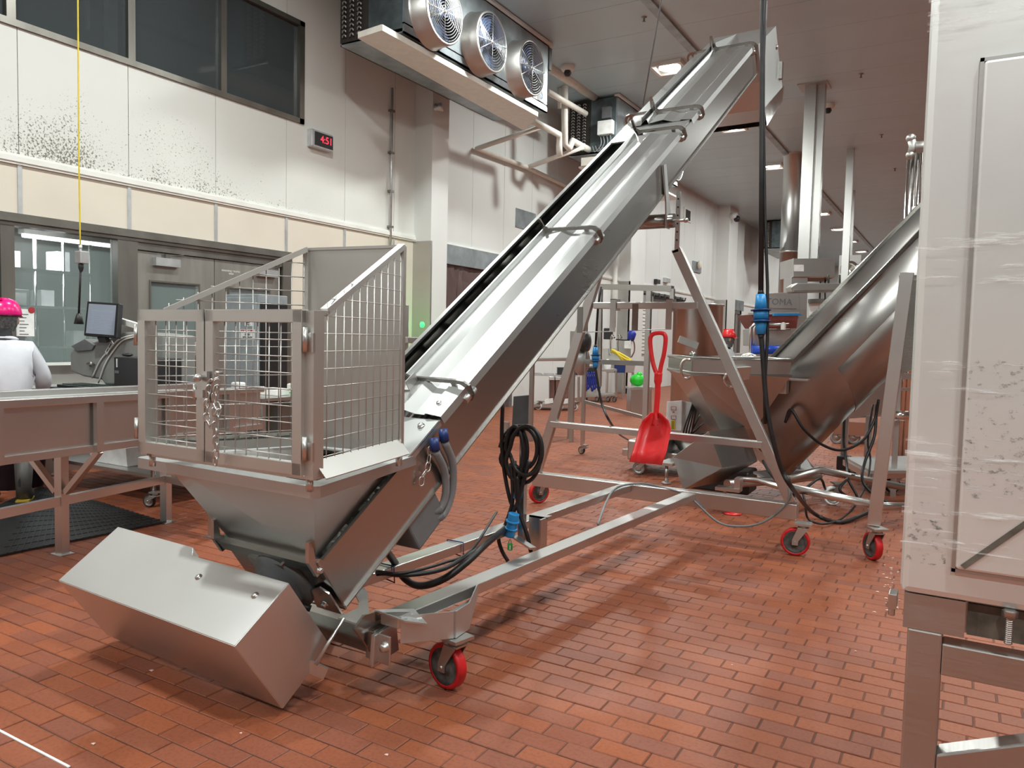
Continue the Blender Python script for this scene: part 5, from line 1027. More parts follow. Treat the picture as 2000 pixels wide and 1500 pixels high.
lx0, lx1 = K_(1768, 1300).x, K_(1836, 1330).x
for x0, x1 in ((lx0, lx1), (xr_-.2, xr_-.12)):
    for y0 in (YC+.01, YC+.65): m = MB(); m.box((x0, y0, 0), (x1, y0+.06, zs_)); m.build('leg', 'steel_dull', parent=cb, bevel=.005)
z1_, z2_ = K_(1842, 1260).z, K_(1836, 1322).z
m = MB(); m.box((lx1, YC+.01, z2_), (xr_-.2, YC+.07, z1_)); m.build('cross_rail', 'steel_dull', parent=cb, bevel=.004)
a = K_(1828, 1478); m = MB(); m.plate([(a.x, YC+.01, a.z), (a.x+.6, YC+.01, a.z+.27), (a.x+.6, YC+.01, a.z+.19), (a.x, YC+.01, a.z-.10)], (0, .06, 0)); m.build('brace', 'steel_dull', parent=cb, bevel=.005)
q = K_(1742, 1168, YC+.02); m = MB(); m.box((q.x-.006, YC-.01, q.z-.018), (q.x+.012, YC+.04, q.z+.018)); m.cyl((q.x+.001, YC+.015, q.z-.04), (q.x+.001, YC+.015, q.z-.018), .008, seg=8); m.build('corner_clamp', 'steel_tube', parent=cb, bevel=.002)
q = K_(1973, 1190); m = MB()
for k in range(14): m.lathe((q.x, YC+.0, zb-.012-k*.0045), -Z3, [(.007, 0), (.009, .00225), (.007, .0045)], 12)
m.build('bolt_thread', 'steel_dull', parent=cb, fix=False); m = MB(); m.lathe((q.x, YC, zb), -Z3, [(.016, 0), (.016, .014), (0, .014)], 6); m.build('nut', 'steel_dull', parent=cb)
# ================================================================= HANGING CONNECTOR CABLES
def connector(u, v0, v1, dist, label, mats=('blue_plastic', 'blue_dark'), extra=None):
    def at(u, v): return CAM+ray(u, v)*dist
    t = thing('plug_cable', at(u, v1), label, 'cable'); a, b = at(u, v0), at(u, v1); ln = (a-b).length; x = a-b; r = ln*.16
    m = MB(); m.tube([a, a.lerp(b, .42)], [r*.75, r], 14); m.build('plug', mats[0], parent=t); m = MB(); m.cyl(a.lerp(b, .40), a.lerp(b, .62), r*1.15, seg=14); m.build('collar', mats[0], parent=t); m = MB(); m.tube([a.lerp(b, .62), b], [r, r*.72], 14); m.build('socket', mats[0], parent=t)
    for f in (.38, .66): m = MB(); m.cyl(a.lerp(b, f), a.lerp(b, f+.03), r*1.55, seg=12); m.build('locking_ring', mats[1], parent=t)
    for p, s in ((a, 1), (b, -1)): m = MB(); m.cyl(p, p+x.normalized()*s*ln*.12, r*.55, r*.35, 10); m.build('gland', 'black_rubber', parent=t)
    return t, at, a, b
t, at, a, b = connector(1486, 575, 653, 5.25, 'thick black ceiling cable with a large bright blue connector')
m = MB(); m.tube([V((at(1491, -200).x, at(1491, -200).y, ZC)), at(1490, 0), at(1488, 300), a], .018, 8); m.build('drop_lead', 'black_rubber', parent=t)
m = MB(); m.tube([V((at(1494, -200).x+.02, at(1494, -200).y, ZC)), at(1490, 150), at(1494, 420), at(1499, 560), at(1499, 660), at(1493, 760), at(1494, 828)], .011, 8); m.build('second_lead', 'black_rubber', parent=t)
fl = G(1650, 1012, .05)
m = MB(); m.tube(spline([b, at(1490, 700), at(1497, 790), at(1510, 860), CAM+ray(1528, 920)*5.3, CAM+ray(1550, 957)*5.4, G(1590, 1003, .06), G(1640, 1020, .02), G(1690, 1003, .03), G(1728, 985, .02)], 6), .017, 8); m.build('trailing_lead', 'black_rubber', parent=t)
t, at, a, b = connector(1163, 678, 718, 6.25, 'far hanging black cable with a small blue connector left of the red shovel')
m = MB(); m.tube([WY(1174, 560, yA+.06), WY(1168, 600, yA+.06), a], .010, 8); m.build('drop_lead', 'black_rubber', parent=t)
m = MB(); m.tube(spline([b, at(1168, 750), at(1176, 790), at(1192, 825), CAM+ray(1212, 850)*8.2, G(1240, 866, .02)], 6), .010, 8); m.build('trailing_lead', 'black_rubber', parent=t)
cw_ = V((at(1258, 190).x, 0, 0)); p = CAM+ray(1256, 205)*7.9; q = CAM+ray(1292, 0)*7.0
tag(MB().tube([p, q, q+(q-p).normalized()*1.], .008, 6).build('hanger_wire', 'cable_grey'), 'thin grey wire rising from behind the conveyor top to the ceiling', 'cable')
# ================================================================= STEEL VESSEL WITH CONTROL BOX
FH = V((FW.x, FW.y, 0)).normalized(); RH = FH.cross(Z3)      # horizontal view axis and the axis across it
def Dp(u, v, dist): d = ray(u, v); return CAM+d*(dist/d.dot(FH))
kc = Dp(1358, 760, 8.8); vs = thing('steel_vessel', (kc.x, kc.y, 0), 'tall round stainless vessel with a white control box, behind the red shovel', 'vessel')
rk = abs((Dp(1405, 640, 8.8)-Dp(1310, 640, 8.8)).dot(RH))/2; zt_k = Dp(1358, 592, 8.55).z
m = MB(); m.lathe((kc.x, kc.y, 0), Z3, [(rk*.55, .26), (rk*.95, .42), (rk, .5), (rk, zt_k-.02), (rk+.012, zt_k-.02), (rk+.012, zt_k), (rk-.01, zt_k), (rk-.012, .5), (0, .4)], 40); m.build('shell', 'steel', parent=vs)
m = MB(); m.box((kc.x-.75, kc.y-.3, .17), (kc.x+.3, kc.y+.3, .25)); m.build('skid', 'steel_tube', parent=vs, bevel=.006)
g = G(1301, 945, 0); m = MB(); m.cyl((g.x, g.y, 0), (g.x, g.y, .02), .05); m.cyl((g.x, g.y, .02), (g.x, g.y, .2), .018); m.box((g.x-.08, g.y-.06, .2), (g.x+.08, g.y+.3, .23)); m.build('levelling_foot', 'steel_dull', parent=vs)
g2_ = V((kc.x+.2, kc.y-.15, 0)); m = MB(); m.cyl(g2_, g2_+Z3*.02, .05); m.cyl(g2_, g2_+Z3*.2, .018); m.build('levelling_foot', 'steel_dull', parent=vs)
g = G(1247, 926, 0); caster(g.x, g.y, math.radians(-75), .07, .165, parent=vs, mat=('grey_rubber', 'steel_dull'), wid=.04, plate=.045) if plain('grey_rubber', (.22, .23, .24), .5) else None
m = MB(); m.box((g.x-.1, g.y-.12, .17), (kc.x-.2, kc.y+.2, .40)); m.build('base_housing', 'steel_tube', parent=vs, bevel=.02)
db = 7.95; c0, c1, c2, c3 = Dp(1302, 784, db), Dp(1332, 782, db), Dp(1331, 842, db), Dp(1300, 840, db)
bxd = FH*.0+RH*.12+FH*.10
m = MB(); m.plate([c0, c1, c2, c3], Dp(1351, 786, db+.12)-c1); cbx = m.build('control_box', 'white_plastic', parent=vs, bevel=.006)
for v, mt in ((794, 'red_ink'), (812, 'red_ink')):
    a, b = Dp(1311, v, db-.004), Dp(1320, v+7, db-.004); m = MB()
    for p, q in ((a, V((b.x, b.y, a.z))), (V((a.x, a.y, b.z)), b), (a, V((a.x, a.y, b.z))), (V((b.x, b.y, a.z)), b)): m.bar(p, q, .003, .004, FH)
    m.bar(V((a.x, a.y, b.z-.02))+RH*.014, V((b.x, b.y, b.z-.02))-RH*.014, .002, .008); m.build('warning_label', mt, parent=cbx)
a, b = Dp(1311, 821, db-.004), Dp(1317, 838, db-.004); m = MB(); m.plate([a, a+RH*.04, V((b.x, b.y, b.z))+RH*.01, V((a.x, a.y, b.z))], -FH*.002); yl_ = m.build('caution_label', 'yellow', parent=cbx); m = MB()
for k in range(5): m.bar(V((a.x, a.y, a.z-.015-k*.016))+RH*.006-FH*.003, V((a.x, a.y, a.z-.015-k*.016))+RH*.03-FH*.003, .002, .004)
m.build('label_print', 'ink', parent=cbx)['kind'] = 'stuff'
for k in range(4):
    m = MB(); m.tube(spline([Dp(1352+k*2, 700+k*8, db+.1), Dp(1356+k*2, 760, db), Dp(1358-k*3, 800, db-.05), Dp(1350-k*5, 850+k*2, db), Dp(1362+k*6, 790+k*18, db+.1)], 5), .008, 6); m.build('cable', 'black_rubber', parent=vs)
m = MB()
for k, (u, v) in enumerate(((1352, 692), (1356, 705), (1350, 718))): m.lathe(Dp(u, v, db), -FH, [(.03, 0), (.03, .05), (.02, .06), (0, .06)], 10)
m.cyl(Dp(1354, 690, db+.03), Dp(1356, 800, db+.03), .012); m.build('valve_stack', 'steel_polish', parent=vs, fix=False)['kind'] = 'stuff'
a = Dp(1326, 662, 7.9); m = MB(); m.bar(a, Dp(1362, 676, 7.9), .05, .07); m.build('lid_arm', 'steel_tube', parent=vs)
# ================================================================= SECOND SCREW CONVEYOR
dd = V((1, 0, 0))*0+RH; e2 = math.radians(47.7)
w2 = RH*math.cos(e2)+Z3*math.sin(e2); u2 = -FH; n2 = w2.cross(u2); n2 = n2 if n2.z > 0 else -n2
D2 = 7.25
c2_ = thing('screw_conveyor', (-1.2, 7.3, 0), 'second screw conveyor with round-bottomed trough rising behind the steel cabinet', 'conveyor')
P2 = Dp(1520, 735, D2); S0 = P2-w2*.62
def Q2_(a, b, c): return S0-u2*a+w2*b+n2*c      # a: depth away from camera, b: along, c: up
pb2 = Dp(1620, 880, D2); dep = (P2-pb2).dot(n2)
rt = .33; m = MB()
pf = [(0., .0), (0., -dep+rt)]+[(rt-rt*math.cos(t), -dep+rt-rt*math.sin(t)) for t in [PI*k/16 for k in range(1, 17)]]+[(2*rt, 0)]
Lb = 4.6
for k in range(0, 1):
    i = m.add([Q2_(a, .0, c) for a, c in pf]); j = m.add([Q2_(a, Lb, c) for a, c in pf]); n = len(pf)
    for q in range(n-1): m.face(i+q, i+q+1, j+q+1, j+q, smooth=True)
m.build('trough', 'steel_shaded', parent=c2_, solid=.006)
m = MB()
pj = [(-.008, -dep*.42), (-.010, -dep+rt)]+[(rt-(rt+.012)*math.cos(t), -dep+rt-(rt+.012)*math.sin(t)) for t in [PI*k/16 for k in range(1, 16)]]
i = m.add([Q2_(a, 1.05+.12*math.sin(min(1, k/8)*PI/2)*-1, c) for k, (a, c) in enumerate(pj)]); j = m.add([Q2_(a, Lb-.1, c) for a, c in pj]); n = len(pj)
for q in range(n-1): m.face(i+q, i+q+1, j+q+1, j+q, smooth=True)
m.build('jacket', 'steel_shaded', parent=c2_, solid=.004)
m = MB(); m.bar(Q2_(-.01, 0.3, .0), Q2_(-.01, Lb, .0), .03, .025, u2); m.bar(Q2_(2*rt, 0.3, .0), Q2_(2*rt, Lb, .0), .03, .025, u2); m.build('top_flange', 'steel_dark', parent=c2_)
m = MB(); m.plate([Q2_(a, 0, c) for a, c in pf], -w2*.012); m.build('end_plate', 'steel', parent=c2_)
# hopper: collar with push handles, sloped walls
n1, f1 = 6.95, 8.0
A_, B_, A2, B2_ = Dp(1352, 700, n1), Dp(1545, 699, n1), Dp(1352, 700, n1), Dp(1545, 699, n1)
zc1 = A_.z; zc0 = Dp(1352, 730, n1).z
def HP(p, q, z): return V((p.x, p.y, z))+FH*q
m = MB()
for q in (0, f1-n1): m.plate([HP(A_, q, zc1), HP(B_, q, zc1), HP(B_, q, zc0), HP(A_, q, zc0)], FH*.005)
m.plate([HP(A_, 0, zc1), HP(A_, 1.05, zc1), HP(A_, 1.05, zc0), HP(A_, 0, zc0)], RH*.005); m.plate([HP(B_, 0, zc1), HP(B_, 1.05, zc1), HP(B_, 1.05, zc0+.05), HP(B_, 0, zc0+.05)], RH*.005); m.build('hopper_collar', 'steel', parent=c2_)
m = MB(); 
for z in (zc1, zc0): m.tube([HP(A_, 0, z), HP(B_, 0, z), HP(B_, 1.05, z), HP(A_, 1.05, z)], .018, 8, closed=True)
m.build('collar_rim', 'steel_tube', parent=c2_)
Lw, Rw = Dp(1408, 842, n1+.25), Dp(1475, 836, n1+.25)
m = MB(); m.poly([HP(A_, 0, zc0), HP(B_, 0, zc0), Rw, Lw]); m.poly([HP(A_, 0, zc0), HP(A_, 1.05, zc0), Lw+FH*.5, Lw]); m.poly([HP(B_, 0, zc0), HP(B_, 1.05, zc0), Rw+FH*.5, Rw]); m.poly([HP(A_, 1.05, zc0), HP(B_, 1.05, zc0), Rw+FH*.5, Lw+FH*.5]); m.build('hopper', 'steel', parent=c2_, solid=.005)
for pts in (((1349, 703), (1337, 703), (1331, 712), (1331, 728), (1336, 738), (1348, 738)), ((1427, 728), (1418, 732), (1414, 742), (1420, 752), (1432, 757))):
    m = MB(); m.tube(spline([Dp(u, v, n1-.03) for u, v in pts], 5), .014, 8); m.build('push_handle', 'steel_polish', parent=c2_)
m = MB(); a = Dp(1440, 718, n1-.12); m.plate([a, Dp(1468, 716, n1-.12), Dp(1463, 742, n1-.08), Dp(1445, 744, n1-.08)], FH*.14); m.build('chute_box', 'steel_dull', parent=c2_, bevel=.004)
# guard box round its drive, at the low end
dF = 6.75; a, b, c, d = Dp(1384, 842, dF), Dp(1411, 914, dF), Dp(1334, 957, dF-.02), Dp(1313, 893, dF+.02)
ex = Dp(1455, 833, dF+.42)-a
m = MB(); m.plate([a, b, c, d], ex); m.build('motor_cover', 'steel', parent=c2_, bevel=.004)
m = MB(); q = Dp(1445, 915, dF+.5); m.box((q.x-.5, q.y-.05, .08), (q.x+.1, q.y+.3, .3)); m.build('drive_unit', 'black_plastic', parent=c2_, bevel=.02)
# tube frame on wheels
def pole(pts, r, nm='frame_tube'): m = MB(); m.tube(pts, r, 10); return m.build(nm, 'steel_tube', parent=c2_)
lg = G(1703, 1093, 0); lt = V((lg.x+.0, lg.y, 0)); ltop = PL(1772, 532, lt, Y3)
m = MB(); m.bar(V((lg.x, lg.y, .25)), ltop, .085, .06, Y3); m.build('frame_leg', 'steel_tube', parent=c2_, bevel=.004)
m = MB(); m.plate([ltop+V((-.05, 0, -.02)), ltop+V((.18, 0, -.02)), ltop+V((.18, 0, -.6)), ltop+V((.0, 0, -.7))], Y3*.02); m.build('leg_plate', 'steel_dark', parent=c2_)
caster(lg.x, lg.y, math.radians(215), .1, .235, parent=c2_)
pole([PL(1545, 952, lt, Y3)+Y3*.0, PL(1700, 985, lt, Y3)], .03)
pole([Dp(1440, 935, 6.9), Dp(1480, 938, 6.9), Dp(1545, 958, 6.6)], .025); pole([Dp(1420, 945, 6.9), Dp(1540, 937, 7.5), Dp(1600, 930, 7.8)], .04)
pole([Dp(1540, 935, 7.2), Dp(1600, 918, 7.3), Dp(1780, 955, 7.4)], .035); pole([Dp(1700, 988, 6.2), Dp(1770, 990, 6.6)], .035)
g = G(1625, 986, 0); caster(g.x, g.y, math.radians(-60), .09, .21, parent=c2_, mat=('white_plastic', 'steel_dull'))
m = MB(); m.plate([Dp(1525, 920, 7.6), Dp(1568, 885, 7.8), Dp(1595, 920, 7.7), Dp(1560, 935, 7.5)], FH*.02); m.plate([Dp(1470, 925, 7.3), Dp(1560, 915, 7.7), Dp(1600, 922, 7.7), Dp(1520, 945, 7.4)], Z3*.02); m.build('support_plate', 'steel_satin', parent=c2_)
m = MB(); q = Dp(1429, 952, 6.7); m.box((q.x-.13, q.y-.06, q.z-.03), (q.x+.08, q.y+.06, q.z)); m.box((q.x+.03, q.y-.04, q.z), (q.x+.08, q.y+.06, q.z+.09)); m.cyl((q.x-.06, q.y, 0), (q.x-.06, q.y, q.z), .015); m.build('foot_bracket', 'steel_tube', parent=c2_)
# start/stop box on the trough side
q = Dp(1522, 752, D2-.06); m = MB(); m.box((q.x-.07, q.y-.04, q.z-.08), (q.x+.07, q.y+.1, q.z+.05)); sb = m.build('switch_box', 'steel_tube', parent=c2_, bevel=.005); m = MB(); m.box((q.x+.06, q.y-.06, q.z+.05), (q.x+.26, q.y+.1, q.z+.065)); m.build('bracket', 'steel_tube', parent=c2_)
for du, mt in ((-9, 'green_plastic'), (2, 'red_plastic')): p = Dp(1518+du, 757, D2-.12); m = MB(); m.lathe(p, -FH, [(.022, -.02), (.022, .01), (.0, .014)], 12); m.build('push_button', mt, parent=sb)
for pts, r in (([Q2_(-.02, .35, -.35), Dp(1545, 800, D2-.05), Dp(1570, 838, D2-.1), Dp(1605, 868, D2), Dp(1645, 879, D2+.1), Dp(1685, 860, D2+.2), Dp(1708, 820, D2+.3), Dp(1716, 780, D2+.3)], .014), ([Dp(1650, 800, 7.9), Dp(1648, 860, 7.8), Dp(1654, 910, 7.6), Dp(1656, 935, 7.3), Dp(1672, 965, 7.2), Dp(1675, 980, 7.1), Dp(1655, 970, 7.1), Dp(1640, 955, 7.1), Dp(1655, 935, 7.2)], .013), ([Dp(1712, 790, 7.6), Dp(1708, 850, 7.5), Dp(1690, 900, 7.4), Dp(1684, 935, 7.2), Dp(1700, 960, 7.1), Dp(1740, 985, 7.)], .014), ([Dp(1705, 790, 7.7), Dp(1695, 860, 7.6), Dp(1700, 900, 7.6), Dp(1690, 950, 7.4), Dp(1660, 1000, 6.9), G(1620, 1022, .03), G(1580, 1015, .05), Dp(1572, 980, 6.4), Dp(1565, 950, 6.5)], .009)):
    m = MB(); m.tube(spline(pts, 6), r, 8); m.build('cable', 'black_rubber', parent=c2_)
for pts, r in (([Dp(1490, 900, 6.6), Dp(1505, 925, 6.4), Dp(1530, 950, 6.2), Dp(1560, 962, 6.4), Dp(1600, 935, 7.), Dp(1612, 955, 7.2)], .012),): m = MB(); m.tube(spline(pts, 6), r, 8); m.build('cable', 'black_rubber', parent=c2_)
m = MB(); q = G(1430, 1003, 0); m.lathe((q.x, q.y, .002), Z3, [(0, 0), (.085, 0), (.085, .008), (0, .012)], 20); tag(m.build('floor_disc', 'red_plastic'), 'small flat red disc on the floor beneath the rear crossbeam', 'disc')
# ================================================================= THINGS RIGHT OF THE SECOND CONVEYOR
mt_ = thing('motor_table', (.2, 9.0, 0), 'steel machine body on square legs behind the leaning steel leg', 'machine')
g = G(1655, 935, 0); dm = (g-CAM).dot(FH)
m = MB(); m.plate([Dp(1615, 800, dm+.3), Dp(1690, 740, dm+.3), Dp(1745, 745, dm+.3), Dp(1745, 812, dm+.3), Dp(1660, 818, dm+.3)], FH*.5); m.build('body', 'steel', parent=mt_, bevel=.02)
for u in (1652, 1698): a = Dp(u, 812, dm+.3); m = MB(); m.bar(a, V((a.x, a.y, .0)), .07, .07, Y3); m.build('leg', 'steel_tube', parent=mt_)
a = Dp(1650, 900, dm+.2); m = MB(); m.box((a.x-.08, a.y-.08, a.z-.1), (a.x+.06, a.y+.08, a.z+.06)); m.build('footswitch_box', 'black_plastic', parent=mt_, bevel=.01)
pl_ = thing('platform_truck', (.3, 9.4, 0), 'low flat steel platform truck on the floor left of the cabinet', 'cart')
p0, p1, p2 = G(1650, 898, .25), G(1700, 925, .25), G(1762, 898, .25); 
m = MB(); m.plate([p0, p1, G(1790, 925, .25), G(1790, 895, .25)], Z3*.03); m.build('deck', 'steel_satin', parent=pl_); m = MB(); m.bar(p0-Z3*.03, p1-Z3*.03, .04, .06); m.bar(p1-Z3*.03, G(1790, 925, .22), .04, .06); m.build('edge', 'steel_tube', parent=pl_)
for u, v in ((1742, 962), (1665, 925)): q = G(u, v, 0); caster(q.x, q.y, math.radians(-60), .08, .19, parent=pl_, mat=('black_rubber', 'steel_dull'))
a, b = G(1724, 915, .28), G(1744, 915, .28)
for q in (a, b): m = MB(); m.bar(q, q+Z3*1.15, .03, .03, Y3); m.build('upright', 'steel_tube', parent=pl_)
m = MB(); m.bar(a+Z3*.6, b+Z3*.6, .03, .03); m.bar(a+Z3*1.15, b+Z3*1.15, .03, .03); m.build('handle_bar', 'steel_tube', parent=pl_)
tr = thing('meat_tub', (-1.2, 12, 0), 'stainless tub on grey wheels beneath the raised trough, further back', 'cart')
dt = (G(1635, 868, 0)-CAM).dot(FH); m = MB(); i = m.add([Dp(1622, 822, dt), Dp(1700, 826, dt), Dp(1700, 826, dt+.7), Dp(1622, 822, dt+.7), Dp(1628, 848, dt+.05), Dp(1700, 852, dt+.05), Dp(1700, 852, dt+.6), Dp(1628, 848, dt+.6)])
m.face(i+4, i+5, i+6, i+7)
for k in range(4): m.face(i+k, i+(k+1) % 4, i+4+(k+1) % 4, i+4+k)
m.build('tub', 'steel_tube', parent=tr, solid=.01)
for u in (1634, 1667): q = Dp(u, 860, dt+.1); caster(q.x, q.y, math.radians(-60), .1, Dp(1634, 850, dt+.1).z, parent=tr, mat=('grey_rubber', 'steel_dull'))
cr = thing('side_cart', (.6, 9, 0), 'steel cart ends and fittings glimpsed between leg and cabinet', 'cart')
dq = 7.7
m = MB(); m.bar(Dp(1745, 735, dq), Dp(1800, 735, dq), .04, .06); m.bar(Dp(1745, 760, dq), Dp(1800, 760, dq), .04, .03); m.build('rail', 'steel_tube', parent=cr); m = MB(); m.bar(Dp(1756, 735, dq), V((Dp(1756, 735, dq).x, Dp(1756, 735, dq).y, 0)), .05, .05, Y3); m.build('leg', 'steel_dull', parent=cr)
m = MB(); m.lathe(Dp(1757, 812, dq-.1), RH, [(.0, -.1), (.05, -.1), (.05, .1), (.03, .12), (0, .12)], 12); m.build('valve', 'steel_polish', parent=cr)
# meat scraps on the floor beside the cabinet
m = MB(); rr = random.Random(4)
for k in range(46):
    if k < 34: q = G(rr.gauss(1738, 12), rr.uniform(1085, 1200), 0)
    else: q = G(rr.uniform(100, 1700), rr.uniform(1120, 1480), 0)
    s = rr.uniform(.004, .011); m.plate([(q.x-s, q.y-s*.5, .001), (q.x+s, q.y-s*.4, .001), (q.x+s*.4, q.y+s, .001), (q.x-s*.6, q.y+s*.5, .001)], Z3*.003)
o = m.build('meat_scraps', 'scrap') if plain('scrap', (.75, .55, .48), .6) else None
tag(o, 'scattered pale meat scraps on the brick floor, mostly beside the cabinet leg', 'scraps'); o['kind'] = 'stuff'
# ================================================================= CEILING POSTS AND BEAM HOUSING
pp_ = G(1590, 167, ZC); dps = (pp_-CAM).dot(FH)
ps = thing('ceiling_post', (pp_.x, pp_.y, 3), 'pair of tall square steel posts hung from a ceiling plate', 'post')
zbx = Dp(1590, 540, dps).z
m = MB(); a, b = G(1562, 167, ZC), G(1616, 163, ZC); m.box((a.x-.03, a.y-.12, ZC-.02), (b.x+.03, a.y+.45, ZC)); m.build('ceiling_plate', 'steel_dull', parent=ps)
for u, w in ((1585, .11), (1603, .1)): q = Dp(u, 175, dps); m = MB(); m.box((q.x-w, q.y-w, zbx+.3), (q.x+w, q.y+w, ZC)); m.build('post', 'steel', parent=ps)
hs = thing('beam_housing', (pp_.x, pp_.y-.3, zbx), 'stainless box housing with white label at the foot of the ceiling posts', 'machine')
a, b = Dp(1549, 505, dps-.2), Dp(1631, 541, dps-.2); m = MB(); m.plate([a, Dp(1631, 504, dps-.2), b, Dp(1549, 541, dps-.2)], FH*.8); m.build('housing', 'steel_tube', parent=hs, bevel=.01)
m = MB(); m.plate([Dp(1551, 517, dps-.21), Dp(1570, 517, dps-.21), Dp(1570, 530, dps-.21), Dp(1551, 530, dps-.21)], FH*.005); m.build('label', 'white_plastic', parent=hs)
m = MB(); m.plate([Dp(1577, 536, dps-.1), Dp(1628, 537, dps-.1), Dp(1630, 541, dps-.1), Dp(1577, 541, dps-.1)], FH*.5-Z3*.06); m.build('underside', 'black_plastic', parent=hs)
m = MB(); m.plate([Dp(1545, 541, dps-.15), Dp(1578, 541, dps-.15), Dp(1572, 760, dps-.15), Dp(1541, 760, dps-.15)], FH*.45); m.build('column', 'steel_tube', parent=hs, bevel=.01)
p = Dp(1580, 668, dps-.17); m = MB(); m.box((p.x-.16, p.y-.02, p.z-.2), (p.x+.16, p.y, p.z+.16)); m.build('button_plate', 'steel_dull', parent=hs); m = MB(); m.lathe(p-FH*.02+Z3*.02, -FH, [(.07, 0), (.07, .03), (0, .05)], 14); m.build('stop_button', 'yellow', parent=hs)
for k, (u, v0, v1, d) in enumerate(((1612, 545, 690, dps+.3),)): m = MB(); m.tube([Dp(u, v0, d), Dp(u-1, v1, d)], .02, 6); m.build('cable', 'black_rubber', parent=hs)
lbr = thing('light_bar', (-2.2, 14, 2.8), 'horizontal stainless light bar with angled ends below the housing', 'lamp')
dl = dps-2.2; m = MB(); i = [Dp(1557, 553, dl), Dp(1670, 553, dl), Dp(1668, 568, dl), Dp(1548, 570, dl)]; m.plate([i[0], i[1], Dp(1672, 561, dl), i[2], i[3], Dp(1545, 561, dl)], FH*.3); m.build('housing', 'steel_tube', parent=lbr, bevel=.01); m = MB(); m.plate([Dp(1552, 567, dl-.02), Dp(1668, 565, dl-.02), Dp(1668, 569, dl-.02), Dp(1549, 571, dl-.02)], FH*.3); m.build('underside', 'frame_steel', parent=lbr)
for u in (1618, 1640): m = MB(); m.tube([Dp(u, 537, dl+.1), Dp(u, 556, dl+.1)], .02, 6); m.build('hanger', 'black_plastic', parent=lbr)
q = G(1550, 301, ZC); dcp = (q-CAM).dot(FH); cp_ = thing('steel_column', (q.x, q.y, 0), 'round polished steel column left of the square posts, floor to ceiling', 'column')
rr_ = .26; m = MB(); m.lathe((q.x, q.y, 0), Z3, [(rr_, 0), (rr_, 4.1), (rr_+.012, 4.1), (rr_+.012, 4.16), (rr_, 4.16), (rr_, ZC-.04), (rr_+.05, ZC-.04), (rr_+.05, ZC)], 24); m.build('shaft', 'steel_dull', parent=cp_); m = MB(); m.tube([(q.x+rr_+.12, q.y-.1, .0), (q.x+rr_+.12, q.y-.1, ZC)], .09, 10); m.build('pipe', 'steel_polish', parent=cp_)
q = G(1662, 291, ZC); m = MB(); zq = 2.3; m.box((q.x-.09, q.y-.09, zq), (q.x+.09, q.y+.09, ZC)); tag(m.build('hanging_post', 'steel_tube'), 'single slim square post hanging from the ceiling, right of the pair', 'post')
q = Dp(1787, 330, 9.5); dp_ = thing('exhaust_pipes', (q.x, q.y, 2.5), 'vertical steel pipes with knobbed cap left of the cabinet top', 'pipe')
for k, (u, r) in enumerate(((1778, .035), (1787, .04), (1796, .035))): a = Dp(u, 300, 9.5); m = MB(); m.tube([V((a.x, a.y, .0)), V((a.x, a.y, a.z))], r, 12); m.build('pipe', 'steel_polish', parent=dp_)
m = MB(); a = Dp(1779, 270, 9.4); m.ball(a, .055, 12); m.ball(Dp(1778, 303, 9.4), .05, 12); m.tube([a, Dp(1784, 287, 9.4), Dp(1778, 303, 9.4)], [.045, .05, .04], 10); m.tube([Dp(1784, 287, 9.4), Dp(1830, 284, 9.4)], .065, 12); m.build('cap', 'steel_dull', parent=dp_)
a = Dp(1788, 420, 9.4); m = MB(); m.cyl(a-Z3*.1, a+Z3*.1, .045); m.build('coupling', 'white_plastic', parent=dp_); m = MB(); m.cyl(a-Z3*.05, a+Z3*.04, .047); m.build('coupling_band', 'blue_dark', parent=dp_)
# ================================================================= BACKGROUND BELOW THE CONVEYOR
def bars(t, segs, w=.05, mat='steel_tube', name='bar', h=None):
    for a, b in segs: m = MB(); m.bar(a, b, w, h or w, (0, 1, 0) if abs((V(b)-V(a)).normalized().z) > .8 else Z3); m.build(name, mat, parent=t)
g1_, g2_ = G(1137, 886, 0), G(1250, 925, 0)
fr = thing('rolling_frame', (g1_.x, g1_.y, 0), 'tall open steel frame on small castors behind the red shovel', 'frame')
d1_ = (g1_-CAM).dot(FH); d2_ = d1_-.75
T1 = Dp(1140, 575, d1_); T2 = Dp(1262, 760, d2_)
m = MB(); m.bar(V((g1_.x, g1_.y, .11)), V((g1_.x, g1_.y, T1.z)), .045, .045, Y3); m.build('post', 'steel_tube', parent=fr); caster(g1_.x, g1_.y-.02, math.radians(-100), .05, .12, parent=fr, mat=('black_rubber', 'steel_dull'), wid=.03, plate=.035)
p2 = V((T2.x, T2.y, 0)); zt2 = zat(p2, 568); m = MB(); m.bar(p2+Z3*.11, up(p2, zt2), .06, .06, Y3); m.build('post', 'steel_tube', parent=fr); caster(p2.x, p2.y, math.radians(-100), .05, .12, parent=fr, mat=('black_rubber', 'steel_dull'), wid=.03, plate=.035)
g_ = V((g1_.x, g1_.y, 0)); bars(fr, [(up(g_, zat(g_, 784)), up(p2, zat(p2, 816)))], .04, name='low_bar'); 
a, b = up(g_+RH*.18, zat(g_+RH*.18, 560)), up(p2+RH*.28, zat(p2+RH*.28, 564)); bars(fr, [(a, b)], .07, name='top_bar'); bars(fr, [(b, b-Z3*.28)], .05, name='drop_bar')
bars(fr, [(up(g_+RH*.2, .9), a)], .05, name='inner_post'); bars(fr, [(up(g_, zat(g_, 706)), up(p2, zat(p2, 710)))], .06, name='middle_bar')
q = Dp(1142, 668, d1_-.05); m = MB(); m.lathe(q, (RH*.9-FH*.45), [(0, -.05), (.12, -.05), (.13, 0), (.12, .05), (.05, .07), (0, .07)], 22); m.build('reel', 'black_plastic', parent=fr); m = MB(); m.box((q.x-.24, q.y+.05, q.z-.1), (q.x-.06, q.y+.12, q.z+.14)); m.build('reel_plate', 'steel_dull', parent=fr)
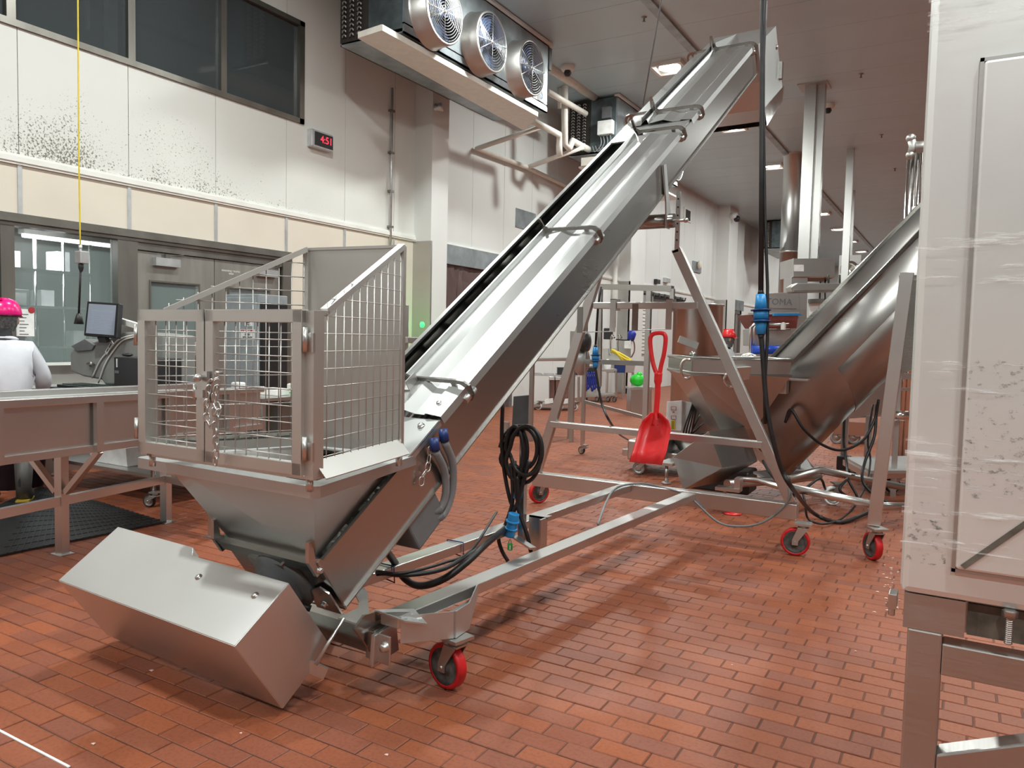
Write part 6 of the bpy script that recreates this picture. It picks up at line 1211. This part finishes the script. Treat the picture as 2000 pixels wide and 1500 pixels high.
q = Dp(1135, 705, d1_-.06); m = MB(); m.lathe(q, (RH*.75-FH*.65), [(0, 0), (.19, 0), (.19, .01), (0, .012)], 28); m.build('disc_guard', 'steel_satin', parent=fr)
# long steel rail table behind the trolley
tl = thing('long_table', (-5.2, 10.5, 0), 'long steel work table edge between trough and the rolling frame', 'table')
dt = 11.2; a, b = Dp(1030, 699, dt), Dp(1128, 698, dt)
m = MB(); m.plate([a, b, b+FH*.6, a+FH*.6], -Z3*.05); m.build('top', 'steel_tube', parent=tl, bevel=.01)
for p in (a+RH*.08+FH*.1, b-RH*.05+FH*.1, a+RH*.08+FH*.5, b-RH*.05+FH*.5): m = MB(); m.bar(p-Z3*.05, V((p.x, p.y, 0)), .05, .05, Y3); m.build('leg', 'steel_dull', parent=tl)
# crate trolley
w1, w2_ = G(1093, 802, 0), G(1122, 795, 0); ct = thing('crate_trolley', (w1.x, w1.y, 0), 'white-framed trolley of brown crates on white wheels', 'cart'); dc = (w1-CAM).dot(FH)
zc_ = Dp(1080, 787, dc).z; m = MB(); m.plate([Dp(1042, 790, dc), Dp(1130, 788, dc), Dp(1130, 788, dc)+FH*.7, Dp(1042, 790, dc)+FH*.7], -Z3*.05); m.build('base', 'steel_dull', parent=ct)
for u, v in ((1093, 802), (1122, 797), (1052, 798)): q = Dp(u, v, dc+.05); caster(q.x, q.y, math.radians(-100), .085, .19, parent=ct, mat=('white_plastic', 'steel_tube'))
for u0, u1 in ((1064, 1080), (1098, 1117)): m = MB(); m.plate([Dp(u0, 780, dc-.05), Dp(u1, 778, dc-.05), Dp(u1, 787, dc-.05), Dp(u0, 789, dc-.05)], FH*.05); m.build('bumper', 'white_plastic', parent=ct)
for u0, u1, v0 in ((1074, 1083, 742), (1085, 1099, 742), (1098, 1116, 745)):
    m = MB(); m.plate([Dp(u0, v0, dc+.08), Dp(u1, v0, dc+.08), Dp(u1, 782, dc+.08), Dp(u0, 783, dc+.08)], FH*.45); m.build('crate', 'crate_brown', parent=ct, bevel=.015) if plain('crate_brown', (.16, .07, .055), .5, noise=.25, scale=20, stretch=(1, 1, .1)) else None
    m = MB(); m.plate([Dp(u0, v0-5, dc+.06), Dp(u1, v0-5, dc+.06), Dp(u1, v0, dc+.06), Dp(u0, v0, dc+.06)], FH*.5); m.build('crate_rim', 'white_plastic', parent=ct)
m = MB(); zr_ = Dp(1085, 732, dc).z
for k in range(5): f = k/4; a, b = Dp(1038, 732, dc).lerp(Dp(1132, 735, dc), f), None; m.bar(a, a+FH*.7, .03, .03)
for f in (0, .7): m.bar(Dp(1038, 732, dc)+FH*f, Dp(1132, 735, dc)+FH*f, .03, .03)
m.build('top_rack', 'alu', parent=ct); m = MB(); m.plate([Dp(1089, 718, dc+.3), Dp(1130, 718, dc+.3), Dp(1130, 732, dc+.3), Dp(1089, 732, dc+.3)], FH*.3); m.build('black_tray', 'black_plastic', parent=ct)
for u in (1040, 1130): bars(ct, [(Dp(u, 733, dc+.02), Dp(u, 790, dc+.02)), (Dp(u, 733, dc+.7), Dp(u, 790, dc+.7))], .04, name='post')
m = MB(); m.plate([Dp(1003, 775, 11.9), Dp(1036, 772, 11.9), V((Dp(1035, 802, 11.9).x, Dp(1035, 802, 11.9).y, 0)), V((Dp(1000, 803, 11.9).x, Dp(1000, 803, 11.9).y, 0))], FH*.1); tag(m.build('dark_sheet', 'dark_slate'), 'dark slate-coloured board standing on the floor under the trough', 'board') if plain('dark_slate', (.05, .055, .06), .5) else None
# hose cart
hw = G(1166, 785, 0); dh = (hw-CAM).dot(FH); hc = thing('hose_cart', (hw.x, hw.y, 0), 'steel cart hung with dark blue hoses, white bottle on top', 'cart')
m = MB(); m.plate([Dp(1143, 723, dh), Dp(1205, 721, dh), Dp(1205, 721, dh)+FH*.6, Dp(1143, 723, dh)+FH*.6], -Z3*.05); m.build('top', 'steel_tube', parent=hc); m = MB(); m.plate([Dp(1140, 773, dh), Dp(1202, 770, dh), Dp(1202, 770, dh)+FH*.6, Dp(1140, 773, dh)+FH*.6], -Z3*.04); m.build('shelf', 'steel_dull', parent=hc)
for u, v in ((1143, 782), (1166, 784), (1200, 779), (1188, 778)): q = Dp(u, v, dh+.1); caster(q.x, q.y, math.radians(-100), .06, .14, parent=hc, mat=('black_rubber', 'steel_dull'), wid=.03)
for u in (1146, 1203): bars(hc, [(Dp(u, 723, dh+.05), Dp(u, 772, dh+.05)), (Dp(u, 723, dh+.55), Dp(u, 772, dh+.55))], .04, name='post')
for k in range(7): u = 1143+k*4.2; m = MB(); m.tube(spline([Dp(u, 726, dh-.05-.02*(k % 2)), Dp(u-2, 745, dh-.06), Dp(u+1, 764-(k % 3)*4, dh-.06), Dp(u+4, 750, dh-.06), Dp(u+3, 727, dh-.04)], 5), .022, 8); m.build('hose', 'hose_blue', parent=hc) if 'hose_blue' in MAT or plain('hose_blue', (.012, .025, .22), .4) else None
m = MB(); m.plate([Dp(1132, 716, dh-.05), Dp(1163, 716, dh-.05), Dp(1163, 727, dh-.05), Dp(1132, 728, dh-.05)], FH*.3); m.build('black_bag', 'black_plastic', parent=hc, bevel=.03)
m = MB(); q = Dp(1186, 722, dh+.2); m.lathe(q, Z3, [(0, 0), (.09, 0), (.09, .14), (.04, .22), (.03, .26), (0, .26)], 14); tag(m.build('spray_bottle', 'white_plastic'), 'white bottle standing on the hose cart', 'bottle')
m = MB(); a, b = Dp(1198, 711, dh+1.3), Dp(1224, 727, dh+1.3); m.plate([a, Dp(1222, 711, dh+1.3), b, Dp(1200, 727, dh+1.3)], FH*.03); 
# sink with taps, hoses
sg_ = G(1218, 771, 0); ds = (sg_-CAM).dot(FH)-1.6; sk = thing('sink', (sg_.x, sg_.y, 0), 'stainless sink with taps and a yellow hose by the back wall', 'sink')
m = MB(); m.plate([Dp(1178, 704, ds), Dp(1242, 706, ds), Dp(1238, 728, ds), Dp(1186, 728, ds)], FH*.9); m.build('basin', 'steel_tube', parent=sk, bevel=.01); m = MB(); m.plate([Dp(1178, 681, ds+.9), Dp(1232, 679, ds+.9), Dp(1232, 706, ds+.9), Dp(1178, 706, ds+.9)], FH*.04); m.build('splashback', 'steel_dull', parent=sk)
for u in (1186, 1218, 1236): bars(sk, [(Dp(u, 727, ds+.1), V((Dp(u, 727, ds+.1).x, Dp(u, 727, ds+.1).y, 0)))], .05, name='leg')
m = MB(); m.plate([Dp(1200, 711, ds-.04), Dp(1222, 712, ds-.04), Dp(1221, 728, ds-.04), Dp(1200, 728, ds-.04)], FH*.03); m.build('blue_panel', 'blue_dark', parent=sk)
m = MB(); m.tube(spline([Dp(1195, 684, ds+.2), Dp(1206, 691, ds), Dp(1216, 704, ds-.05), Dp(1205, 690, ds-.08), Dp(1195, 683, ds), Dp(1210, 690, ds), Dp(1232, 703, ds-.03), Dp(1222, 702, ds-.06), Dp(1206, 692, ds-.05), Dp(1194, 686, ds+.1)], 5), .03, 8); m.build('hose', 'yellow', parent=sk)
for u in (1192, 1206): m = MB(); m.tube(spline([Dp(u, 692, ds+.8), Dp(u, 665, ds+.8), Dp(u+3, 655, ds+.6), Dp(u+8, 660, ds+.5)], 4), .03, 8); m.build('tap', 'steel_polish', parent=sk)
m = MB(); m.box(Dp(1188, 652, ds+.85)-V((.1, .1, .15)), Dp(1188, 652, ds+.85)+V((.1, .1, .15))); m.build('soap_dispenser', 'black_plastic', parent=sk, bevel=.02)
sn = thing('spray_nozzle', (Dp(1233, 660, ds+.5).x, Dp(1233, 660, ds+.5).y, 1.5), 'blue spray nozzle on its hose hanging by the back wall', 'nozzle'); m = MB(); a, b = Dp(1235, 646, ds+.5), Dp(1232, 664, ds+.5); m.tube([a, a.lerp(b, .3), b], [.08, .12, .09], 12); m.build('body', 'nozzle_blue', parent=sn) if plain('nozzle_blue', (.02, .04, .35), .4) else None
m = MB(); m.tube(spline([b, Dp(1238, 668, ds+.5), Dp(1239, 685, ds+.5), Dp(1233, 698, ds+.5)], 4), .02, 6); m.build('hose', 'crate_brown', parent=sn); m = MB(); m.tube([Dp(1203, 663, ds+.5), Dp(1230, 665, ds+.5)], .02, 6); m.build('pipe_arm', 'black_plastic', parent=sn); m = MB(); m.box(Dp(1227, 673, ds+.5)-V((.09, .05, .1)), Dp(1227, 673, ds+.5)+V((.09, .05, .1))); m.build('valve', 'white_plastic', parent=sn)
# stainless bin with a green bag
gb = G(1240, 813, 0); dbn = (gb-CAM).dot(FH); bi = thing('steel_bin', (gb.x, gb.y, 0), 'square stainless bin behind the shovel handle', 'bin'); m = MB(); m.plate([Dp(1233, 761, dbn), Dp(1273, 759, dbn), Dp(1273, 812, dbn), Dp(1231, 814, dbn)], FH*.6); m.build('body', 'steel', parent=bi, bevel=.015); m = MB(); m.plate([Dp(1231, 758, dbn-.02), Dp(1275, 756, dbn-.02), Dp(1275, 761, dbn-.02), Dp(1231, 762, dbn-.02)], FH*.64); m.build('rim', 'steel_tube', parent=bi)
m = MB(); q = Dp(1245, 747, dbn+.2); q.z = Dp(1245, 757, dbn).z+.14; m.ball(q, .135, 14, (1.2, 1, .95)); m.ball(q+Z3*.1+V((.03, 0, 0)), .07, 10); tag(m.build('green_bag', 'bright_green'), 'bright green bag on top of the stainless bin', 'bag') if plain('bright_green', (.02, .55, .03), .4, bump=.6, scale=20) else None
# back wall fittings: roller shutter, hook rail, small boxes
w0, w1_ = WX(1238, 600, XW+.02), WX(1266, 600, XW+.02); z0w, z1w = WX(1250, 692, XW).z, WX(1250, 592, XW).z
sd = struct(thing('door_3', (XW, w0.y, 0), '', '')); del sd['label']; del sd['category']
for k in range(14): z = z0w+(z1w-z0w)*k/14; m = MB(); m.box((XW+.01, w0.y, z+.02), (XW+.05, w1_.y, z+(z1w-z0w)/14-.01)); m.build('slat', 'white_paint', parent=sd)
m = MB(); m.box((XW, w0.y-.15, z1w), (XW+.14, w1_.y+.1, z1w+.25)); m.build('shutter_box', 'alu', parent=sd)
hr = thing('hook_rail', (XW+.1, 24, 2.7), 'dark wall rail with rows of hooks above the white shutter', 'rail')
a, b = WX(1240, 573, XW+.1), WX(1338, 586, XW+.1); m = MB(); m.box((XW, a.y, a.z-.14), (XW+.05, b.y, a.z+.14)); m.build('plate', 'frame_steel', parent=hr); m = MB(); m.box((XW+.05, a.y, a.z-.03), (XW+.08, b.y, a.z+.02)); m.build('slot', 'black_plastic', parent=hr)
for k in range(9): y = a.y+(b.y-a.y)*(k+.5)/9; m = MB(); m.tube([(XW+.06, y, a.z+.04), (XW+.18, y, a.z+.02), (XW+.2, y, a.z+.12)], .03, 6); m.build('hook', 'black_plastic', parent=hr)
def wbox(u0, v0, u1, v1, nm, mat, label, cat, d=.12):
    a, b = WX(u0, v0, XW), WX(u1, v1, XW); m = MB(); m.box((XW, a.y, b.z), (XW+d, b.y, a.z)); return tag(m.build(nm, mat, bevel=.01), label, cat)
wbox(1277, 545, 1283, 555, 'wall_horn', 'black_plastic', 'small black box on the wall, left of two above the crossbar', 'box'); wbox(1295, 542, 1303, 553, 'wall_strobe', 'alu', 'small grey box on the wall, right of two above the crossbar', 'box')
lv = thing('wall_vent', (XW, 30, 4.8), 'square white vent with three dark slots high on the wall', 'vent'); a, b = WX(1335, 404, XW), WX(1348, 436, XW); m = MB(); m.box((XW, a.y, b.z), (XW+.04, b.y, a.z)); m.build('frame', 'white_paint', parent=lv)
for k in range(3): z = b.z+(a.z-b.z)*(.22+.26*k); m = MB(); m.box((XW+.04, a.y+.15, z-.05), (XW+.05, b.y-.15, z+.06)); m.build('slot', 'dark_gap', parent=lv)
bl2 = thing('wall_beacon', (XW, 32, 3.2), 'steel wall plate carrying a small warm bulb, past the frame leg', 'lamp'); a, b = WX(1352, 509, XW), WX(1367, 534, XW); m = MB(); m.box((XW, a.y, b.z), (XW+.05, b.y, a.z)); m.build('plate', 'galv', parent=bl2); m = MB(); m.ball((XW+.12, (a.y+b.y)/2, (a.z*.7+b.z*.3)), .14, 12, (.6, .8, 1.2)); m.build('bulb', 'cream_panel', parent=bl2)
cmr = thing('camera_dome', (-7.85, YC3+.1, 5.6), 'little security camera fixed near the top of the far column', 'camera'); q = V((-7.85, YC3+.1, WX(1425, 419, -7.85).z)); m = MB(); m.ball(q, .13, 12); m.build('dome', 'black_plastic', parent=cmr); m = MB(); m.cyl(q+V((-.25, 0, .1)), q+V((0, 0, .1)), .14); m.build('mount', 'white_plastic', parent=cmr)
# green-lit machine post left of the strip curtain
gp = thing('sensor_post', (-8.2, 10.9, 0), 'grey cabinet with green indicator light beside the wall column', 'cabinet')
a = WX(786, 600, -7.9); b = WX(810, 600, -7.9); m = MB(); m.box((-8.3, a.y-.6, 0), (-7.9, b.y-.15, zat(V((-7.9, b.y, 0)), 596))); m.build('body', 'steel_dull', parent=gp, bevel=.01)
q = WX(826, 634, -8.2); m = MB(); m.lathe(q, X3, [(.05, -.03), (.05, 0), (0, .02)], 12); m.build('indicator', 'green_lamp', parent=gp) if emit('green_lamp', (.05, 1., .18), 3.) else None
l_ = bpy.data.lights.new('indicator_lamp', 'POINT'); l_.energy = 9; l_.color = (.05, 1, .2); l_.shadow_soft_size = .05; lo = bpy.data.objects.new('indicator_lamp', l_); COL.objects.link(lo); lo.location = q+V((.12, -.18, -.02))
m = MB(); a = WX(792, 658, -7.6); b = WX(826, 660, -7.6); m.box((-7.9, a.y, a.z-.1), (-7.55, b.y, a.z)); m.build('ledge', 'steel_tube', parent=gp, bevel=.01)
# far end of the hall, past the mixer
y4a = WX(1412, 640, XW)
d4 = struct(thing('door_4', (XW, y4a.y, 0), '', '')); del d4['label']; del d4['category']
XD = XW+.08; z4 = WX(1420, 603, XD).z; z5 = WX(1420, 582, XD).z; ya_, yb_ = WX(1412, 640, XD).y, WX(1446, 640, XD).y
m = MB(); m.box((XW, ya_-.3, z4), (XW+.12, yb_+.3, z5)); m.build('header', 'galv', parent=d4); m = MB(); m.box((XW, ya_, 0), (XW+.1, ya_+.25, z4)); m.box((XW, yb_-.25, 0), (XW+.1, yb_, z4)); m.box((XW, ya_, z4-.15), (XW+.1, yb_, z4)); m.build('frame', 'frame_steel', parent=d4)
for k in range(7): y = ya_+.25+(yb_-ya_-.5)*k/7; m = MB(); m.box((XW+.02, y+.03, .02), (XW+.05+.02*(k % 2), y+(yb_-ya_-.5)/7, z4-.15)); m.build('strip', 'strip_pvc', parent=d4)
dtm = 15.5; tm = thing('forming_machine', (-3.5, 15, 0), 'far processing machine with red hopper and bright blue roller', 'machine')
m = MB(); i0 = [Dp(1467, 614, dtm), Dp(1560, 611, dtm), Dp(1556, 641, dtm), Dp(1484, 641, dtm)]; m.plate(i0, FH*1.0); m.build('hopper', 'rust_red', parent=tm, bevel=.01) if plain('rust_red', (.22, .05, .04), .4) else None
m = MB(); m.bar(Dp(1462, 613, dtm-.05), Dp(1560, 611, dtm-.05), .06, .04); m.build('hopper_rim', 'steel_satin', parent=tm)
m = MB(); m.plate([Dp(1498, 573, dtm+.6), Dp(1562, 570, dtm+.6), Dp(1562, 620, dtm+.6), Dp(1498, 620, dtm+.6)], FH*.5); bx_ = m.build('upper_housing', 'steel_tube', parent=tm, bevel=.01)
q = Dp(1522, 590, dtm+.59); letters('TOMA', 'lettering', 'grey_plastic', tm, q, RH, Z3, .19, .003); m = MB(); m.bar(q-Z3*.13-RH*.3, q-Z3*.13+RH*.36, .02, .015); m.build('name_line', 'grey_plastic', parent=tm)
m = MB(); m.plate([Dp(1474, 643, dtm+.1), Dp(1545, 643, dtm+.1), Dp(1545, 676, dtm+.1), Dp(1474, 676, dtm+.1)], FH*.8); m.build('body', 'steel_dull', parent=tm, bevel=.01)
m = MB(); m.cyl(Dp(1468, 683, dtm-.3), Dp(1538, 683, dtm-.3), .085, seg=20); m.build('roller', 'roller_blue', parent=tm) if plain('roller_blue', (.012, .06, .42), .35) else None
m = MB(); m.plate([Dp(1464, 692, dtm-.4), Dp(1540, 692, dtm-.4), Dp(1540, 700, dtm-.4), Dp(1464, 700, dtm-.4)], FH*1.2); m.build('table', 'steel_tube', parent=tm)
for u in (1466, 1473): m = MB(); m.tube([Dp(u, 700, dtm-.2), Dp(u, 640, dtm-.2), Dp(u+6, 634, dtm-.2), Dp(1540, 634, dtm-.2)], .035, 8); m.build('tube_frame', 'steel_tube', parent=tm)
q = Dp(1530, 636, dtm-.25); m = MB(); m.lathe(q, Z3, [(.05, -.08), (.05, .04), (.035, .06), (0, .07)], 12); m.build('knob', 'white_plastic', parent=tm)
for u in (1470, 1535): p = Dp(u, 700, dtm); m = MB(); m.bar(p, V((p.x, p.y, 0)), .08, .08, Y3); m.build('leg', 'steel_dull', parent=tm)
q = Dp(1463, 690, dtm-.6); m = MB(); m.lathe((q.x, q.y, .0), Z3, [(.35, 0), (.33, .9), (.22, 1.15), (.12, 1.3), (0, 1.33)], 22); tag(m.build('white_drum', 'white_plastic'), 'domed white drum standing left of the blue roller', 'drum')
m = MB(); q = Dp(1512, 612, dtm-.3); m.plate([q, q+RH*.5+Z3*.01, q+RH*.55-Z3*.03, q-Z3*.05], FH*.1); m.build('blue_scraper', 'blue_plastic', parent=tm)
mx_ = thing('mixer_top', (-2.9, 9.5, 0), 'steel mixer with clamps and lid rising behind the hopper collar', 'machine'); dmx = 9.0
m = MB(); m.plate([Dp(1358, 675, dmx), Dp(1418, 675, dmx), Dp(1418, 760, dmx), Dp(1358, 760, dmx)], FH*.8); m.build('body', 'steel', parent=mx_, bevel=.01); m = MB(); m.bar(Dp(1356, 676, dmx-.03), Dp(1420, 675, dmx-.03), .08, .03); m.build('lid', 'steel_tube', parent=mx_)
m = MB(); m.plate([Dp(1358, 661, dmx+.1), Dp(1382, 659, dmx+.1), Dp(1398, 672, dmx+.1), Dp(1358, 673, dmx+.1)], FH*.3); m.build('lid_box', 'steel_tube', parent=mx_, bevel=.01)
for u in (1363, 1372): m = MB(); m.lathe(Dp(u, 683, dmx-.06), -FH, [(.05, 0), (.055, .03), (.03, .06), (0, .06)], 12); m.bar(Dp(u, 680, dmx-.1), Dp(u+8, 690, dmx-.1), .03, .03); m.build('clamp', 'steel_polish', parent=mx_)
for u in (1360, 1416): p = Dp(u, 760, dmx+.2); m = MB(); m.bar(p, V((p.x, p.y, 0)), .06, .06, Y3); m.build('leg', 'steel_dull', parent=mx_)
fx = thing('ceiling_fan_box', (-3, 24, 3.6), 'distant round ventilator between posts and conveyor edge', 'fan'); q = Dp(1660, 527, 27); m = MB(); m.box(q-V((.35, .1, .5)), q+V((.35, .3, .5))); m.build('frame', 'steel_dull', parent=fx); m = MB(); m.lathe(q-V((0, .12, 0)), (0, -1, 0), [(.28, 0), (.30, .06), (.2, .08), (0, .02)], 18); m.build('dish', 'steel_polish', parent=fx); bars(fx, [(q+Z3*.5, V((q.x, q.y, ZC)))], .1, name='hanger')
fd = thing('far_doorway', (-1.6, 30, 0), 'pale strip doorway under a dark bar in the far right distance', 'doorway'); m = MB(); m.plate([Dp(1580, 590, 30), Dp(1646, 590, 30), Dp(1646, 690, 30), Dp(1580, 690, 30)], FH*.1); m.build('panel', 'wall_plain', parent=fd); m = MB(); m.bar(Dp(1580, 588, 29.9), Dp(1648, 586, 29.9), .2, .15); m.build('track', 'frame_steel', parent=fd)
for k in range(5): m = MB(); u = 1582+k*5; m.plate([Dp(u, 620, 29.8), Dp(u+4, 620, 29.8), Dp(u+4, 690, 29.8), Dp(u, 690, 29.8)], FH*.02); m.build('strip', 'cream_panel', parent=fd)
p = Dp(1613, 690, 30); m = MB(); m.plate([V((Dp(1580, 690, 30).x, Dp(1580, 690, 30).y, 0)), V((Dp(1646, 690, 30).x, Dp(1646, 690, 30).y, 0)), Dp(1646, 690, 30), Dp(1580, 690, 30)], FH*.1); m.build('lower_panel', 'wall_plain', parent=fd)
for (u, v0, v1, mt, nm) in ((1204, 450, 640, 'white_paint', 'thin white vertical pipe on the wall right of the trough'), (1218, 560, 700, 'frame_steel', 'dark vertical conduit on the wall beside the white pipe')):
    a, b = WX(u, v0, XW+.1), WX(u-2, v1, XW+.1); tag(MB().tube([V((XW+.1, a.y, a.z)), V((XW+.1, a.y, b.z))], .07 if 'pipe' in nm else .04, 8).build('wall_pipe', mt), nm, 'pipe')
